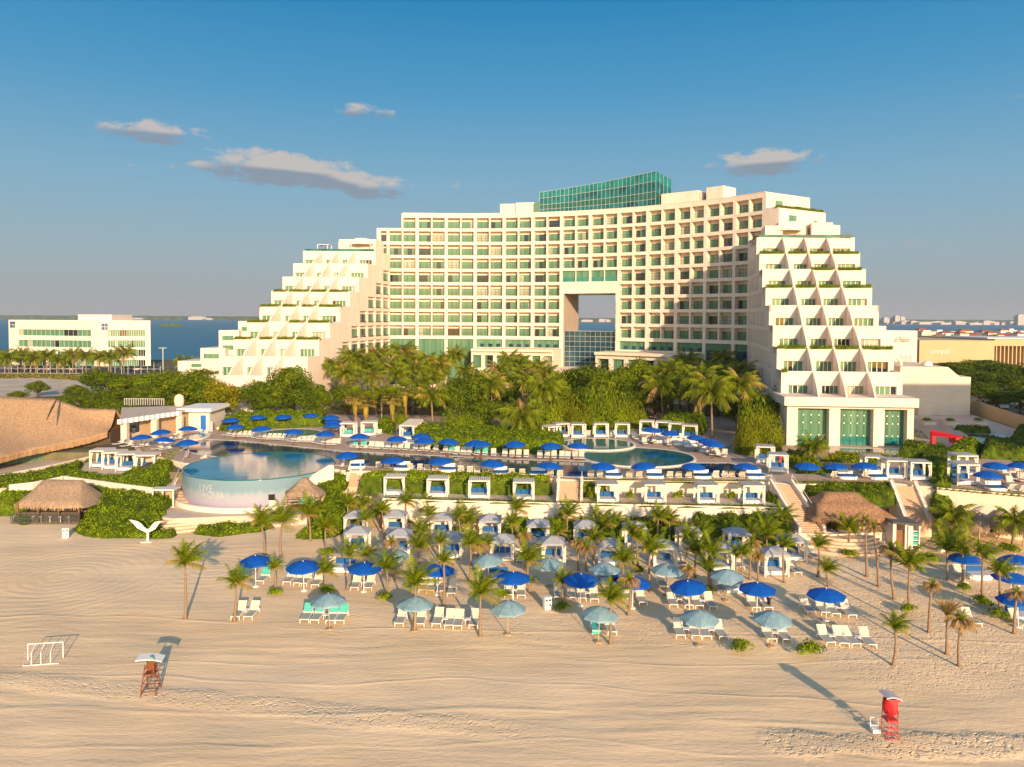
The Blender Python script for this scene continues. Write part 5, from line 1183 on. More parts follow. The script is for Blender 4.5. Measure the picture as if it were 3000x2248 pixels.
def cabana_proto(w, d, h, roof='flat', cush='blue_cushion', towel=False):
    parts = []
    for sx in (-1, 1):
        for sy in (-1, 1):
            p = MB(); p.rbox(sx*(w/2-.06), sy*(d/2-.06), .12, .12, 0, h); parts.append(('post', p.mesh('cabana_post', 'white_wood')))
            parts.append(('curtain', curtain(sx*(w/2-.16), sy*(d/2-.1), h-.15, -sx)))
    b = MB()
    for sx in (-1, 1): b.rbox(sx*(w/2-.05), 0, .1, d, h, h+.14)
    for sy in (-1, 1): b.rbox(0, sy*(d/2-.05), w-.22, .1, h+.002, h+.138)
    parts.append(('beam', b.mesh('cabana_beam', 'white_wood')))
    r = MB()
    if roof == 'flat':
        n = int(w/.22)
        for i in range(n): x = -w/2+w*(i+.5)/n; r.box(x-.035, x+.035, -d/2-.12, d/2+.12, h+.14, h+.22)
        r.box(-w/2+.05, w/2-.05, -d/2+.05, d/2-.05, h+.125, h+.139); parts.append(('roof', r.mesh('cabana_roof', 'white_wood')))
    else:
        z0, z1 = h+.14, h+.62; a, c = w/2+.06, d/2+.06; q = [(-a, -c, z0), (a, -c, z0), (a, c, z0), (-a, c, z0)]; t = [(-a*.25, -c*.15, z1), (a*.25, -c*.15, z1), (a*.25, c*.15, z1), (-a*.25, c*.15, z1)]
        for i in range(4): j = (i+1) % 4; r.poly([q[i], q[j], t[j], t[i]]); r.poly([(q[i][0], q[i][1], z0-.22), (q[j][0], q[j][1], z0-.22), q[j], q[i]])
        r.poly(t); parts.append(('roof', r.mesh('cabana_roof', 'roof_canvas')))
    s = MB(); s.box(-w/2+.2, w/2-.2, -d/2+.25, d/2-.2, .10, .30); parts.append(('daybed_base', s.mesh('daybed_base', 'white_paint')))
    s = MB(); s.box(-w/2+.25, w/2-.25, -d/2+.3, d/2-.25, .305, .46); parts.append(('mattress', s.mesh('daybed_mattress', 'cushion_white')))
    for i in range(3):
        s = MB(); x = (i-1)*(w-.6)/3; k = (w-.6)/6-.03; y = d/2-.55; s.hexa([(x-k, y, .52), (x+k, y, .52), (x+k, y+.22, .52), (x-k, y+.22, .52), (x-k, y+.12, 1.02), (x+k, y+.12, 1.02), (x+k, y+.30, 1.02), (x-k, y+.30, 1.02)])
        parts.append(('cushion', s.mesh('daybed_cushion', cush)))
    return parts
CB = {'flat': cabana_proto(2.5, 2.1, 2.1), 'beach': cabana_proto(2.35, 2.2, 2.0, 'cloth'), 'deck': cabana_proto(2.4, 2.0, 2.15), 'deckg': cabana_proto(2.4, 2.0, 2.15, cush='green_towel')}
def daybed_proto(top='cushion_white', cush='blue_cushion', flatblue=False):
    b = MB(); n = 16; r = lambda a: (1.0*math.cos(a), .85*math.sin(a))
    b.prism([(1.1*math.copysign(abs(math.cos(a))**.6, math.cos(a)), .85*math.copysign(abs(math.sin(a))**.6, math.sin(a))) for a in [2*math.pi*i/n for i in range(n)]], .05, .36)
    m = MB(); m.prism([(1.02*math.copysign(abs(math.cos(a))**.6, math.cos(a)), .78*math.copysign(abs(math.sin(a))**.6, math.sin(a))) for a in [2*math.pi*i/n for i in range(n)]], .362, .50)
    c = MB(); c.hexa([(-.9, .5, .5), (.9, .5, .5), (.9, .75, .5), (-.9, .75, .5), (-.9, .6, .95), (.9, .6, .95), (.9, .82, .9), (-.9, .82, .9)])
    return [('base', b.mesh('daybed_base', 'white_paint')), ('mattress', m.mesh('daybed_mattress', top)), ('cushion', c.mesh('daybed_cushion', cush))]
DB = {'w': daybed_proto(), 'b': daybed_proto('blue_cushion', 'cushion_white'), 'c': daybed_proto('cushion_white', 'white_canvas')}
t = MB(); t.rbox(0, 0, .45, .45, .36, .40); tl = []
for sx in (-1, 1):
    for sy in (-1, 1): q = MB(); q.tube([(sx*.19, sy*.19, .36), (sx*.2, sy*.2, 0)], .022, 4); tl.append(('leg', q.mesh('table_leg', 'white_paint')))
TB = [('table_top', t.mesh('table_top', 'white_paint'))]+tl
T = lambda ox, oy, s: (lambda x, y: (ox+x/s, oy+y/s))
cA, cB, cC, cD, cE, cF = T(1200, 1450, 3.685), T(650, 1450, 3.685), T(1800, 1500, 3.685), T(2400, 1500, 3.685), T(2400, 1150, 3.685), T(1900, 1150, 3.685)
cG, cH, cI, cJ = T(600, 1150, 2.764), T(1300, 1150, 2.764), T(0, 1200, 2.764), T(0, 850, 2.764)
cK, cL, cM = T(850, 950, 3.685), T(1400, 950, 3.685), T(1900, 950, 4.422)
def lounger(f, x, y, kind, row, z=0.0, rz=0.0):
    px, py = f(x, y); p = onz(px, py, z); big = kind in 'wgG'
    o = place(LOU[kind], 'sun_lounger', 'sun lounger', 'sun loungers', p, rz+random.uniform(-.07, .07))
    d = {'w': 'beige sling lounger', 'g': 'green towelled lounger', 'G': 'fully green covered lounger', 'd': 'white lounger', 'dg': 'green towelled lounger'}[kind]
    enrol(o, d, row, px); return o
def table(f, x, y, z=0.0, row='of the low tables between the beach loungers'):
    px, py = f(x, y); o = place(TB, 'side_table', 'side table', 'side tables', onz(px, py, z), random.uniform(-.2, .2)); enrol(o, 'square white table', row.replace('tables', 'tables'), px)
def umbrella(f, x, y, kind, row, z=0.0, tilt=0):
    px, py = f(x, y); p = onz(px, py, z+(2.35 if z < 1 else 2.08)); o = place(UB[kind], 'beach_umbrella' if z < 1 else 'pool_umbrella', 'umbrella', 'sun umbrellas', (p.x, p.y, z), random.uniform(0, .8)); o.rotation_euler.x = random.gauss(0, .035); o.rotation_euler.y = random.gauss(0, .035); o.scale.z = random.uniform(.95, 1.04)
    enrol(o, {'b': 'large royal blue umbrella', 'p': 'faded pale blue umbrella', 'd': 'royal blue umbrella'}[kind], row, px); return o
# ---- beach loungers: position is the middle of the seat
R1, R2, R3 = 'of the loungers nearest the open sand', 'of the loungers under the blue beach umbrellas', 'of the loungers among the beach cabanas'
for f, x, y, k in ((cB, 205, 1290, 'w'), (cB, 345, 1290, 'w'), (cB, 930, 1320, 'g'), (cB, 1050, 1325, 'g'), (cB, 1205, 1330, 'g'), (cB, 1310, 1330, 'g'), (cB, 1945, 1360, 'w'), (cB, 2155, 1365, 'w'),
                   (cA, 315, 1365, 'w'), (cA, 440, 1380, 'w'), (cA, 535, 1385, 'w'), (cA, 705, 1380, 'w'), (cA, 2005, 1440, 'G'), (cA, 2160, 1450, 'w'),
                   (cC, 690, 1300, 'w'), (cC, 855, 1305, 'w'), (cC, 955, 1310, 'w'), (cC, 1125, 1315, 'w'), (cC, 1645, 1340, 'w'), (cC, 1810, 1345, 'w'), (cD, 45, 1375, 'w'), (cD, 210, 1385, 'w'), (cD, 315, 1390, 'w'), (cD, 495, 1400, 'w')):
    lounger(f, x, y, k, R1)
for f, x, y, k in ((cB, 235, 915, 'g'), (cB, 465, 915, 'g'), (cB, 745, 925, 'w'), (cB, 850, 935, 'w'), (cB, 920, 940, 'w'), (cB, 1040, 955, 'w'), (cB, 1455, 985, 'w'), (cB, 1605, 985, 'w'),
                   (cA, 155, 1010, 'w'), (cA, 245, 1015, 'w'), (cA, 355, 1020, 'w'), (cA, 465, 1045, 'w'), (cA, 1065, 1060, 'w'), (cA, 1205, 1065, 'w'), (cA, 1600, 1085, 'w'), (cA, 1740, 1090, 'w'), (cA, 1850, 1095, 'w'), (cA, 1985, 1105, 'w'),
                   (cC, 280, 955, 'w'), (cC, 130, 920, 'w'), (cC, 615, 980, 'w'), (cC, 770, 985, 'w'), (cC, 880, 990, 'w'), (cC, 1020, 1000, 'w'), (cC, 1480, 1010, 'w'), (cC, 1620, 1010, 'w'), (cC, 2060, 1050, 'w'),
                   (cD, 15, 1060, 'w'), (cD, 120, 1075, 'w'), (cD, 285, 1090, 'w')):
    lounger(f, x, y, k, R2)
for f, x, y, k in ((cB, 1180, 790, 'w'), (cB, 1760, 800, 'w'), (cB, 1880, 800, 'w'), (cA, 775, 870, 'w'), (cA, 2050, 920, 'w'), (cC, 505, 780, 'w'), (cC, 1120, 830, 'w'), (cC, 1330, 580, 'w'), (cC, 1930, 640, 'w'), (cC, 1430, 400, 'w'), (cC, 2130, 480, 'w'),
                   (cA, 280, 530, 'w'), (cA, 700, 620, 'w'), (cA, 1180, 700, 'w'), (cA, 1330, 560, 'w'), (cC, 700, 560, 'w'), (cC, 180, 450, 'w'), (cD, 1510, 690, 'w'), (cD, 1610, 1180, 'w'), (cD, 2120, 1190, 'w')):
    lounger(f, x, y, k, R3)
for f, x, y in ((cA, 380, 1385), (cA, 630, 1390), (cC, 770, 1310), (cC, 1040, 1318), (cC, 1735, 1350), (cD, 130, 1385), (cD, 410, 1400), (cB, 1130, 1340), (cB, 250, 1290), (cA, 1920, 1100), (cC, 945, 1000), (cC, 700, 985), (cD, 200, 1075), (cB, 1530, 985), (cA, 1130, 1070)): table(f, x, y)
# ---- beach umbrellas, by the middle of their canopy
U1, U2 = 'of the beach umbrellas in the lower row', 'of the beach umbrellas in the upper row'
for f, x, y, k in ((cB, 1160, 1135, 'p'), (cA, 55, 1150, 'p'), (cA, 1060, 1185, 'p'), (cA, 2040, 1262, 'p'), (cC, 915, 1110, 'p'), (cC, 1700, 1120, 'p')): umbrella(f, x, y, k, U1)
for f, x, y, k in ((cB, 365, 715, 'b'), (cB, 885, 755, 'b'), (cB, 1530, 765, 'b'), (cA, 300, 795, 'b'), (cA, 1120, 870, 'b'), (cA, 1840, 900, 'b'), (cC, 195, 745, 'b'), (cC, 815, 785, 'b'), (cC, 1540, 812, 'b'), (cD, 80, 865, 'b'), (cD, 1580, 492, 'b'), (cD, 2140, 525, 'b'), (cD, 2070, 690, 'b'), (cD, 2160, 930, 'b')): umbrella(f, x, y, k, 'of the blue beach umbrellas')
for f, x, y, k in ((cA, 865, 690, 'p'), (cA, 1510, 715, 'p'), (cA, 2100, 765, 'p'), (cC, 555, 618, 'p'), (cC, 1210, 672, 'p'), (cB, 1850, 620, 'p')): umbrella(f, x, y, k, U2)
# ---- daybeds on the sand
for f, x, y, k in ((cB, 1320, 815, 'w'), (cA, 960, 915, 'w'), (cA, 2190, 965, 'w'), (cC, 1290, 850, 'w'), (cD, 1720, 715, 'w'), (cD, 2190, 1160, 'w'), (cC, 60, 790, 'w')):
    px, py = f(x, y); o = place(DB[k], 'daybed', 'daybed', 'daybeds on the sand', onz(px, py, 0), random.uniform(-.1, .1)); enrol(o, 'white daybed with blue cushion', 'of the daybeds on the sand', px)
# ---- cabanas
def cabana(px, py, z, kind, row, rz=0.0, desc=None, sc=1.0):
    p = onz(px, py, z); p.y += 1.0*sc; o = place(CB[kind], 'cabana', 'cabana', 'white cabanas', p, rz, sc); enrol(o, desc or ('slatted white cabana' if kind != 'beach' else 'pitched white cabana'), row, px); return o
for px, py in ((1155, 1453), (1281, 1459), (1403, 1464), (1534, 1469), (1781, 1476), (1920, 1477), (2075, 1479), (2209, 1480)): cabana(px, py, ZT, 'flat', 'of the cabanas on the walled terrace')
for px, py in ((1038, 1570), (1155, 1568), (1292, 1577), (1436, 1582), (1577, 1598), (1716, 1602), (1862, 1606), (2022, 1620), (2165, 1626), (2330, 1648)): cabana(px, py, 0, 'beach', 'of the back row of beach cabanas')
for px, py in ((1043, 1622), (1168, 1630), (1320, 1640), (1471, 1648), (1623, 1655), (1786, 1662), (1949, 1668), (2116, 1676), (2275, 1690)): cabana(px, py, 0, 'beach', 'of the front row of beach cabanas')
for x, y in ((1155, 365), (1322, 355)): px, py = cG(x, y); cabana(px, py, ZD, 'deckg', 'of the two cabanas beside the fan palms')
for x, y in ((1640, 385), (1660, 370), (1680, 355), (1695, 342)): px, py = cG(x, y); cabana(px, py, ZD, 'deck', 'of the close file of cabanas behind the pool', -.1)
for x, y, rz in ((875, 395, .5), (950, 368, .3), (1088, 372, .12), (1277, 368, 0), (1452, 370, -.1)): px, py = cH(x, y); cabana(px, py, ZD, 'deck', 'of the cabanas around the upper round pool', rz)
for x, y in ((1655, 345), (1785, 352), (1895, 365), (2005, 385)): px, py = cH(x, y); cabana(px, py, ZD, 'deck', 'of the cabanas behind the crowded sun deck', -.25)
for x, y in ((1280, 770), (1420, 870)): px, py = cF(x, y); cabana(px, py, ZD, 'deck', 'of the two cabanas by the long stairs', -.2)
for x, y in ((610, 895), (850, 940), (1110, 960)): px, py = cE(x, y); cabana(px, py, ZD, 'deck', 'of the three cabanas above the shaded stairs', -.12)
for x, y in ((1600, 900), (1610, 1010)): px, py = cE(x, y); cabana(px, py, ZD, 'deck', 'of the paired cabanas at the right edge', 0, sc=1.1)
for x, y in ((800, 1440), (900, 1455), (1010, 1470), (1170, 1480)): px, py = cJ(x, y); cabana(px, py, 3.05, 'flat', 'of the cabanas in the left garden', .08, sc=1.08)
# ---- pool deck loungers
P1, P2, P3, P4, P5 = ('of the pool loungers left of the dark pool', 'of the long row of loungers behind the dark pool', 'of the loungers along the near edge of the pool', 'of the loungers near the small pool', 'of the loungers on the crowded sun deck')
for i in range(23): t = i/22; lounger(cG, 195+t*880, 352+t*78+(4*math.sin(i)), 'd', P1, ZD, -.45+.15*t)
xs2 = [(1215, 448, 'dg'), (1285, 452, 'dg'), (1345, 455, 'd'), (1392, 458, 'd'), (1430, 460, 'd'), (1482, 462, 'd'), (1535, 465, 'd'), (1582, 468, 'd'), (1637, 470, 'd'), (1702, 474, 'd'), (1758, 476, 'd'), (1802, 479, 'd'), (1868, 482, 'd'), (1948, 492, 'd'), (1995, 495, 'dg'), (2045, 497, 'd'), (2098, 499, 'd'), (2142, 500, 'd'), (2205, 504, 'dg')]
for x, y, k in xs2: lounger(cG, x, y, k, P2, ZD, -.2)
for x, y, k in ((105, 503, 'd'), (158, 505, 'd'), (207, 506, 'd'), (270, 509, 'dg'), (335, 511, 'dg'), (403, 514, 'd'), (495, 519, 'd'), (553, 521, 'd'), (608, 523, 'd'), (668, 525, 'd'), (778, 530, 'd'), (838, 531, 'd'), (893, 532, 'd'), (957, 535, 'd'), (1005, 536, 'd'), (1065, 538, 'd'), (1115, 539, 'd')): lounger(cH, x, y, k, P2, ZD, -.05)
for x, y in ((455, 280), (508, 278), (665, 268), (722, 266), (880, 262), (915, 258), (1410, 350)): lounger(cG, x, y, 'd', P4, ZD, -.3)
for x, y in ((1165, 360), (1365, 360), (1545, 380), (1625, 420), (1668, 405), (1705, 415), (1760, 385), (1825, 430), (1870, 400), (1930, 385), (1985, 420), (2050, 425), (2100, 455), (2150, 470), (2195, 500)): lounger(cH, x, y, 'd', P5, ZD, random.uniform(-.6, .3))
for x, y in ((700, 680), (760, 700), (820, 690), (650, 670)): lounger(cF, x, y, 'd', P5, ZD, random.uniform(-.6, .6))
for x, y in ((1410, 618), (1475, 622), (1665, 632), (1745, 636), (1800, 640), (1865, 644), (2070, 652), (2150, 655), (2205, 657)): lounger(cG, x, y, 'd', P3, ZD, math.pi)
for x, y in ((140, 655), (213, 660), (270, 662), (340, 665), (550, 675), (635, 678), (865, 684), (940, 690), (1190, 692), (1265, 694), (1500, 698), (1580, 699), (1828, 700), (1900, 700), (1980, 700), (2195, 700)): lounger(cH, x, y, 'd', P3, ZD, math.pi)
for x, y in ((720, 925), (820, 927), (895, 928), (1005, 928)): lounger(cF, x, y, 'd', P3, ZD, math.pi)
for x, y in ((150, 930), (490, 930), (2065, 1075), (2190, 1090), (2010, 900), (2090, 940), (1960, 870), (2150, 880), (2180, 960), (2060, 1000)): lounger(cE, x, y, 'd', 'of the loungers at the far right terrace', ZD, random.uniform(-.5, .2) if y < 1040 and x > 1000 else math.pi)
for f, x, y in ((cJ, 980, 1255), (cJ, 1045, 1272), (cJ, 1140, 1275), (cJ, 1180, 1275), (cJ, 1400, 1215), (cJ, 1450, 1215), (cJ, 1610, 1180), (cJ, 1660, 1180), (cJ, 1300, 1295), (cJ, 1360, 1298)): lounger(f, x, y, 'd', 'of the loungers beside the thatched restaurant', ZD, -.5)
# ---- daybeds by the pool
for f, x, y, k in ((cG, 1230, 612, 'b'), (cG, 1600, 625, 'b'), (cG, 1965, 640, 'b'), (cH, 455, 668, 'b'), (cH, 765, 675, 'b'), (cH, 1375, 690, 'b'), (cH, 1708, 692, 'b'), (cH, 2090, 694, 'b'), (cF, 575, 925, 'b'), (cF, 1150, 925, 'b'), (cE, 300, 930, 'b'), (cE, 630, 935, 'b'), (cE, 1905, 1055, 'b')):
    px, py = f(x, y); o = place(DB[k], 'daybed', 'daybed', 'blue daybeds by the pool', onz(px, py, ZD), random.uniform(-.1, .1)); enrol(o, 'blue daybed', 'of the daybeds along the near pool edge', px)
for f, x, y in ((cG, 370, 285), (cG, 595, 268), (cG, 810, 258), (cG, 150, 300), (cG, 1640, 440), (cH, 1740, 405), (cH, 1900, 425), (cH, 2000, 440), (cJ, 1330, 1235), (cE, 560, 860), (cH, 2130, 480), (cF, 1390, 850)):
    px, py = f(x, y); o = place(DB['c'], 'daybed', 'daybed', 'white daybeds on the deck', onz(px, py, ZD), random.uniform(-.5, .5)); enrol(o, 'rounded white daybed', 'of the white daybeds on the pool deck', px)
# ---- deck umbrellas
for f, x, y in ((cG, 210, 226), (cG, 430, 205), (cG, 640, 196), (cG, 855, 180), (cG, 250, 272), (cG, 465, 292), (cG, 715, 314), (cG, 975, 339), (cG, 1020, 203), (cG, 1040, 230), (cG, 1035, 261)): umbrella(f, x, y, 'd', 'of the umbrellas around the small pool', ZD)
for f, x, y in ((cG, 1253, 351), (cG, 1555, 369), (cG, 1755, 353), (cG, 1780, 384), (cG, 1967, 397), (cG, 2195, 408), (cH, 300, 412), (cH, 580, 417), (cH, 868, 429), (cH, 1087, 425)): umbrella(f, x, y, 'd', 'of the umbrellas behind the long pool', ZD)
for f, x, y in ((cG, 1158, 506), (cG, 1525, 538), (cG, 1910, 550), (cH, 390, 566), (cH, 850, 584), (cH, 1290, 590), (cH, 1625, 592), (cH, 2020, 592), (cF, 1050, 788)): umbrella(f, x, y, 'd', 'of the umbrellas along the near pool edge', ZD)
for f, x, y in ((cH, 1685, 305), (cH, 1830, 330), (cH, 2040, 362), (cH, 2145, 392), (cH, 2185, 412), (cF, 1710, 790), (cF, 2020, 790), (cE, 500, 790), (cE, 1905, 775), (cE, 2170, 780), (cE, 1815, 890)): umbrella(f, x, y, 'd', 'of the umbrellas right of the round pools', ZD)
for f, x, y in ((cJ, 1150, 1185), (cJ, 1310, 1145), (cJ, 1320, 1213), (cJ, 1520, 1115), (cJ, 1520, 1237)): umbrella(f, x, y, 'd', 'of the umbrellas beside the pool bar', ZD)

# ================================================================ thatched roofs and huts
def thatch_surface(name, parent, rings, m, thick=.28, smooth=True, sub=4):
    """rings: list of closed rings (lists of points) from eave to ridge"""
    mb = MB(); k = len(rings[0]); rs = random.Random(3)
    full = []
    for a, b in zip(rings[:-1], rings[1:]):
        for s in range(sub): t = s/sub; full.append([Vector(p).lerp(Vector(q), t)+Vector((0, 0, -.16*math.sin(math.pi*t)+rs.uniform(-.03, .03))) for p, q in zip(a, b)])
    full.append([Vector(p) for p in rings[-1]])
    for r in full: mb.v += [tuple(p) for p in r]
    for i in range(len(full)-1):
        for j in range(k): q = (j+1) % k; mb.f.append((i*k+j, i*k+q, (i+1)*k+q, (i+1)*k+j)); mb.m.append(0)
    base = len(mb.v); mb.v += [(p.x*.985+full[0][0].x*.0, p.y, p.z-thick-rs.uniform(0, .12)) for p in full[0]]
    for j in range(k): q = (j+1) % k; mb.f.append((base+j, base+q, q, j)); mb.m.append(0)
    mb.f.append(tuple((len(full)-1)*k+j for j in range(k))); mb.m.append(0)
    o = mb.build(name, m, parent, smooth)
    # loose straw along the eaves
    V = []; r2 = np.random.RandomState(5); E = full[0]
    for j in range(k):
        a, b = E[j], E[(j+1) % k]; n = max(1, int((b-a).length/.14))
        for i in range(n):
            p = a.lerp(b, (i+r2.rand())/n); d = (b-a).normalized(); V += [p-d*.09, p+d*.09, p+d*.03+Vector((0, 0, -thick-r2.uniform(.1, .4))), p-d*.05+Vector((0, 0, -thick-r2.uniform(.1, .4)))]
    me = quadmesh('thatch_fringe_mesh', [np.array([tuple(v) for v in V])], [m]); link('fringe', me, o); return o
def ring_rect(x0, x1, y0, y1, z, n=6, rz=0, c=(0, 0), rnd=0.0):
    P = []
    cs = [(x0, y0), (x1, y0), (x1, y1), (x0, y1)]
    for i in range(4):
        a, b = cs[i], cs[(i+1) % 4]
        for k in range(n): P.append((a[0]+(b[0]-a[0])*k/n, a[1]+(b[1]-a[1])*k/n))
    mx_, my_ = (x0+x1)/2, (y0+y1)/2; hx, hy = max((x1-x0)/2, 1e-3), max((y1-y0)/2, 1e-3)
    out = []
    for x, y in P:
        u_, v_ = (x-mx_)/hx, (y-my_)/hy; s = 1-rnd*(abs(u_*v_))*.22; X, Y = (x-mx_)*s+mx_, (y-my_)*s+my_
        ca, sa = math.cos(rz), math.sin(rz); out.append((c[0]+X*ca-Y*sa, c[1]+X*sa+Y*ca, z))
    return out
def ring_ell(rx, ry, z, n=24, c=(0, 0), rz=0): return [(c[0]+rx*math.cos(2*math.pi*i/n)*math.cos(rz)-ry*math.sin(2*math.pi*i/n)*math.sin(rz), c[1]+rx*math.cos(2*math.pi*i/n)*math.sin(rz)+ry*math.sin(2*math.pi*i/n)*math.cos(rz), z) for i in range(n)]
# big restaurant roof at the left: saddle-shaped, with a gable at its right end
rest_ = thing('thatched_restaurant', 'huge sweeping thatched restaurant roof at the left edge', 'restaurant')
def lerpL(L, t): 
    k = len(L)-1; x = min(t*k, k-1e-6); i = int(x); return L[i].lerp(L[i+1], x-i)
EF = [onz(-260, 1392, 5.0), onz(-120, 1368, 5.0), onz(0, 1341, 5.1), onz(72, 1322, 5.2), onz(195, 1299, 5.4), onz(262, 1284, 5.7), onz(314, 1267, 6.2)]
RG = [ony(-260, 1150, 116), ony(-120, 1156, 117), ony(0, 1160, 118), ony(60, 1163, 119), ony(160, 1168, 121), ony(236, 1196, 122), ony(340, 1199, 125)]
EB = [Vector((p.x-1, r.y+(r.y-p.y)*.9, 6.3)) for p, r in zip(EF, RG)]
mb = MB(); nu, nv = 60, 14; rs = random.Random(8)
for i in range(nu+1):
    t = i/nu; e, r, b = lerpL(EF, t), lerpL(RG, t), lerpL(EB, t)
    for j in range(nv*2+1):
        if j <= nv: s = j/nv; p = e.lerp(r, s); p.z -= 1.0*math.sin(math.pi*s)*.55-.25*math.sin(t*9+s*3)*math.sin(math.pi*s)
        else: s = (j-nv)/nv; p = r.lerp(b, s); p.z -= .5*math.sin(math.pi*s)
        p.z += rs.uniform(-.04, .04); mb.v.append(tuple(p))
w = nv*2+1
for i in range(nu):
    for j in range(nv*2): mb.f.append((i*w+j, (i+1)*w+j, (i+1)*w+j+1, i*w+j+1)); mb.m.append(0)
b0 = len(mb.v)
for i in range(nu+1): x, y, z = mb.v[i*w]; mb.v.append((x, y+.15, z-.45-rs.uniform(0, .2)))
for i in range(nu): mb.f.append((b0+i, b0+i+1, (i+1)*w, i*w)); mb.m.append(0)
rf = mb.build('thatched_roof', 'thatch', rest_, True)
gb_ = MB(); i = nu*w; pts = [mb.v[i+j] for j in range(0, w, 2)]; gb_.poly([(x-.35, y, z-.2) for x, y, z in pts]); gb_.build('gable', 'wood', rest_)
for s_, a, b in (('ridge_roll', ony(140, 1240, 112), ony(172, 1172, 120.5)), ('ridge_roll', ony(222, 1186, 121), ony(236, 1198, 120))):
    m_ = MB(); m_.tube([a+Vector((0, -.3, .5)), a.lerp(b, .5)+Vector((0, -.3, .55)), b+Vector((0, -.2, .5))], [.05, .18, .05], 6); m_.build('thatch_seam', 'trunk_dark', rest_)
V = []; r2 = np.random.RandomState(6)
for i in range(1500):
    p = lerpL(EF, r2.rand()); V += [p+Vector((-.1, -.02, 0)), p+Vector((.1, -.02, 0)), p+Vector((.03, -.05, -.4-r2.uniform(.1, .45))), p+Vector((-.05, -.05, -.4-r2.uniform(.1, .45)))]
link('fringe', quadmesh('thatch_fringe_mesh', [np.array([tuple(v) for v in V])], ['thatch']), rf)
for px, py in ((35, 1352), (150, 1340), (278, 1312), (308, 1302)): p = onz(px, py, 3.2); m_ = MB(); m_.tube([(p.x, p.y, 3), (p.x, p.y, 5.8)], .22, 8); m_.build('column', 'wood_pale', rest_)
for (a, b) in (((0, 1362), (148, 1345)), ((160, 1342), (312, 1304))):
    p, q = onz(*a, 3.2), onz(*b, 3.2); m_ = MB(); m_.hexa([(p.x, p.y+.6, 3.0), (q.x, q.y+.6, 3.0), (q.x, q.y+.8, 3.0), (p.x, p.y+.8, 3.0), (p.x, p.y+.6, 4.9), (q.x, q.y+.6, 4.9), (q.x, q.y+.8, 4.9), (p.x, p.y+.8, 4.9)]); m_.build('window_band', 'glass_green', rest_)
    m_ = MB(); k = 16
    for i in range(k+1): s = p.lerp(q, i/k); m_.tube([(s.x, s.y+.55, 3.2), (s.x, s.y+.55, 4.9)], .05, 4)
    m_.tube([(p.x, p.y+.55, 4.3), (q.x, q.y+.55, 4.3)], .05, 4); m_.build('window_frame', 'wood', rest_)
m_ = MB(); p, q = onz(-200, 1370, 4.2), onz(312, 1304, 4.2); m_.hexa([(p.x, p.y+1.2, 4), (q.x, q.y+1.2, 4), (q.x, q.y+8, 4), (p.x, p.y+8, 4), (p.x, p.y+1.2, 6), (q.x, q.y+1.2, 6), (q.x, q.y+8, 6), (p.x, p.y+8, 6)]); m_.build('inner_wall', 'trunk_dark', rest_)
# pool bar
br_ = thing('pool_bar', 'pool bar with a flat slatted roof and a tall blue door', 'bar')
yb = onz(600, 1262, ZD).y
m_ = MB(); x0, x1 = ony(540, 1, yb).x, ony(603, 1, yb).x; zt = ony(580, 1200, yb).z; m_.box(x0, x1, yb, yb+7, ZD, zt-.3); m_.build('white_block', 'stucco', br_)
m_ = MB(); m_.box(x0-1.5, x1+.7, yb-1.2, yb+7.3, zt-.3+.004, zt+.25); m_.build('roof_slab', 'white_paint', br_)
m_ = MB(); m_.box(ony(576, 1, yb).x, ony(592, 1, yb).x, yb-.06, yb+.1, ZD+.05, ony(584, 1217, yb).z); m_.build('door', 'blue_door', br_)
m_ = MB(); m_.box(ony(606, 1, yb).x, ony(618, 1, yb).x, yb-.9, yb-.7, ZD, ony(612, 1232, yb).z); m_.build('louvre_screen', 'roof_grey', br_)
pa, pb, pc, pd = onz(352, 1300, ZD), onz(535, 1268, ZD), Vector((x0, yb+6, 0)), Vector((pa_x := onz(340, 1262, ZD).x, onz(340, 1262, ZD).y+2, 0)); hz = 8.4
m_ = MB(); m_.prism([(pa.x, pa.y), (pb.x, pb.y), (pc.x, pc.y), (pd.x, pd.y)], hz, hz+.3, 0); m_.build('roof_slab', 'paving_light', br_)
for i in range(12):
    t = (i+.5)/12; p = pa.lerp(pb, t); m_ = MB(); m_.rbox(p.x, p.y-.5, .55, 1.2, hz-.35, hz+.34, 0); m_.build('beam_end', 'white_paint', br_)
for t in (.06, .52, .94): p = pa.lerp(pb, t); m_ = MB(); m_.rbox(p.x, p.y+.3, .9, .9, ZD, hz-.36); m_.build('column', 'stucco_cream', br_)
m_ = MB(); p, q = pa.lerp(pb, .1), pa.lerp(pb, .98); m_.hexa([(p.x, p.y+4, ZD), (q.x, q.y+4, ZD), (q.x, q.y+4.4, ZD), (p.x, p.y+4.4, ZD), (p.x, p.y+4, hz-.05), (q.x, q.y+4, hz-.05), (q.x, q.y+4.4, hz-.05), (p.x, p.y+4.4, hz-.05)]); m_.build('back_wall', 'wood_pale', br_)
m_ = MB(); m_.hexa([(p.x, p.y+1.5, ZD), (q.x-4, q.y+2.5, ZD), (q.x-4, q.y+3.0, ZD), (p.x, p.y+2, ZD), (p.x, p.y+1.5, ZD+1.1), (q.x-4, q.y+2.5, ZD+1.1), (q.x-4, q.y+3.0, ZD+1.1), (p.x, p.y+2, ZD+1.1)]); m_.build('counter', 'stucco_cream', br_)
m_ = MB(); q = ony(525, 1198, yb+3); m_.lathe(q.x, yb+3, [(.7, zt+.2), (.85, zt+1.2), (.7, zt+2.0), (.2, zt+2.3)], 14); m_.build('water_tank', 'house_wall', br_, True)
m_ = MB(); a = ony(365, 1208, yb+5); b = ony(480, 1205, yb+5)
for i in range(18): s = a.lerp(b, i/17); m_.box(s.x-.06, s.x+.06, s.y, s.y+.1, hz+.3, hz+1.5)
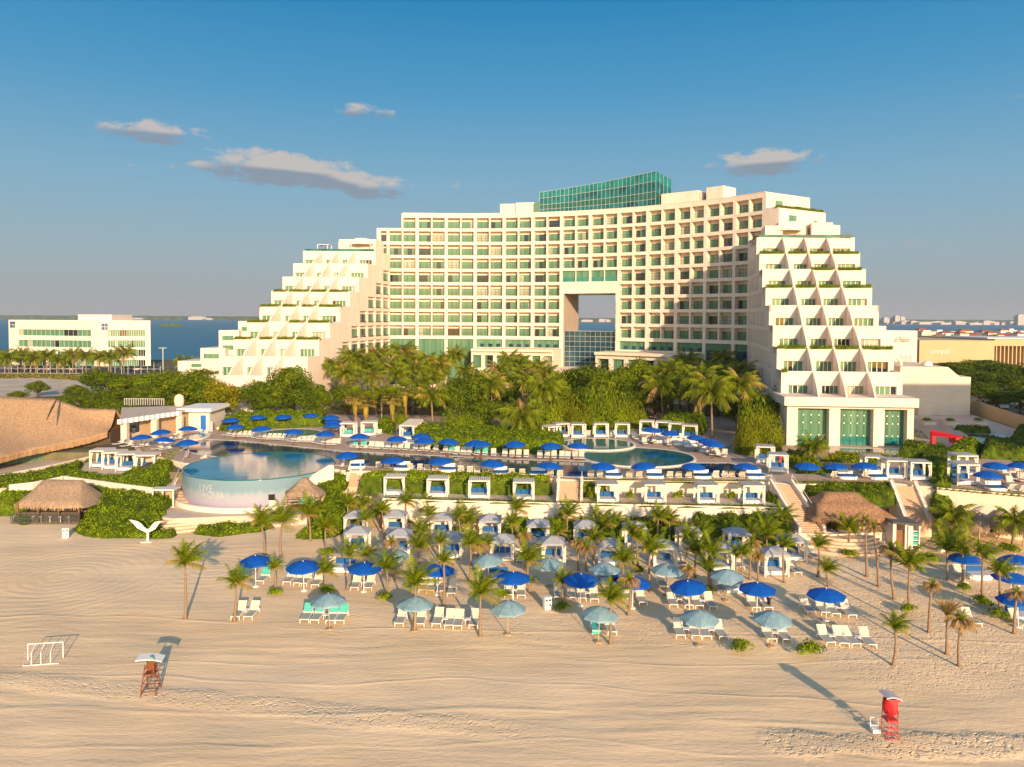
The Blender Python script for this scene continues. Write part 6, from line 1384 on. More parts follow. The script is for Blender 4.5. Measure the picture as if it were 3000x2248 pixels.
m_.box(a.x, b.x, a.y-.02, a.y+.05, hz+1.4, hz+1.5); m_.build('roof_fence', 'roof_grey', br_)
# small beach bar at the left
hb = thing('beach_hut', 'low thatched beach bar with a dark fence, on the sand at left', 'beach hut'); c = onz(172, 1538, 0); cy = c.y+3.0; cx = ony(174, 1500, cy).x
L = 4.5; thatch_surface('thatched_roof', hb, [ring_rect(-L, L, -3.2, 3.2, 2.2, 8, -.05, (cx, cy+.5), .6), ring_rect(-2.3, 2.5, -.15, .15, 4.5, 8, -.05, (cx, cy+.7))], 'thatch_grey')
for sx in (-3.6, -1.2, 1.2, 3.6):
    for sy in (-2.2, 2.2): m_ = MB(); m_.tube([(cx+sx, cy+sy, 0), (cx+sx, cy+sy, 2.3)], .1, 6); m_.build('post', 'wood', hb)
m_ = MB()
for i in range(40): x = cx-4.1+8.0*i/39; m_.box(x-.03, x+.03, cy-2.75, cy-2.7, 0, 1.25)
for z in (.15, .6, 1.2): m_.box(cx-4.1, cx+3.9, cy-2.78, cy-2.76, z, z+.07)
m_.build('fence', 'metal_dark', hb); m_ = MB(); m_.box(cx-3.6, cx+3.2, cy-1.5, cy-.9, 0, 1.1); m_.build('counter', 'trunk_dark', hb)
for i, x in enumerate((-1.8, -.9, .2, 1.4, 2.4)): m_ = MB(); m_.lathe(cx+x, cy-2.2, [(.16, 0), (.04, .1), (.04, .7), (.2, .72), (.2, .8), (.01, .8)], 8); m_.build('stool', 'white_paint', hb)
# lookout hut on stilts beside the tank
hs = thing('stilt_hut', 'small thatched hut on stilts beside the round tank pool', 'hut'); c = onz(888, 1528, .0); cx, cy = c.x, c.y
zt_ = ony(890, 1440, cy).z; thatch_surface('thatched_roof', hs, [ring_rect(-2.25, 2.25, -1.9, 1.9, zt_-.1, 6, .05, (cx, cy+.6), 1.0), ring_rect(-.25, .25, -.15, .15, ony(890, 1402, cy).z, 6, .05, (cx, cy+.7))], 'thatch_grey')
zf_ = ony(890, 1480, cy).z
for sx in (-1.6, 1.6):
    for sy in (-.8, 2.0): m_ = MB(); m_.tube([(cx+sx, cy+sy, 0), (cx+sx, cy+sy, zt_)], .09, 6); m_.build('post', 'wood', hs)
m_ = MB(); m_.box(cx-1.8, cx+1.8, cy-1.0, cy+2.2, zf_-.25, zf_); m_.build('floor', 'wood', hs)
for k in range(2): m_ = MB(); m_.tube([(cx-1.6+3.2*k, cy-.8, .2), (cx+1.6-3.2*k, cy-.8, zf_-.3)], .06, 5); m_.build('brace', 'wood', hs)
for z in (.35, .7, 1.0): m_ = MB(); m_.tube([(cx-1.7, cy-.95, zf_+z), (cx+1.7, cy-.95, zf_+z)], .04, 5); m_.build('rail', 'wood_pale', hs)
for x in (.2, 1.3): m_ = MB(); m_.box(cx+x-.25, cx+x+.25, cy-.99, cy-.93, zf_+.3, zf_+1.25); m_.build('hanging_towel', 'green_towel', hs)
# beach bar below the long stairs
bb = thing('beach_bar', 'long red-brown thatched beach bar beside the long stairs', 'beach bar'); p, q = onz(2425, 1562, ZP), onz(2610, 1562, ZP); cx, cy = (p.x+q.x)/2, p.y+3.4; L = (q.x-p.x)/2+1.1
ze = ony(2500, 1516, cy-2.6).z; thatch_surface('thatched_roof', bb, [ring_rect(-L, L, -3.4, 3.4, ze, 8, -.03, (cx, cy), .2), ring_rect(-L+.6, L-1.9, -1.9, 1.9, ze+1.1, 8, -.03, (cx, cy)), ring_rect(-L+2.2, L-3.4, -.4, .4, ony(2500, 1443, cy).z, 8, -.03, (cx, cy+.2))], 'thatch_red')
for i in range(6): x = cx-L+1.2+(2*L-2.4)*i/5; m_ = MB(); m_.tube([(x, cy-2.6, ZP), (x, cy-2.6, ze)], .13, 7); m_.build('post', 'wood_red', bb)
m_ = MB(); m_.box(cx-L+1.5, cx+L-1.5, cy-.2, cy+.1, ZP, ze+.2); m_.build('back_wall', 'stucco_cream', bb); m_ = MB(); m_.box(cx-1.2, cx+2.6, cy-1.7, cy-1.1, ZP, ZP+1.1); m_.build('counter', 'stucco_cream', bb)
m_ = MB()
for k in range(5):
    r = 3.6+k*.5; c2 = onz(2500, 1573, ZP); m_.prism([(c2.x-.3+r*math.cos(R(a)), c2.y+2.6+r*.85*math.sin(R(a))) for a in range(205, 336, 8)], -.2, ZP-.26*(k+1)+.1, 0)
tag(m_.build('curved_steps', 'step'), 'curved sandstone steps in front of the red-brown thatched bar', 'steps')
# round thatched roof by the palms at the right end of the pool
pr_ = thing('poolside_palapa', 'orange thatched oval roof at the right end of the pool', 'palapa'); c = onz(2222, 1318, ZD); cx, cy = c.x, c.y+1
ze = ony(2222, 1314, cy).z+.3; thatch_surface('thatched_roof', pr_, [ring_ell(4.0, 2.6, ze, 24, (cx, cy)), ring_ell(3.2, 2.0, ze+.75, 24, (cx, cy)), ring_ell(.4, .25, ony(2222, 1279, cy).z, 24, (cx, cy))], 'thatch_red')
for a in range(6): x, y = cx+2.6*math.cos(a*1.05), cy+1.7*math.sin(a*1.05); m_ = MB(); m_.tube([(x, y, ZD), (x, y, ze+.2)], .1, 6); m_.build('post', 'wood', pr_)
m_ = MB(); m_.prism([(cx+2.0*math.cos(a*.52), cy-.6+1.4*math.sin(a*.52)) for a in range(12)], ZD, ZD+1.1); m_.build('counter', 'stucco_cream', pr_)
# three thatched sunshades on the sand at the right
for px, py, s in ((2868, 1588, 2.0), (2998, 1600, 1.8), (2790, 1580, 1.7), (2925, 1580, 1.7)):
    o = thing('thatched_sunshade', '', 'sunshade', 'thatched sunshades', onz(px, py, 0)); m_ = MB(); m_.tube([(0, 0, 0), (0, 0, 2.6)], .09, 6); m_.build('post', 'wood_pale', o)
    thatch_surface('thatch_cap', o, [ring_ell(s, s, 1.9, 18), ring_ell(.1, .1, 3.3, 18)], 'thatch_grey', .2); enrol(o, 'conical grey sunshade', 'of the thatched sunshades on the sand', px)
# towel kiosk
tk_ = thing('towel_kiosk', 'white towel kiosk with a dark roof and green towels on shelves', 'kiosk'); p = onz(2615, 1610, 0); q = onz(2705, 1618, 0); y0 = p.y; zt_ = ony(2620, 1533, y0).z
m_ = MB(); m_.box(p.x, p.x+.35, y0, y0+2.6, 0, zt_); m_.box(p.x+1.3, p.x+1.65, y0, y0+2.6, 0, zt_-.1); m_.box(q.x-1.25, q.x-.75, y0-.2, y0+2.6, 0, zt_-.25); m_.box(q.x-.12, q.x, y0-.2, y0+2.6, 0, zt_-.25); m_.box(p.x+.36, q.x-1.3, y0+2.3, y0+2.58, 0, zt_-.3); m_.build('wall', 'stucco', tk_)
m_ = MB(); m_.hexa([(p.x-.2, y0-.3, zt_+.02), (q.x+.1, y0-.3, zt_-.22), (q.x+.1, y0+2.8, zt_-.2), (p.x-.2, y0+2.8, zt_+.04), (p.x-.2, y0-.3, zt_+.2), (q.x+.1, y0-.3, zt_-.04), (q.x+.1, y0+2.8, zt_-.02), (p.x-.2, y0+2.8, zt_+.22)]); m_.build('roof', 'metal_dark', tk_)
for i in range(4): m_ = MB(); m_.box(q.x-.74, q.x-.13, y0-.1, y0+.5, .45+.5*i, .5+.5*i, 0); m_.build('shelf', 'white_paint', tk_)
for i in range(6): m_ = MB(); x = q.x-.68+.27*(i % 2); m_.box(x, x+.24, y0-.05, y0+.4, .51+.5*(i//2), .80+.5*(i//2)); m_.build('folded_towel', 'green_towel', tk_)
m_ = MB(); m_.box(p.x+.36, p.x+1.29, y0+.3, y0+.36, 0, 2.0); m_.build('door', 'wood', tk_)
# tall white wall with screen and lifebuoy by the tank, and the second lifebuoy by the platform
def buoy(px, py, y, label):
    p = ony(px, py, y); m_ = MB(); n, k = 18, 6
    for i in range(n):
        for j in range(k): a, b = 2*math.pi*i/n, 2*math.pi*j/k; r = .30+.085*math.cos(b); m_.v.append((p.x+r*math.cos(a), p.y+.085*math.sin(b), p.z+r*math.sin(a)))
    for i in range(n):
        for j in range(k): i2, j2 = (i+1) % n, (j+1) % k; m_.f.append((i*k+j, i2*k+j, i2*k+j2, i*k+j2)); m_.m.append(1 if i % 5 == 0 else 0)
    tag(m_.build('lifebuoy', ['red_pale', 'white_paint'], None, True), label, 'lifebuoy', 'lifebuoys')
sw = thing('screen_wall', 'white curved service wall with a dark screen, at the foot of the tank', 'wall'); yy = onz(780, 1502, ZP-.4).y
m_ = MB(); a, b = ony(748, 1, yy).x, ony(842, 1, yy).x; m_.box(a, ony(803, 1, yy).x, yy, yy+.8, 0, ony(770, 1473, yy).z); m_.box(ony(762, 1, yy).x, ony(804, 1, yy).x, yy+.02, yy+.78, ony(770, 1473, yy).z, ony(770, 1465, yy).z); m_.box(ony(803, 1, yy).x+.01, b, yy+.15, yy+.5, 0, ony(770, 1482, yy).z); m_.build('wall', 'stucco', sw)
m_ = MB(); m_.box(ony(763, 1, yy).x, ony(795, 1, yy).x, yy-.02, yy+.3, ony(770, 1466, yy).z, ony(770, 1449, yy).z); m_.build('screen', 'screen', sw)
buoy(784, 1494, yy-.12, 'red and white lifebuoy on the white wall under the screen')
yy = onz(2455, 1600, 0).y; m_ = MB(); m_.box(ony(2446, 1, yy).x, ony(2484, 1, yy).x, yy, yy+.5, 0, ony(2460, 1561, yy).z); m_.box(ony(2350, 1, yy).x, ony(2445, 1, yy).x, yy+.6, yy+1.0, 0, ony(2460, 1566, yy).z); tag(m_.build('platform_wall', 'stucco'), 'white wall below the foot of the long stairs', 'wall')
buoy(2457, 1573, yy-.12, 'red and white lifebuoy on the wall below the long stairs')
# board lean-to beside the left steps
ln = thing('towel_stand', 'open wooden towel stand with green towels beside the left steps', 'stand'); p = onz(430, 1492, .9); q = onz(492, 1540, .4); yy = p.y
m_ = MB()
for px in (430, 460, 491): x = ony(px, 1, yy-1.2).x; m_.box(x-.08, x+.08, yy-1.2, yy-1.05, 0, ony(460, 1436, yy-1.2).z)
m_.box(ony(424, 1, yy-1.2).x, ony(494, 1, yy-1.2).x, yy-1.3, yy+.3, ony(460, 1438, yy-1.2).z, ony(460, 1434, yy-1.2).z); m_.build('frame', 'white_wood', ln)
m_ = MB(); m_.box(ony(430, 1, yy).x, ony(491, 1, yy).x, yy+.2, yy+.3, .4, ony(460, 1440, yy).z); m_.build('back_board', 'wood_pale', ln)
for px in (442, 450): x = ony(px, 1, yy).x; m_ = MB(); m_.box(x-.2, x+.2, yy-1.3, yy-1.1, ony(460, 1480, yy).z, ony(460, 1458, yy).z); m_.build('hanging_towel', 'green_towel', ln)
m_ = MB(); x = ony(480, 1, yy).x; m_.box(x-.4, x+.5, yy-1.6, yy-.9, .2, 2.0); m_.build('cupboard', 'trunk_dark', ln)
# white lookout rail beside the tank's right end
# ================================================================ single objects on the beach
# timber lifeguard chair
lc = thing('lifeguard_chair', 'tall red-brown timber lifeguard chair with a white sunroof', 'lifeguard chair', None, onz(442, 2028, 0), R(12), (.70, .70, .82)); H_ = 2.0
for sx, sy in ((-.72, -.85), (.62, -.9), (-.55, .85), (.7, .8)): m_ = MB(); m_.tube([(sx, sy, 0), (sx*.55, sy*.42, H_+.35)], .055, 5); m_.build('leg', 'wood_red', lc)
for z in (.35, .95, 1.5):
    s = 1-z/H_*.42; t_ = 1-z/H_*.5
    for A, B in (((-.70, -.87), (.62, -.87)), ((-.62, .84), (.68, .84)), ((-.7, -.87), (-.58, .84)), ((.62, -.87), (.68, .84))): m_ = MB(); m_.tube([(A[0]*s, A[1]*t_, z), (B[0]*s, B[1]*t_, z)], .04, 4); m_.build('rung', 'wood_red', lc)
m_ = MB(); m_.tube([(-.7, -.85, .1), (.36, -.40, 1.9)], .04, 4); m_.build('brace', 'wood_red', lc); m_ = MB(); m_.tube([(.62, .8, .1), (.35, -.40, 1.9)], .04, 4); m_.build('brace', 'wood_red', lc)
m_ = MB(); m_.box(-.45, .45, -.45, .35, 1.55, 1.62); m_.build('seat', 'wood_red', lc); m_ = MB(); m_.box(-.42, .42, .28, .36, 1.63, 2.35); m_.build('backrest', 'wood_red', lc)
for s in (-1, 1): m_ = MB(); m_.tube([(s*.42, -.5, 1.6), (s*.42, -.5, 1.95), (s*.42, .3, 2.0)], .04, 4); m_.build('armrest', 'wood_red', lc)
for s in (-1, 1): m_ = MB(); m_.tube([(s*.35, .32, 2.0), (s*.35, .2, 2.75)], .04, 4); m_.build('roof_post', 'wood_red', lc)
m_ = MB()
for i in range(8): x0, x1 = -1.15+2.3*i/8, -1.15+2.3*(i+1)/8; f = lambda x: 2.72+.16*math.cos(x*1.2)-x*.10; m_.poly([(x0, -.7, f(x0)), (x1, -.7, f(x1)), (x1, .7, f(x1)), (x0, .7, f(x0))]); m_.poly([(x0, -.7, f(x0)-.06), (x1, -.7, f(x1)-.06), (x1, -.7, f(x1)), (x0, -.7, f(x0))])
m_.build('sunroof', 'white_paint', lc); m_ = MB(); m_.tube([(-.2, .3, 2.8), (.2, -.3, 2.98), (.5, -.5, 2.8)], [.05, .07, .04], 5); m_.build('rescue_tube', 'sign_green', lc)
# red lifeguard tower
rt = thing('lifeguard_tower', 'narrow red metal lifeguard tower with an oval cabin', 'lifeguard tower', None, onz(2606, 2158, 0), R(4), (.68, .75, .86))
for sx in (-1, 1):
    for sy in (-1, 1): m_ = MB(); m_.tube([(sx*.46, sy*.5, 0), (sx*.42, sy*.42, 2.0)], .035, 5); m_.build('leg', 'red_pale', rt)
for z in (.05, .40, .80, 1.2): 
    m_ = MB()
    for sy in (-1, 1): m_.tube([(-.46, sy*.5, z), (.46, sy*.5, z)], .028, 4)
    for sx in (-1, 1): m_.tube([(sx*.46, -.5, z), (sx*.46, .5, z)], .028, 4)
    m_.build('rung', 'red_pale', rt)
for z in (.4, .8): m_ = MB(); m_.tube([(-.44, -.5, z), (.44, -.5, z+.4)], .022, 4); m_.build('brace', 'red', rt)
for i in range(7): m_ = MB(); x = -.42+.14*i; m_.tube([(x, -.46, 1.25), (x*1.05, -.50, 1.95)], .018, 4); m_.build('railing_bar', 'red', rt)
m_ = MB(); m_.box(-.45, .45, -.45, .45, 1.22, 1.30); m_.build('floor', 'red_pale', rt)
m_ = MB(); n = 20
for j, (z, r) in enumerate(((1.62, .50), (1.9, .62), (2.2, .66), (2.5, .62), (2.66, .56))):
    for i in range(n): a = 2*math.pi*i/n; m_.v.append((r*math.cos(a), .82*r*math.sin(a), z))
for j in range(4):
    for i in range(n):
        q = (i+1) % n
        m_.f.append((j*n+i, j*n+q, (j+1)*n+q, (j+1)*n+i)); m_.m.append(1 if 15 <= i <= 18 else 0)
m_.build('cabin_shell', ['red', 'red_pale'], rt, True)
m_ = MB()
for i in range(10):
    x0, x1 = -.72+1.44*i/10, -.72+1.44*(i+1)/10; f = lambda x: 2.98-.28*x*x-.12*x; m_.poly([(x0, -.62, f(x0)), (x1, -.62, f(x1)), (x1, .66, f(x1)), (x0, .66, f(x0))]); m_.poly([(x0, -.62, f(x0)-.10), (x1, -.62, f(x1)-.10), (x1, -.62, f(x1)), (x0, -.62, f(x0))])
m_.build('roof', 'roof_grey', rt)
for sx in (-1, 1): m_ = MB(); m_.tube([(sx*.5, -.5, 2.5), (sx*.55, -.5, 2.85)], .03, 4); m_.build('roof_post', 'red', rt)
m_ = MB(); m_.tube([(-.5, -.5, 2.72), (.6, -.55, 2.70)], .07, 5); m_.build('roof_edge', 'red_pale', rt)
# white cooler box and board at its foot
o = thing('cooler_box', 'small white box with a tray and pole at the foot of the red tower', 'box', None, onz(2566, 2146, 0), 0, .78); m_ = MB(); m_.box(-.3, .28, -.2, .2, 0, .28); m_.build('box', 'white_paint', o); m_ = MB(); m_.box(-.28, .3, .25, .6, .35, .4); m_.tube([(-.28, .3, 0), (-.28, .3, 1.0)], .03, 4); m_.tube([(.3, .3, 0), (.3, .3, 1.0)], .03, 4); m_.tube([(-.28, .3, 1.0), (.3, .3, 1.0)], .03, 4); m_.build('stand', 'white_paint', o)
# goal frame
gf = thing('goal_frame', 'small white pipe goal frame lying on the raked sand', 'goal', None, (0, 0, 0)); P = lambda x, y, z=0: onz(x/3.685, 1750+y/3.685, z)
a, b, c, d = P(245, 742), P(635, 712), P(302, 680), P(682, 655); up = Vector((0, 0, 1.15)); m_ = MB(); m_.tube([a, b], .032, 6); m_.build('ground_bar', 'white_paint', gf)
m_ = MB(); m_.tube([c, c+up], .032, 6); m_.build('post', 'white_paint', gf); m_ = MB(); m_.tube([d, d+up], .032, 6); m_.build('post', 'white_paint', gf); m_ = MB(); m_.tube([c+up, d+up], .032, 6); m_.build('crossbar', 'white_paint', gf)
for t in (.24, .5, .77): m_ = MB(); p = a.lerp(b, t); q = (c+up).lerp(d+up, t-.02); m_.tube([p, p+Vector((0, 0, .85)), q], .028, 5); m_.build('brace', 'white_paint', gf)
# net of the goal: thin cords
m_ = MB()
for i in range(15):
    t = i/14; p = a.lerp(b, t)+Vector((0, 0, .02)); q = (c+up).lerp(d+up, t); m_.tube([p, p.lerp(q, .5)+Vector((0, 0, .05)), q], .006, 3)
for i in range(1, 8): t = i/8; m_.tube([a.lerp(c+up, t), b.lerp(d+up, t)], .006, 3)
m_.build('net', 'roof_grey', gf)
# winged statue
st = thing('winged_statue', 'white statue of two spread wings on a post, before the green mound', 'statue', None, onz(433, 1588, 0)); m_ = MB(); m_.rbox(0, 0, 1.2, .9, 0, .12); m_.build('plinth', 'stucco_cream', st)
m_ = MB(); m_.tube([(0, 0, .1), (0, 0, 1.2)], [.13, .1], 8); m_.build('post', 'white_paint', st)
for s in (-1, 1):
    m_ = MB(); pr = [(0, .95), (.25, 1.1), (.55, 1.25), (.9, 1.45), (1.25, 1.95), (1.55, 2.25), (1.62, 2.35), (1.2, 2.3), (.85, 2.2), (.55, 1.95), (.3, 1.6), (.1, 1.45), (0, 1.35)]
    if s < 0: pr = [(x*1.15, z+.08*x) for x, z in pr]
    fr_ = [(s*x, -.05-.12*x, z) for x, z in pr]; bk = [(s*x, .05-.12*x, z) for x, z in pr]; k = len(pr)
    m_.poly(fr_ if s > 0 else fr_[::-1]); m_.poly(bk[::-1] if s > 0 else bk)
    for i in range(k): j = (i+1) % k; m_.poly([fr_[i], fr_[j], bk[j], bk[i]])
    m_.build('wing', 'white_wood', st)
# waste bins
for px, py, lab in ((193, 1575, 'white waste bin on the sand beside the left beach hut'), (1603, 1784, 'white waste bin among the loungers, in mid beach'), (2757, 1616, 'white waste bin near the towel kiosk')):
    o = thing('waste_bin', lab, 'waste bin', 'white waste bins', onz(px, py, 0), .35); m_ = MB(); m_.rbox(0, 0, .62, .5, 0, 1.0); m_.build('body', 'white_paint', o)
    m_ = MB(); m_.rbox(0, 0, .7, .58, 1.002, 1.08); m_.build('lid', 'white_wood', o)
    for x in (-.15, .15): m_ = MB(); m_.box(x-.11, x+.11, -.27, -.24, .72, .88); m_.build('slot', 'metal_dark', o)
    for x in (-.15, .15): m_ = MB(); m_.box(x-.07, x+.07, -.27, -.245, .3, .5); m_.build('sticker', 'wood_pale' if x < 0 else 'sign_blue', o)
# red arch sculpture
rd = thing('red_arch', 'bright red angular arch sculpture in the right garden', 'sculpture', None, (0, 0, 0)); y0 = onz(2765, 1310, ZD).y; X = lambda px: ony(px, 1, y0).x; Z = lambda py: ony(2790, py, y0).z
m_ = MB(); m_.hexa([(X(2762), y0, ZD), (X(2770), y0, ZD), (X(2770), y0+.7, ZD), (X(2762), y0+.7, ZD), (X(2762), y0, Z(1272)), (X(2773), y0, Z(1272)), (X(2773), y0+.7, Z(1272)), (X(2762), y0+.7, Z(1272))]); m_.build('leg', 'red', rd)
m_ = MB(); m_.hexa([(X(2762), y0-.1, Z(1276)), (X(2834), y0-1.2, Z(1284)), (X(2836), y0+.4, Z(1284)), (X(2764), y0+.9, Z(1276)), (X(2752), y0-.4, Z(1263)), (X(2834), y0-1.4, Z(1275)), (X(2836), y0+.6, Z(1275)), (X(2766), y0+1.0, Z(1260))]); m_.build('beam', 'red', rd)
m_ = MB(); m_.hexa([(X(2816), y0-1.5, Z(1297)), (X(2837), y0-1.5, Z(1297)), (X(2837), y0+.4, Z(1297)), (X(2816), y0+.4, Z(1297)), (X(2816), y0-1.45, Z(1279)), (X(2836), y0-1.45, Z(1278)), (X(2836), y0+.5, Z(1278)), (X(2816), y0+.5, Z(1279))]); m_.build('drop_block', 'red', rd)
# planters in the right garden
for px, py in ((2725, 1254), (2794, 1255), (2877, 1254)):
    p = onz(px, py, ZD-.5); o = thing('planter', '', 'planter', 'square cream planters', p); m_ = MB(); m_.rbox(0, .8, 2.3, 1.6, 0, 1.05, .05); m_.build('box', 'stucco_cream', o); l = link('shrub', SHRUBS[0], o); l.location = (0, .8, .95); l.scale = (1.2, .8, 1.1); enrol(o, 'square cream planter', 'of the planters before the annex', px)
# ---------------------------------------------------------------- people
def person(px, py, z, top, legs, label, rz=0, pose='stand', h=1.72, f=None):
    o = thing('person', label, 'person', None, onz(px, py, z), rz); s = h/1.72
    J = {'pel': (0, 0, .93), 'wst': (0, .0, 1.08), 'chs': (0, .02 if pose == 'stand' else -.18, 1.32), 'nck': (0, .02 if pose == 'stand' else -.26, 1.47), 'hd0': (0, .02 if pose == 'stand' else -.30, 1.56), 'hd1': (0, .01 if pose == 'stand' else -.34, 1.70)}
    dy = 0 if pose == 'stand' else -.25
    V = [(J['pel'], .13), (J['wst'], .12), (J['chs'], .155), (J['nck'], .055), (J['hd0'], .085), (J['hd1'], .085)]; E = [(0, 1), (1, 2), (2, 3), (3, 4), (4, 5)]
    for sx in (-1, 1):
        b = len(V); V += [((sx*.10, 0, .88), .10), ((sx*.11, -.02, .50), .065), ((sx*.12, .02, .09), .045), ((sx*.12, -.14, .04), .035)]; E += [(0, b), (b, b+1), (b+1, b+2), (b+2, b+3)]
        b = len(V); V += [((sx*.19, J['chs'][1], 1.40), .065), ((sx*.25, J['chs'][1]+.0+dy*.6, 1.13), .045), ((sx*.24, J['chs'][1]-.12+dy, .95), .034), ((sx*.23, J['chs'][1]-.18+dy, .86), .03)]; E += [(2, b), (b, b+1), (b+1, b+2), (b+2, b+3)]
    def skin(name, V, E, m, parent, k=1.0):
        me = bpy.data.meshes.new(name); me.from_pydata([tuple(c*s for c in v) for v, r in V], E, []); ob = link(name, me, parent); md = ob.modifiers.new('skin', 'SKIN'); 
        for i, (v, r) in enumerate(V): me.skin_vertices[0].data[i].radius = (r*s*k, r*s*k*.85)
        me.skin_vertices[0].data[0].use_root = True; su = ob.modifiers.new('sub', 'SUBSURF'); su.levels = su.render_levels = 1; me.materials.append(MATS[m]); return ob
    skin('body', V, E, 'skin', o)
    skin('shirt', [V[0], V[1], V[2], V[3], V[10], V[11], V[18], V[19]], [(0, 1), (1, 2), (2, 3), (2, 4), (4, 5), (2, 6), (6, 7)], top, o, 1.14)
    skin('trousers', [(J['pel'], .135), ((-.10, 0, .88), .10), ((-.11, -.02, .50), .07), ((-.12, .02, .15), .055), ((.10, 0, .88), .10), ((.11, -.02, .50), .07), ((.12, .02, .15), .055)], [(0, 1), (1, 2), (2, 3), (0, 4), (4, 5), (5, 6)], legs, o, 1.15)
    m_ = MB(); m_.lathe(0, J['hd1'][1]*s, [(.098*s, 1.60*s), (.105*s, 1.68*s), (.08*s, 1.76*s), (.01, 1.79*s)], 10); m_.build('hair', 'hair', o, True)
px, py = cC(1665, 1045); person(px, py, 0, 'cloth_white', 'cloth_dark', 'person in a white shirt and dark trousers bending over a lounger', 1.9, 'lean')
px, py = cE(1500, 1000); person(px, py, ZD, 'cloth_dark', 'cloth_dark', 'person in dark clothes standing beside the paired cabanas at the right', .4)
px, py = cF(655, 625); person(px, py, ZD, 'cloth_white', 'cloth_dark', 'person in a white top among the blue umbrellas right of the round pool', .2)
px, py = cG(1140, 330); person(px, py, ZD, 'cloth_dark', 'cloth_white', 'person in a dark top walking past the two fan palm cabanas', 1.2)
px, py = cF(1190, 735); person(px, py, ZD, 'cloth_white', 'cloth_dark', 'person in a white top standing by the two cabanas near the long stairs', .8)
px, py = cF(1420, 815); person(px, py, ZD, 'red_pale', 'skin', 'person in a pink top sitting in front of the cabana by the stairs', 2.5, 'lean')
# ================================================================ planting
# ---- mound and hedges at the left, stepping from the sand up to the garden
ZG = 4.1; ZL = 3.0
garden = pz([(-400, 1440), (0, 1432), (30, 1428), (188, 1402), (270, 1413), (380, 1428), (478, 1440)], ZL)+[Vector((-41.6, 96, 0)), Vector((-43, 101, 0)), Vector((-52, 108.5, 0)), Vector((-57, 114, 0)), Vector((-140, 114, 0))]
mb = MB(); mb.prism([(p.x, p.y) for p in garden], -.3, ZL, 0); structure(mb.build('garden_terrace', 'paving_light'))
def lowwall(L, z, label, h=.4, nm='garden_wall'):
    gw = pz(L, z); mb = MB()
    for a, b in zip(gw[:-1], gw[1:]): mb.hexa([(a.x, a.y-.25, .2), (b.x, b.y-.25, .2), (b.x, b.y, .2), (a.x, a.y, .2), (a.x, a.y-.25, a.z+h), (b.x, b.y-.25, b.z+h), (b.x, b.y, b.z+h), (a.x, a.y, a.z+h)])
    tag(mb.build(nm, 'stucco'), label, 'wall')
lowwall([(190, 1403), (270, 1414), (380, 1429), (478, 1441)], ZL, 'curved white garden wall below the left garden cabanas')
lowwall([(30, 1429), (100, 1421), (187, 1403)], ZL, 'short low white garden wall left of the longer curved one')
a, b, c_ = onz(0, 1408, ZL), onz(150, 1378, ZL), onz(345, 1332, ZL); mb = MB()
for p, q in ((a, b), (b, c_)): mb.hexa([(p.x, p.y, 2.9), (q.x, q.y, 2.9), (q.x, q.y+.3, 2.9), (p.x, p.y+.3, 2.9), (p.x, p.y, 3.75), (q.x, q.y, 3.75), (q.x, q.y+.3, 3.75), (p.x, p.y+.3, 3.75)])
tag(mb.build('low_wall', 'stucco'), 'low white wall along the front of the thatched restaurant', 'wall')
slope = lambda y0, y1, z0, z1: (lambda x, y: z0+(z1-z0)*np.clip((y-y0)/(y1-y0), 0, 1))
w2 = lambda L, z: [(p.x, p.y) for p in pz(L, z)]
W_ = pz([(-400, 1440), (30, 1429), (187, 1403), (478, 1441)], ZL)
def wally(x): return np.interp(x, [p.x for p in W_], [p.y for p in W_])
def fronty(x): return np.interp(x, [-90, -62, -53, -47, -40, -36], [95, 95, 92.5, 86.5, 84.3, 84.6])
def mslope(x, y): return -.1+2.55*np.clip((y-fronty(x))/(wally(x)-fronty(x)), 0, 1)**.8
F_ = w2([(214, 1556), (250, 1570), (320, 1577), (400, 1577), (438, 1574), (470, 1565), (486, 1540)], 0)
shrub_patch('ground_cover', F_+[(-41.0, 89.6), (-41.2, 92.4), (-43.2, 93.0), (-49.6, 95.8), (-57.4, 99.6), (-60, 99.4), (-57, 96.6), (-51.4, 96.0), (-51.2, 91.5)], mslope, .95, ('leaf_bright', 'leaf'), 12, .38, 1.2, .25, 'big bright green shrub mound between the beach hut and the steps', 'shrubs')
shrub_patch('ground_cover', w2([(38, 1525), (88, 1500), (92, 1530), (70, 1538)], 0), flat(0), .7, ('leaf_bright', 'leaf'), 14, .36, .6, label='small green patch of shrubs at the left end of the beach hut', cat='shrubs')
shrub_patch('ground_cover', [(-110, 92.4), (-66, 92.6), (-61, 93.2), (-57.2, 95.2), (-57.2, 99.8), (-62.8, 96.2), (-70, 95.3), (-110, 94.4)], lambda x, y: 2.5*np.clip((y-92.6)/(np.maximum(wally(x), 93.8)-92.6), 0, 1)-.1, .8, ('leaf_bright', 'leaf'), 14, .38, .8, label='green shrubs sloping down to the sand at the left edge', cat='shrubs')
shrub_patch('ground_cover', w2([(-200, 1436), (10, 1424), (40, 1422), (180, 1396), (232, 1384), (250, 1349), (340, 1334), (150, 1381), (60, 1400), (-200, 1420)], ZL), flat(ZL), .75, ('leaf_bright', 'leaf'), 12, .34, .8, label='green hedge bed in front of the thatched restaurant', cat='shrubs')
shrub_patch('ground_cover', w2([(196, 1400), (280, 1411), (380, 1426), (474, 1438), (502, 1404), (553, 1343), (545, 1332), (520, 1328), (400, 1325), (395, 1336), (456, 1362), (460, 1390), (430, 1408), (300, 1400), (240, 1387)], ZL), lambda x, y: ZL+1.3*np.clip((x+51)/2, 0, 1)*np.clip((y-97)/2.5, 0, 1), .70, ('leaf_bright', 'leaf'), 12, .34, .8, label='green hedge bed wrapped around the left garden cabanas', cat='shrubs')
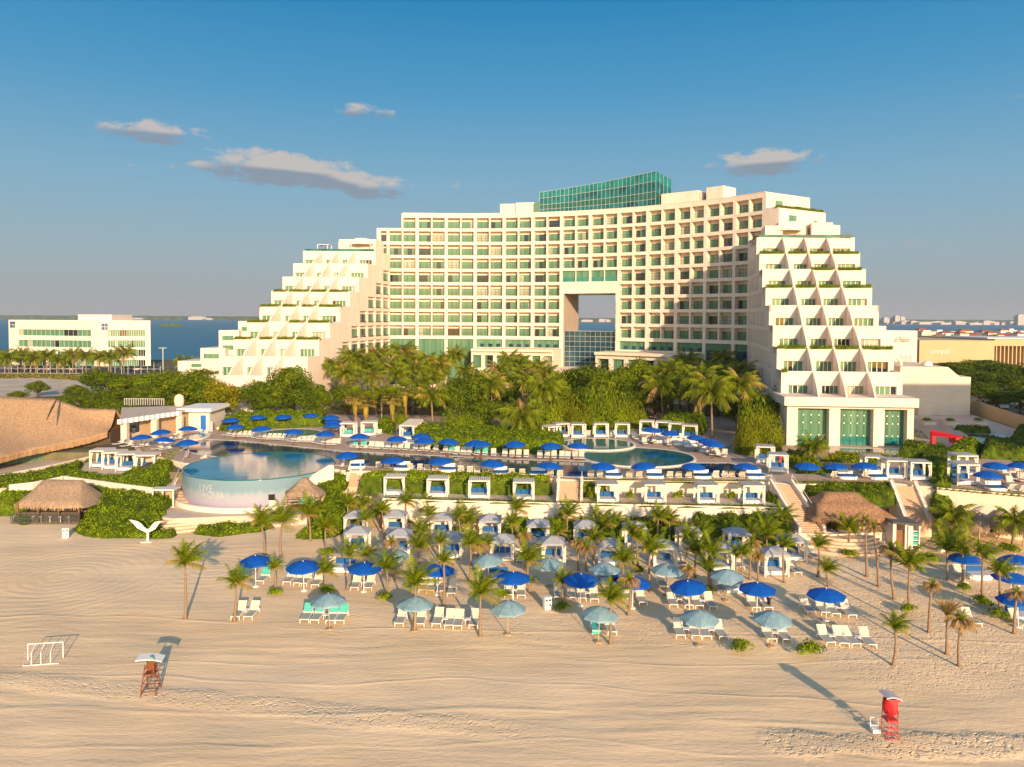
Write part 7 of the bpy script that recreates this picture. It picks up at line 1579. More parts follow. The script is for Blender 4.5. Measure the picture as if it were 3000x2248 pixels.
shrub_patch('ground_cover', w2([(448, 1578), (512, 1576), (520, 1562), (486, 1556), (440, 1560)], 0), flat(0), .55, ('leaf_bright', 'leaf'), 14, .36, .6, label='small green shrub strip right of the winged statue', cat='shrubs')
shrub_patch('ground_cover', w2([(566, 1566), (640, 1573), (760, 1558), (845, 1530), (850, 1508), (770, 1498), (640, 1520), (580, 1545)], 0), flat(0), .75, ('leaf_bright', 'leaf'), 12, .36, 1.0, label='long green shrub bed in front of the round tank pool', cat='shrubs')
# hedge mound right of the tank
hm = [onz(865, 1576, 0), onz(940, 1580, 0), onz(985, 1572, 0), onz(1010, 1545, .3), onz(1100, 1530, .3), onz(1190, 1530, .4), onz(1235, 1500, .8)]
shrub_patch('ground_cover', [(p.x, p.y) for p in hm]+[(-11.6, 88.4), (-17.5, 90.0), (-21.0, 93.6), (-22.6, 94.2), (-22.6, 90.5)], slope(86.5, 93.5, .1, 2.9), .85, ('leaf_bright', 'leaf'), 12, .38, 1.2, label='tall green hedge mound right of the stilt hut', cat='shrubs')
shrub_patch('ground_cover', [(-24.2, 93.6), (-20.8, 93.8), (-20.4, 96.8), (-22.8, 97.6), (-24.6, 96.4)], slope(93, 97, 2.6, 4.2), .6, ('leaf', 'leaf_bright'), 12, .36, .8, label='darker green slope between round tank and narrow stairs', cat='shrubs')
def hedge(L, z0, w, h, label, m=('leaf_bright', 'leaf'), **k):
    P = [onz(a, b, z0) for a, b in L]; poly = [(p.x, p.y) for p in P]+[(p.x, p.y+w) for p in reversed(P)]
    return shrub_patch('hedge', poly, flat(z0), h, m, 20, .34, .35, .12, label, 'hedge', stuff=False, **k)
# hedge behind the left terrace cabanas
P0 = [(-18.6, 93.0), (-17.2, 92.4), (-8, 91.9), (0, 91.4), (4.8, 91.2), (4.9, 93.6), (0, 94.0), (-8, 94.8), (-17.6, 95.6)]
shrub_patch('hedge', P0, flat(ZT), 2.15, ('leaf_bright', 'leaf_bright'), 24, .34, .35, .10, 'thick clipped hedge behind the four left terrace cabanas', 'hedge', stuff=False)
shrub_patch('hedge', [(7.7, 90.6), (11.4, 90.4), (11.4, 91.4), (7.7, 91.6)], flat(ZT), 1.6, ('leaf', 'leaf_bright'), 24, .34, .4, .15, 'short hedge right of the middle stairs', 'hedge', stuff=False)
for px in (1845, 1990, 2135, 1735): shrub(px, 1466, ZT, .9, 'of the bushes between the right-hand terrace cabanas', 1.5, 'leafy green bush')
shrub_patch('hedge', [(g(2245, 1470, ZT).x, g(2245, 1470, ZT).y), (g(2285, 1480, ZT).x, g(2285, 1480, ZT).y), (31.6, 91.0), (30.4, 91.0)], flat(ZT), .8, ('leaf', 'leaf_bright'), 20, .34, .5, .2, 'small hedge beside the long stairs', 'hedge', stuff=False)
# belt of bushes in front of the white wall
for i, (a, b, pyb, h, lab) in enumerate(((1200, 1480, 1560, 1.7, 'belt of bushes below the left half of the white wall'), (1470, 1790, 1575, 1.9, 'belt of bushes below the middle of the white wall'), (1780, 2060, 1588, 2.0, 'dark belt of bushes below the right half of the white wall'), (2050, 2330, 1598, 2.4, 'dark bushes between the white wall and the long stairs'))):
    p, q = onz(a, pyb, 0), onz(b, pyb+6, 0); ytop = 85.6 if b < 2100 else 86.6
    shrub_patch('bushes', [(p.x, p.y), ((p.x+q.x)/2, (p.y+q.y)/2-.7), (q.x, q.y), (q.x+.4, ytop), (p.x-.2, ytop+.8)], flat(0), h, ('leaf', 'leaf_bright') if i < 2 else ('leaf', 'leaf_dark'), 16, .36, 1.1, .3, lab, 'bushes')
shrub_patch('bushes', [(35.2, 83.6), (37.2, 82.6), (41.5, 87.2), (44.8, 88.2), (45.4, 91.0), (34.6, 91.0), (34.4, 88)], slope(83, 90, 1.2, 4.2), .9, ('leaf', 'leaf_dark'), 14, .38, .8, .2, 'dark hedge between the long stairs and the shaded stairs', 'bushes')
shrub_patch('hedge', w2([(2740, 1500), (2790, 1502), (2800, 1432), (2700, 1425)], 3.0), slope(85, 91, 2.4, 4.6), 1.0, ('leaf_bright', 'leaf'), 16, .36, .7, .15, 'bright hedge right of the shaded stairs', 'hedge', stuff=False)
mb = MB(); a, b = onz(2742, 1430, ZD), onz(3110, 1462, ZD)
mb.hexa([(a.x, a.y-.3, .5), (b.x, b.y-.3, .5), (b.x, b.y-.01, .5), (a.x, a.y-.01, .5), (a.x, a.y-.3, ZD+.12), (b.x, b.y-.3, ZD+.12), (b.x, b.y-.01, ZD+.12), (a.x, a.y-.01, ZD+.12)]); tag(mb.build('terrace_wall', 'stucco_cream'), 'cream terrace wall at the right edge above the sunshades', 'wall')
shrub_patch('grass_edge', strip([a, b], -.28, .3), flat(ZD+.1), .2, ('leaf', 'leaf_bright'), 22, .2, .1, label='grass strip on the wall at the right edge', cat='grass')
a, b = onz(2325, 1413, ZD), onz(2608, 1417, ZD); shrub_patch('grass_edge', strip([a, b], -.15, .45), flat(ZD), .2, ('leaf', 'leaf_bright'), 22, .2, .1, label='grass strip between the two right-hand stairs', cat='grass')
# upper garden hedges and bushes
def bed(L, z, h, label, m=('leaf_bright', 'leaf'), edge=1.2, dens=9, size=.42, amp=.25): return shrub_patch('bushes', w2(L, z), flat(z), h, m, dens, size, edge, amp, label, 'bushes')
bed([(640, 1262), (700, 1268), (790, 1256), (950, 1250), (960, 1228), (850, 1232), (700, 1236)], ZD, 2.0, 'sunlit rounded bushes behind the small pool umbrellas')
bed([(1240, 1315), (1420, 1322), (1560, 1332), (1640, 1330), (1655, 1300), (1560, 1285), (1400, 1275), (1250, 1290)], ZD, 1.9, 'bright bushes behind the middle of the lounger row')
bed([(1205, 1290), (1290, 1296), (1300, 1270), (1215, 1265)], ZD, 1.8, 'bright bushes behind the file of cabanas')
bed([(1100, 1262), (1150, 1276), (1160, 1250), (1110, 1245)], ZD, 1.6, 'small bright bush group right of the fan palm cabanas')
bed([(1930, 1262), (2000, 1268), (2060, 1276), (2075, 1250), (1960, 1242)], ZD, 2.4, 'bright bushes behind the right-hand cabanas')
bed([(1680, 1255), (1780, 1256), (1900, 1258), (1900, 1240), (1690, 1238)], ZD, 2.3, 'bushes behind the curved row of cabanas')
bed([(2290, 1355), (2340, 1385), (2420, 1380), (2380, 1340), (2300, 1330)], ZD, .9, 'mixed bushes right of the two stair cabanas', ('leaf', 'leaf_yellow'))
bed([(2330, 1388), (2440, 1392), (2500, 1388), (2440, 1372), (2340, 1370)], ZD, .8, 'low bushes beneath two blue umbrellas by the right-hand stairs', ('leaf', 'leaf_bright'))
bed([(2400, 1352), (2560, 1362), (2620, 1340), (2440, 1332)], ZD, .6, 'yellow-green planting before the grey pond', ('leaf_yellow', 'leaf_bright'))
bed([(2625, 1345), (2700, 1352), (2730, 1330), (2650, 1310)], ZD, 1.6, 'dark rounded bush at the corner of the glass pavilion', ('leaf', 'leaf_dark'))
bed([(2700, 1375), (2780, 1385), (2800, 1345), (2760, 1310), (2680, 1330)], ZD, 1.1, 'dark hedges behind the three cabanas', ('leaf_dark', 'leaf'))
bed([(2770, 1345), (2860, 1345), (2880, 1310), (2800, 1305)], ZD, 1.5, 'flowering green bush under the red arch', ('leaf_bright', 'leaf'))
bed([(2870, 1345), (3060, 1350), (3060, 1312), (2880, 1305)], ZD, 1.6, 'wide dark hedge at the right edge', ('leaf_dark', 'leaf'))
bed([(2735, 1428), (2785, 1430), (2790, 1385), (2740, 1380)], ZD, 1.0, 'rounded bush left of the paired cabanas', ('leaf_bright', 'leaf'))
bed([(2655, 1292), (2730, 1296), (2700, 1268), (2660, 1262)], ZD-.4, .4, 'low green lawn strip beside the glass pavilion', ('leaf', 'leaf_bright'), .4, 16, .3)
bed([(2790, 1268), (2900, 1270), (2900, 1260), (2800, 1258)], ZD-.4, .8, 'long dark clipped hedge before the third planter', ('leaf_dark', 'leaf'), .5)
bed([(2965, 1285), (3060, 1300), (3060, 1262), (2980, 1262)], ZD-.4, 1.2, 'dark hedge by the tan garden wall', ('leaf_dark', 'leaf'), .6)
# broadleaf trees: (px centre, base y, top y, width px, kind)
TL = 'of the broadleaf trees left of the hotel'; TM = 'of the broadleaf trees before the hotel middle'; TRR = 'of the dark trees behind the annex'
def btree(px, yb_, ytop, wpx, k, place, z=ZG, desc='rounded leafy tree'):
    p = onz(px, yb_, z); h = ony(px, ytop, p.y).z-z; w = wpx/FPX*p.y; return broad_tree(p.x, p.y, z, w, h, k, place, desc, px)
for a in ((110, 1165, 1110, 70, 0), (55, 1178, 1140, 60, 3), (225, 1190, 1120, 80, 0), (290, 1175, 1070, 120, 0), (330, 1215, 1130, 130, 0), (385, 1175, 1088, 120, 3), (430, 1230, 1140, 120, 0), (470, 1185, 1068, 130, 3), (505, 1225, 1080, 140, 0), (545, 1190, 1066, 130, 3), (590, 1225, 1080, 130, 0),
          (645, 1245, 1100, 130, 2), (700, 1215, 1110, 130, 0), (760, 1235, 1100, 130, 0), (800, 1205, 1065, 130, 3), (850, 1240, 1050, 140, 0), (900, 1240, 1100, 130, 1), (935, 1243, 1120, 90, 0), (600, 1180, 1064, 120, 0), (700, 1180, 1078, 110, 3), (250, 1212, 1150, 110, 0), (360, 1238, 1165, 110, 3), (410, 1212, 1120, 120, 0), (300, 1232, 1160, 100, 0), (450, 1200, 1110, 120, 0), (520, 1240, 1160, 110, 0), (565, 1212, 1120, 120, 3), (640, 1205, 1070, 130, 0), (660, 1178, 1092, 110, 0), (740, 1200, 1070, 120, 0), (790, 1243, 1130, 110, 0), (180, 1205, 1150, 90, 3), (345, 1172, 1085, 110, 0), (415, 1160, 1090, 90, 0)):
    btree(*a, TL)
for a in ((1330, 1245, 1110, 130, 0), (1390, 1240, 1075, 150, 1), (1350, 1205, 1095, 140, 0), (1270, 1232, 1140, 100, 1), (1430, 1262, 1160, 120, 0), (1480, 1235, 1120, 130, 1), (1610, 1235, 1110, 120, 0), (1680, 1205, 1060, 140, 0), (1740, 1215, 1045, 150, 1), (1700, 1250, 1120, 140, 0), (1800, 1240, 1060, 150, 0), (1880, 1205, 1025, 150, 3), (1850, 1245, 1110, 120, 1),
          (1970, 1205, 1035, 140, 0), (2020, 1220, 1060, 110, 1), (1200, 1225, 1120, 110, 1), (1560, 1205, 1085, 120, 0), (1130, 1215, 1120, 120, 1), (1020, 1220, 1110, 110, 1), (1920, 1235, 1120, 110, 1), (2100, 1235, 1095, 110, 1), (2210, 1290, 1125, 120, 0), (2240, 1300, 1140, 110, 1), (2165, 1275, 1150, 90, 0), (2275, 1290, 1120, 70, 1), (1420, 1215, 1130, 100, 0)):
    btree(*a, TM)
# weeping, reed-like bushes by the pool (long narrow leaves)
def weeping(px, yb_, ytop, wpx, place, gold=False):
    p = onz(px, yb_, ZD); h = ony(px, ytop, p.y).z-ZD; w = wpx/FPX*p.y; o = thing('weeping_bush', '', 'bush', 'weeping bushes', p)
    c = link('foliage', WEEP[1 if gold else 0], o); c.scale = (w*.56, w*.56, h); mb = MB(); mb.tube([(0, 0, -.2), (0, 0, h*.6)], [.12, .05], 5); mb.build('stem', 'trunk_dark', o); enrol(o, 'weeping bush with long narrow leaves', place, px)
def weep_mesh(seed, ms):
    rs = np.random.RandomState(seed); A, B = [], []
    bl = [(0, 0, 1.0, .62)]+[(math.cos(k*1.1+seed)*rs.uniform(.3, .62), math.sin(k*1.1+seed)*rs.uniform(.3, .62), rs.uniform(.45, .9), rs.uniform(.34, .52)) for k in range(9)]
    for bx, by, top, br in bl:
        for i in range(620):
            u = rs.uniform(0, 1)**.6; a = rs.uniform(0, 6.28); z = top-u*top*.95; r = br*min(1.0, (u*3.2)**.5)*rs.uniform(.78, 1.05)*(1+.15*math.sin(a*4+z*9)); c = np.array([bx+r*math.cos(a), by+r*math.sin(a), max(.02, z)])
            d = np.array([math.cos(a)*.45, math.sin(a)*.45, -.8+rs.normal(0, .35)]); d /= np.linalg.norm(d); s = np.array([-math.sin(a), math.cos(a), rs.normal(0, .4)])*.018; l = rs.uniform(.05, .12); up = np.array([1, 1, .6])
            T_ = A if rs.rand() < .62 else B; T_ += [c-s, c+s, c+d*l*up+s*.2, c+d*l*up-s*.2]
    return quadmesh('weeping_mesh', [np.array(A), np.array(B)], ms)
WEEP = [weep_mesh(1, ['leaf', 'leaf_bright']), weep_mesh(2, ['leaf', 'leaf_yellow'])]
for a in ((1340, 1262, 1170, 90), (1395, 1262, 1180, 90), (1600, 1262, 1100, 110), (1650, 1248, 1130, 100, True), (1690, 1262, 1170, 90, True), (1760, 1250, 1080, 110), (1800, 1255, 1120, 100), (1840, 1252, 1150, 90, True), (2190, 1330, 1190, 80, True), (2240, 1322, 1180, 100, True), (2210, 1300, 1130, 100), (1640, 1235, 1090, 90), (1560, 1262, 1190, 80), (2265, 1310, 1210, 60), (1170, 1240, 1190, 60), (1620, 1262, 1160, 70, True), (1730, 1262, 1180, 70)): weeping(*a[:4], 'of the weeping bushes along the pool', *(a[4:]))
# tall palms in front of the hotel: crown centre px, optional trunk foot
HP = 'of the tall palms before the hotel'
for (cx_, cy_, bx, by, sc) in ((950, 1062, 948, 1180, 1.1), (1035, 1050, 1036, 1200, 1.1), (1075, 1085, 1080, 1200, 1.1), (1110, 1040, 1112, 1210, 1.2), (1140, 1075, 1145, 1215, 1.1), (1185, 1035, 1188, 1190, 1.2), (1215, 1085, 1217, 1215, 1.0), (1245, 1062, 1243, 1200, 1.1), (1268, 1110, 1266, 1215, 1.0), (1337, 1040, 1337, 1170, 1.1), (1310, 1055, 1313, 1170, .9),
                           (1264, 1160, 1268, 1246, 1.0), (1118, 1155, 1118, 1233, .9), (1441, 1130, 1440, 1228, 1.25), (1495, 1055, 1495, 1190, 1.1), (1480, 1120, 1480, 1215, 1.1), (1530, 1100, 1530, 1215, 1.1), (1575, 1080, 1570, 1200, 1.1), (1592, 1140, 1597, 1260, 1.25), (1525, 1225, 1526, 1288, 1.25), (1935, 1130, 1943, 1238, 1.35), (1990, 1075, 1992, 1200, 1.1), (2015, 1055, 2017, 1190, 1.1),
                           (2050, 1110, 2052, 1252, 1.3), (2120, 1055, 2122, 1200, 1.1), (2085, 1150, 2087, 1284, 1.35), (2145, 1105, 2145, 1230, 1.2), (2168, 1130, 2160, 1275, 1.25), (2010, 1100, 2012, 1225, 1.0), (1230, 1130, 1230, 1222, 1.0), (1290, 1095, 1290, 1200, .9), (985, 1075, 985, 1200, 1.1), (1010, 1095, 1010, 1215, 1.0), (1060, 1060, 1062, 1200, 1.15), (1095, 1105, 1096, 1222, 1.05), (1160, 1100, 1160, 1222, 1.1), (1200, 1065, 1200, 1200, 1.2), (1230, 1085, 1232, 1205, 1.1), (1285, 1070, 1285, 1200, 1.05), (1365, 1090, 1365, 1205, 1.0), (1405, 1110, 1405, 1215, 1.05), (1462, 1085, 1462, 1205, 1.1), (1515, 1070, 1515, 1200, 1.1), (1550, 1120, 1550, 1222, 1.1), (1600, 1095, 1600, 1215, 1.05), (1625, 1140, 1626, 1240, 1.0), (1955, 1090, 1957, 1215, 1.1), (2070, 1085, 2070, 1215, 1.15), (2105, 1095, 2106, 1225, 1.15), (2180, 1090, 2180, 1230, 1.1), (2035, 1140, 2036, 1240, 1.1)):
    ppalm(bx, by, cx_, cy_, 'coco', HP, ZD if by > 1225 else ZG, sc=sc, r=.2)
for (cx_, cy_, bx, by, sc) in ((1040, 1165, 1043, 1245, 1.15), (1072, 1178, 1074, 1240, 1.1), (1150, 1165, 1152, 1252, 1.2), (1187, 1145, 1190, 1238, 1.1), (1022, 1110, 1024, 1215, 1.2), (1100, 1150, 1101, 1225, 1.0)):
    ppalm(bx, by, cx_, cy_, 'fan', 'of the fan palms left of the hotel centre', ZD if by > 1225 else ZG, sc=sc, r=.26, tm='trunk_red')
ppalm(883, 1175, 883, 1135, 'young', 'standing alone among the left trees', ZG, sc=1.3)
ppalm(2370, 1358, 2372, 1322, 'agave', 'before the glass pavilion', ZD, sc=1.7); ppalm(2382, 1356, 2385, 1310, 'coco', 'before the glass pavilion', ZD, sc=.8)
# roadside palms by the office
for px, cy_, by in ((-2, 1045, 1092), (27, 1050, 1095), (62, 1040, 1090), (105, 1050, 1092), (137, 1045, 1092), (172, 1055, 1092), (213, 1040, 1092), (252, 1045, 1092), (292, 1048, 1094), (325, 1048, 1094), (363, 1035, 1096), (190, 1058, 1090), (88, 1052, 1090), (540, 1062, 1090), (590, 1075, 1100), (1615, 1048, 1085), (1690, 1048, 1085), (1735, 1046, 1085)):
    if px > 1000: continue
    ppalm(px, by, px, cy_, 'coco', 'of the roadside palms before the office building', ZG, sc=1.35, r=.25)
# ---- beach palms: (crop, foot x,y, crown x,y, kind, scale)
B1, B2, B3, B4 = 'of the front beach palms', 'of the beach palms among the cabanas', 'of the beach palms below the wall', 'of the beach palms at the right end'
o_ = lambda x, y: (x, y)
for f, bx, by, cx_, cy_, k, sc, row in ((o_, 543, 1812, 537, 1655, 'young', 1.15, B1), (cB, 130, 1365, 165, 950, 'young', 1.0, B1), (cB, 565, 1035, 575, 775, 'young', .62, B1), (cB, 465, 640, 430, 310, 'young', 1.35, B1), (cB, 640, 660, 640, 300, 'young', 1.25, B1), (cB, 955, 500, 930, 215, 'young', 1.35, B1), (cB, 1135, 600, 1120, 350, 'young', 1.1, B1),
        (cB, 1120, 1025, 1110, 830, 'young', .85, B1), (cB, 1780, 1100, 1780, 780, 'young', 1.05, B1), (cB, 2080, 1460, 2090, 960, 'young', 1.25, B1), (cB, 1560, 800, 1570, 650, 'young', .8, B2), (cA, 100, 745, 100, 560, 'young', 1.2, B2), (cA, 370, 1185, 370, 720, 'young', .75, B1), (cA, 650, 935, 650, 540, 'young', 1.1, B2), (cA, 765, 1525, 770, 1060, 'young', 1.15, B1),
        (cA, 1262, 815, 1262, 690, 'young', .6, B2), (cA, 1170, 400, 1160, 150, 'young', .95, B3), (cA, 1245, 620, 1240, 430, 'dead', .85, B2), (cA, 1820, 820, 1820, 540, 'dead', .8, B2), (cA, 1912, 835, 1910, 590, 'dead', .95, B2), (cA, 1660, 1175, 1655, 960, 'young', .8, B1), (cA, 2170, 1605, 2175, 1130, 'young', 1.1, B1), (cA, 610, 425, 610, 300, 'young', 1.5, B3), (cA, 160, 340, 160, 150, 'young', 1.3, B3),
        (cA, 400, 300, 380, 170, 'young', 1.0, B3), (cA, 955, 305, 950, 190, 'young', .9, B3), (cA, 1665, 455, 1640, 280, 'young', .9, B3), (cA, 1420, 320, 1420, 155, 'young', .7, B3), (cA, 2050, 480, 2060, 360, 'young', 1.5, B3), (cA, 1950, 310, 1950, 120, 'young', .9, B3), (cA, 170, 560, 115, 400, 'young', 1.1, B2), (cB, 1400, 400, 1360, 100, 'young', 1.2, B3), (cB, 1530, 330, 1530, 110, 'young', 1.0, B3), (cB, 1990, 360, 1990, 80, 'young', .9, B3), (cB, 1720, 350, 1720, 210, 'young', .9, B3), (cB, 1450, 400, 1450, 290, 'young', .8, B3),
        (cC, 30, 275, 25, 105, 'young', .8, B3), (cC, 255, 605, 240, 290, 'young', 1.1, B2), (cC, 150, 1110, 155, 730, 'dead', 1.0, B1), (cC, 395, 865, 390, 440, 'young', 1.2, B2), (cC, 820, 1030, 800, 620, 'dead', .7, B1), (cC, 870, 700, 875, 440, 'young', 1.1, B2), (cC, 1030, 835, 1010, 620, 'young', .95, B2), (cC, 515, 305, 500, 135, 'young', .9, B3), (cC, 770, 185, 770, 45, 'young', .9, B3), (cC, 940, 345, 930, 225, 'young', 1.1, B3), (cC, 380, 260, 380, 195, 'young', 1.1, B3),
        (cC, 1325, 205, 1320, 45, 'young', 1.2, B3), (cC, 1465, 730, 1475, 350, 'dead', .9, B2), (cC, 1560, 745, 1560, 500, 'dead', .8, B2), (cC, 1500, 400, 1490, 240, 'young', 1.0, B3), (cC, 1625, 360, 1620, 165, 'young', 1.3, B3), (cC, 1840, 330, 1830, 80, 'young', 1.2, B3), (cC, 2195, 700, 2190, 360, 'young', .9, B2),
        (cD, 105, 805, 100, 650, 'young', .9, B4), (cD, 310, 420, 310, 190, 'young', 1.4, B4), (cD, 515, 690, 490, 110, 'dead', .8, B4), (cD, 645, 800, 580, 170, 'dead', .8, B4), (cD, 815, 945, 790, 430, 'dead', 1.0, B4), (cD, 970, 1035, 955, 580, 'young', 1.35, B4), (cD, 1185, 1305, 1205, 800, 'dead', .8, B4), (cD, 1392, 745, 1395, 420, 'young', 1.3, B4), (cD, 1550, 780, 1545, 440, 'young', 1.1, B4), (cD, 1760, 960, 1762, 480, 'young', 1.0, B4),
        (cD, 1945, 1110, 1930, 660, 'young', 1.1, B4), (cD, 1380, 1530, 1385, 1130, 'bundle', .62, B4), (cD, 1515, 1665, 1535, 1190, 'dead', .95, B4), (cD, 798, 1655, 825, 1260, 'young', .75, B4), (cD, 2105, 1315, 2112, 880, 'dead', .85, B4), (cD, 2080, 415, 2085, 90, 'coco', .75, B4), (cD, 1500, 330, 1440, 50, 'coco', .8, B4), (cD, 1410, 440, 1400, 250, 'coco', .6, B4)):
    (bx, by), (cx_, cy_) = f(bx, by), f(cx_, cy_); ppalm(bx, by, cx_, cy_, k, row, 0.0, sc=sc, r=.13 if k != 'coco' else .2, bend=random.uniform(-.15, .15))
rs = random.Random(5)
for i in range(24):
    bx, by = 1010+i*56+rs.uniform(-22, 22), rs.choice((1585, 1600, 1640, 1665, 1700, 1730))+rs.uniform(-8, 8); b = onz(bx, by, 0); k = 'dead' if rs.random() < .18 else 'young'
    palm(b, b+Vector((rs.uniform(-.4, .4), 0, rs.uniform(2.2, 3.7))), k, B2, bx, sc=rs.uniform(.7, 1.15), r=.11, bend=rs.uniform(-.2, .2))
# ---- small round shrubs on the beach
SR_ = 'of the small shrubs on the sand'
for f, x, y, r in ((cB, 560, 1085, .72), (cB, 1770, 1145, .72), (cB, 1140, 670, .9), (cB, 1120, 1060, .75), (cA, 1640, 1250, .75), (cA, 1300, 970, .7), (cA, 1010, 1120, .7), (cC, 260, 660, .7), (cC, 1015, 890, .75), (cC, 1355, 1500, .85), (cC, 2130, 1560, 1.0), (cD, 310, 485, .85), (cD, 970, 1090, .7), (cD, 1210, 555, .95), (cD, 1560, 860, .75), (cD, 1760, 1010, .85), (cD, 1930, 1150, .8), (cD, 2080, 455, 1.1), (cD, 740, 260, .6), (cB, 1600, 850, .6), (cD, 880, 20, .8), (cA, 640, 1040, .01)):
    if r > .1: px, py = f(x, y); shrub(px, py, 0, r*1.22, SR_, 1.05)
# ================================================================ the far left: road, cars, fence
mb = MB(); a, b = onz(-200, 1090, ZG), onz(480, 1090, ZG); mb.poly([(a.x, a.y, ZG+.02+.1), (b.x, a.y, ZG+.12), (b.x, a.y+22, ZG+.12), (a.x, a.y+22, ZG+.12)]); structure(mb.build('road', 'asphalt'))
mb = MB(); L = w2([(-200, 1180), (0, 1172), (120, 1165), (300, 1160), (330, 1122), (120, 1110), (0, 1108), (-200, 1108)], ZG); mb.poly([(x, y, ZG+.2) for x, y in L]); structure(mb.build('sandy_ground', 'sandy_soil'))
shrub_patch('scrub', w2([(-100, 1112), (120, 1110), (260, 1120), (260, 1104), (100, 1098), (-100, 1102)], ZG), flat(ZG), .5, ('leaf_yellow', 'scrub'), 2.0, .9, 2.0, .3, 'yellow-green scrub beside the road', 'scrub')
fe = thing('roadside_fence', 'long white post fence beside the road at the left', 'fence'); 
for i in range(26):
    px = -5+19*i; 
    if 250 < px < 300: continue
    p = onz(px, 1098, ZG); mb = MB(); mb.box(p.x-.08, p.x+.08, p.y, p.y+.2, ZG, ZG+(4.4 if i % 4 == 0 else 2.9)); mb.build('post', 'metal_light', fe)
mb = MB(); p, q = onz(-5, 1098, ZG), onz(250, 1098, ZG); mb.box(p.x, q.x, p.y+.02, p.y+.12, ZG+.5, ZG+.6); mb.box(p.x, q.x, p.y+.02, p.y+.12, ZG+2.2, ZG+2.3); mb.build('rail', 'roof_grey', fe)
def car_proto(m):
    b = MB(); b.hexa([(-2.1, -.85, .3), (2.1, -.85, .3), (2.1, .85, .3), (-2.1, .85, .3), (-2.15, -.85, .95), (2.15, -.85, .85), (2.15, .85, .85), (-2.15, .85, .95)]); c = MB(); c.hexa([(-1.5, -.78, .9), (1.1, -.78, .9), (1.1, .78, .9), (-1.5, .78, .9), (-1.1, -.65, 1.45), (.5, -.65, 1.45), (.5, .65, 1.45), (-1.1, .65, 1.45)])
    r = [('body', b.mesh('car_body', m)), ('cabin', c.mesh('car_cabin', 'glass_dark'))]
    for x in (-1.3, 1.3):
        for y in (-.8, .8): w = MB(); w.tube([(x, y-.1, .32), (x, y+.1, .32)], .32, 10); r.append(('wheel', w.mesh('car_wheel', 'tyre')))
    return r
CARS = [car_proto('car_paint'), car_proto('car_white'), car_proto('roof_grey')]
for i, (px, k) in enumerate(((10, 0), (38, 2), (58, 0), (92, 2), (125, 0), (160, 1), (190, 0), (232, 0), (345, 0), (372, 2), (398, 0), (425, 0))):
    p = onz(px, 1092, ZG); o = place(CARS[k], 'parked_car', 'car', 'cars parked by the road', (p.x, p.y+7, ZG+.12), random.uniform(-.1, .1), 1.25); enrol(o, ('dark', 'white', 'grey')[k]+' parked car', 'of the cars before the office building', px)
for px, yb_, yt in ((478, 1095, 1020), (1e9, 0, 0)):
    if px > 4000: continue
    p = onz(px, yb_, ZG); mb = MB(); h = ony(px, yt, p.y).z; mb.tube([(p.x, p.y, ZG), (p.x, p.y, h)], .18, 6); o = thing('street_lamp', 'tall street lamp standing between the office and the hotel', 'street lamp'); mb.build('pole', 'metal_light', o); mb = MB(); mb.box(p.x-1.4, p.x+1.4, p.y-.2, p.y+.2, h-.1, h+.15); mb.build('lamp_head', 'metal_light', o)
mb = MB(); L = [onz(2680, 1290, 4.5), onz(2660, 1215, 4.5), onz(2846, 1214, 4.5), onz(3000, 1264, 4.5), onz(3200, 1330, 4.5), onz(3050, 1345, 4.5), onz(2850, 1330, 4.5)]; mb.poly([(p.x, p.y, 4.5) for p in L]); structure(mb.build('garden_paving', 'paving_light'))
mb = MB(); L = [onz(2790, 1300, 4.52), onz(2800, 1272, 4.52), onz(2960, 1276, 4.52), onz(3060, 1300, 4.52), onz(2960, 1303, 4.52)]; structure(mb.poly([(p.x, p.y, 4.6) for p in L]) or mb.build('fountain_water', 'pond'))
# ---- trees, car park and town at the far right
for a in ((2700, 1130, 1075, 90, 1), (2740, 1120, 1060, 110, 1), (2800, 1125, 1052, 130, 0), (2860, 1125, 1045, 130, 0), (2920, 1130, 1052, 130, 1), (2985, 1135, 1060, 130, 1), (2880, 1155, 1080, 120, 1), (2940, 1165, 1085, 130, 1), (3010, 1170, 1090, 130, 1), (2870, 1190, 1110, 90, 1), (2990, 1215, 1130, 110, 1), (2920, 1205, 1130, 80, 1), (2820, 1130, 1070, 110, 1), (2770, 1095, 1058, 90, 0), (2890, 1100, 1048, 110, 0), (2695, 1100, 1062, 60, 1), (3045, 1150, 1062, 130, 1)):
    btree(*a, TRR, desc='dark spreading tree')
for i, (px, py, k) in enumerate(((2900, 1180, 2), (2925, 1186, 1), (2950, 1176, 2), (2975, 1190, 1), (2990, 1178, 0), (2935, 1196, 2), (2890, 1168, 1), (3000, 1200, 2))):
    p = onz(px, py, ZG); o = place(CARS[k], 'parked_car', 'car', 'cars parked behind the annex', p, random.uniform(1.2, 1.8)); enrol(o, ('dark', 'white', 'grey')[k]+' parked car', 'of the cars under the dark trees', px)
rs = random.Random(21)
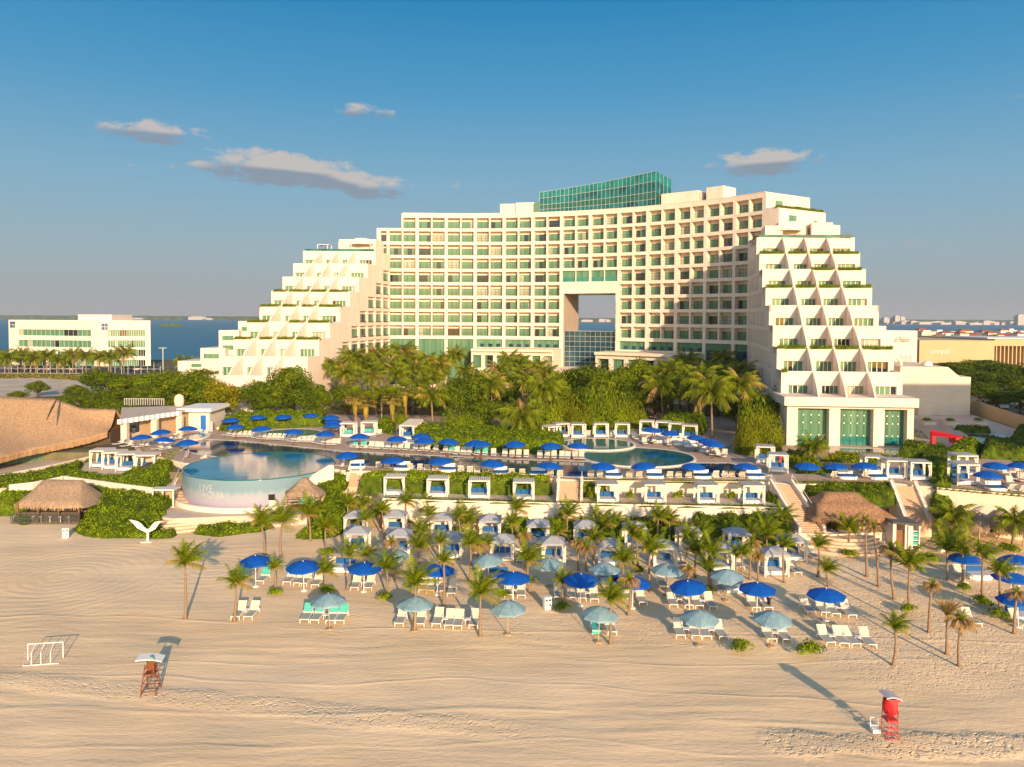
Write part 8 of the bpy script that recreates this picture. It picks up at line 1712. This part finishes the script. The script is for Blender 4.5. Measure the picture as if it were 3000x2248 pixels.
for i in range(46):
    px = 2692+rs.random()*420; py = 983+rs.random()*16; p = onz(px, py, 4.1)
    if p.y > 920: p = ony(px, py, 915); p.z = 4.1
    w, d, h = rs.uniform(8, 16), rs.uniform(8, 12), rs.uniform(4, 8.5); o = thing('town_house', '', 'house', 'houses of the lagoon town', p); mb = MB(); mb.box(-w/2, w/2, 0, d, 0, h); wm = rs.choice(['house_wall', 'far_white', 'house_wall', 'white_paint']); mb.build('wall', wm, o)
    if rs.random() < .6:
        mb = MB(); q = [(-w/2-.4, -.4, h), (w/2+.4, -.4, h), (w/2+.4, d+.4, h), (-w/2-.4, d+.4, h)]; t = [(-w/4, d/2, h+2), (w/4, d/2, h+2)]; mb.poly([q[0], q[1], t[1], t[0]]); mb.poly([q[1], q[2], t[1]]); mb.poly([q[2], q[3], t[0], t[1]]); mb.poly([q[3], q[0], t[0]]); mb.build('roof', 'roof_tile', o); ds = 'red roofed house'
    else: mb = MB(); mb.box(-w/3, w/5, 2, d-2, h+.01, h+1.6); mb.build('roof', 'far_white', o); ds = 'pale flat roofed house'
    for k in range(3): mb = MB(); x = -w/2+w*(k+.5)/3; mb.box(x-.6, x+.6, -.06, .1, 1.2, 2.8); mb.build('window', 'glass_dark', o)
    enrol(o, ds, 'of the town houses by the lagoon', px)
for i in range(34):
    px = 2690+rs.random()*420; py = 980+rs.random()*20; p = onz(px, py, 4.1)
    if p.y > 925: continue
    o = link('town_tree', SHRUBS[i % 3], None, (p.x, p.y, 3.8), rs.random()*6, (rs.uniform(5, 9),)*2+(rs.uniform(5, 9),)); tag(o, '', 'tree', 'trees among the town houses'); enrol(o, 'rounded dark tree', 'of the trees among the town houses', px)
# far side of the lagoon: pale buildings
for px, w, h, d0 in ((2598, 34, 40, 3700), (2615, 60, 36, 3800), (2630, 30, 52, 3750), (2646, 26, 46, 3750), (2660, 50, 22, 3700), (2690, 70, 16, 3650), (2720, 80, 15, 3600), (2745, 60, 18, 3600), (2775, 70, 12, 3500), (2808, 50, 22, 3500), (2898, 60, 24, 3400), (2915, 50, 18, 3400), (2860, 70, 12, 3400), (2995, 46, 58, 3400), (400, 90, 14, 4600), (577, 130, 26, 4600), (608, 70, 14, 4600), (265, 40, 14, 4700), (1720, 80, 16, 4300), (1765, 50, 22, 4300), (1780, 40, 18, 4300))+tuple((2605+i*17.3+(i*37%11), 26+(i*53)%40, 9+(i*29)%13, 3650-(i*31)%200) for i in range(24)):
    p = ony(px, 930, d0-40); o = thing('far_building', '', 'building', 'pale buildings across the lagoon', (p.x, p.y, .5)); mb = MB(); w *= .8; h *= .72; mb.box(-w/2, w/2, 0, 30, 0, h); mb.build('wall', 'far_wall', o)
    mb = MB(); mb.box(-w/3, w/4, 5, 20, h+.01, h*1.12); mb.build('roof_block', 'far_wall', o)
    n = max(2, int(h/6))
    for k in range(n): mb = MB(); mb.box(-w/2+1, w/2-1, -.3, .2, (k+.35)*h/n, (k+.7)*h/n); mb.build('window_band', 'roof_grey', o)
    enrol(o, 'pale distant building', 'of the buildings on the far side of the lagoon', px)
mb = MB(); p, q = ony(2560, 946, 3330), ony(2790, 948, 3330); mb.poly([(p.x, 3330, .9), (q.x, 3330, .9), (q.x, 3420, 1.2), (p.x, 3420, 1.2)]); structure(mb.build('far_beach', 'coping'))
# ---------------------------------------------------------------- haze over the lagoon
HAZE = True
if HAZE:
    mb = MB(); mb.box(-9500, 9500, -90, 5600, -1.8, 72)
    hz_ = mb.build('haze', 'white_paint'); hz_['kind'] = 'stuff'
    hm_ = bpy.data.materials.new('haze'); hm_.use_nodes = True; n = hm_.node_tree.nodes; 
    for x in list(n): 
        if x.type != 'OUTPUT_MATERIAL': n.remove(x)
    pv = n.new('ShaderNodeVolumePrincipled'); pv.inputs['Color'].default_value = (.86, .90, .95, 1); pv.inputs['Density'].default_value = 9e-5; pv.inputs['Anisotropy'].default_value = .2
    hm_.node_tree.links.new(pv.outputs[0], n['Material Output'].inputs['Volume']); hz_.data.materials.clear(); hz_.data.materials.append(hm_)
write_labels()
for o in bpy.data.objects:
    l = o.get('label')
    if l and not 4 <= len(l.replace('-', ' ').split()) <= 16: print('LABEL', len(l.split()), l)
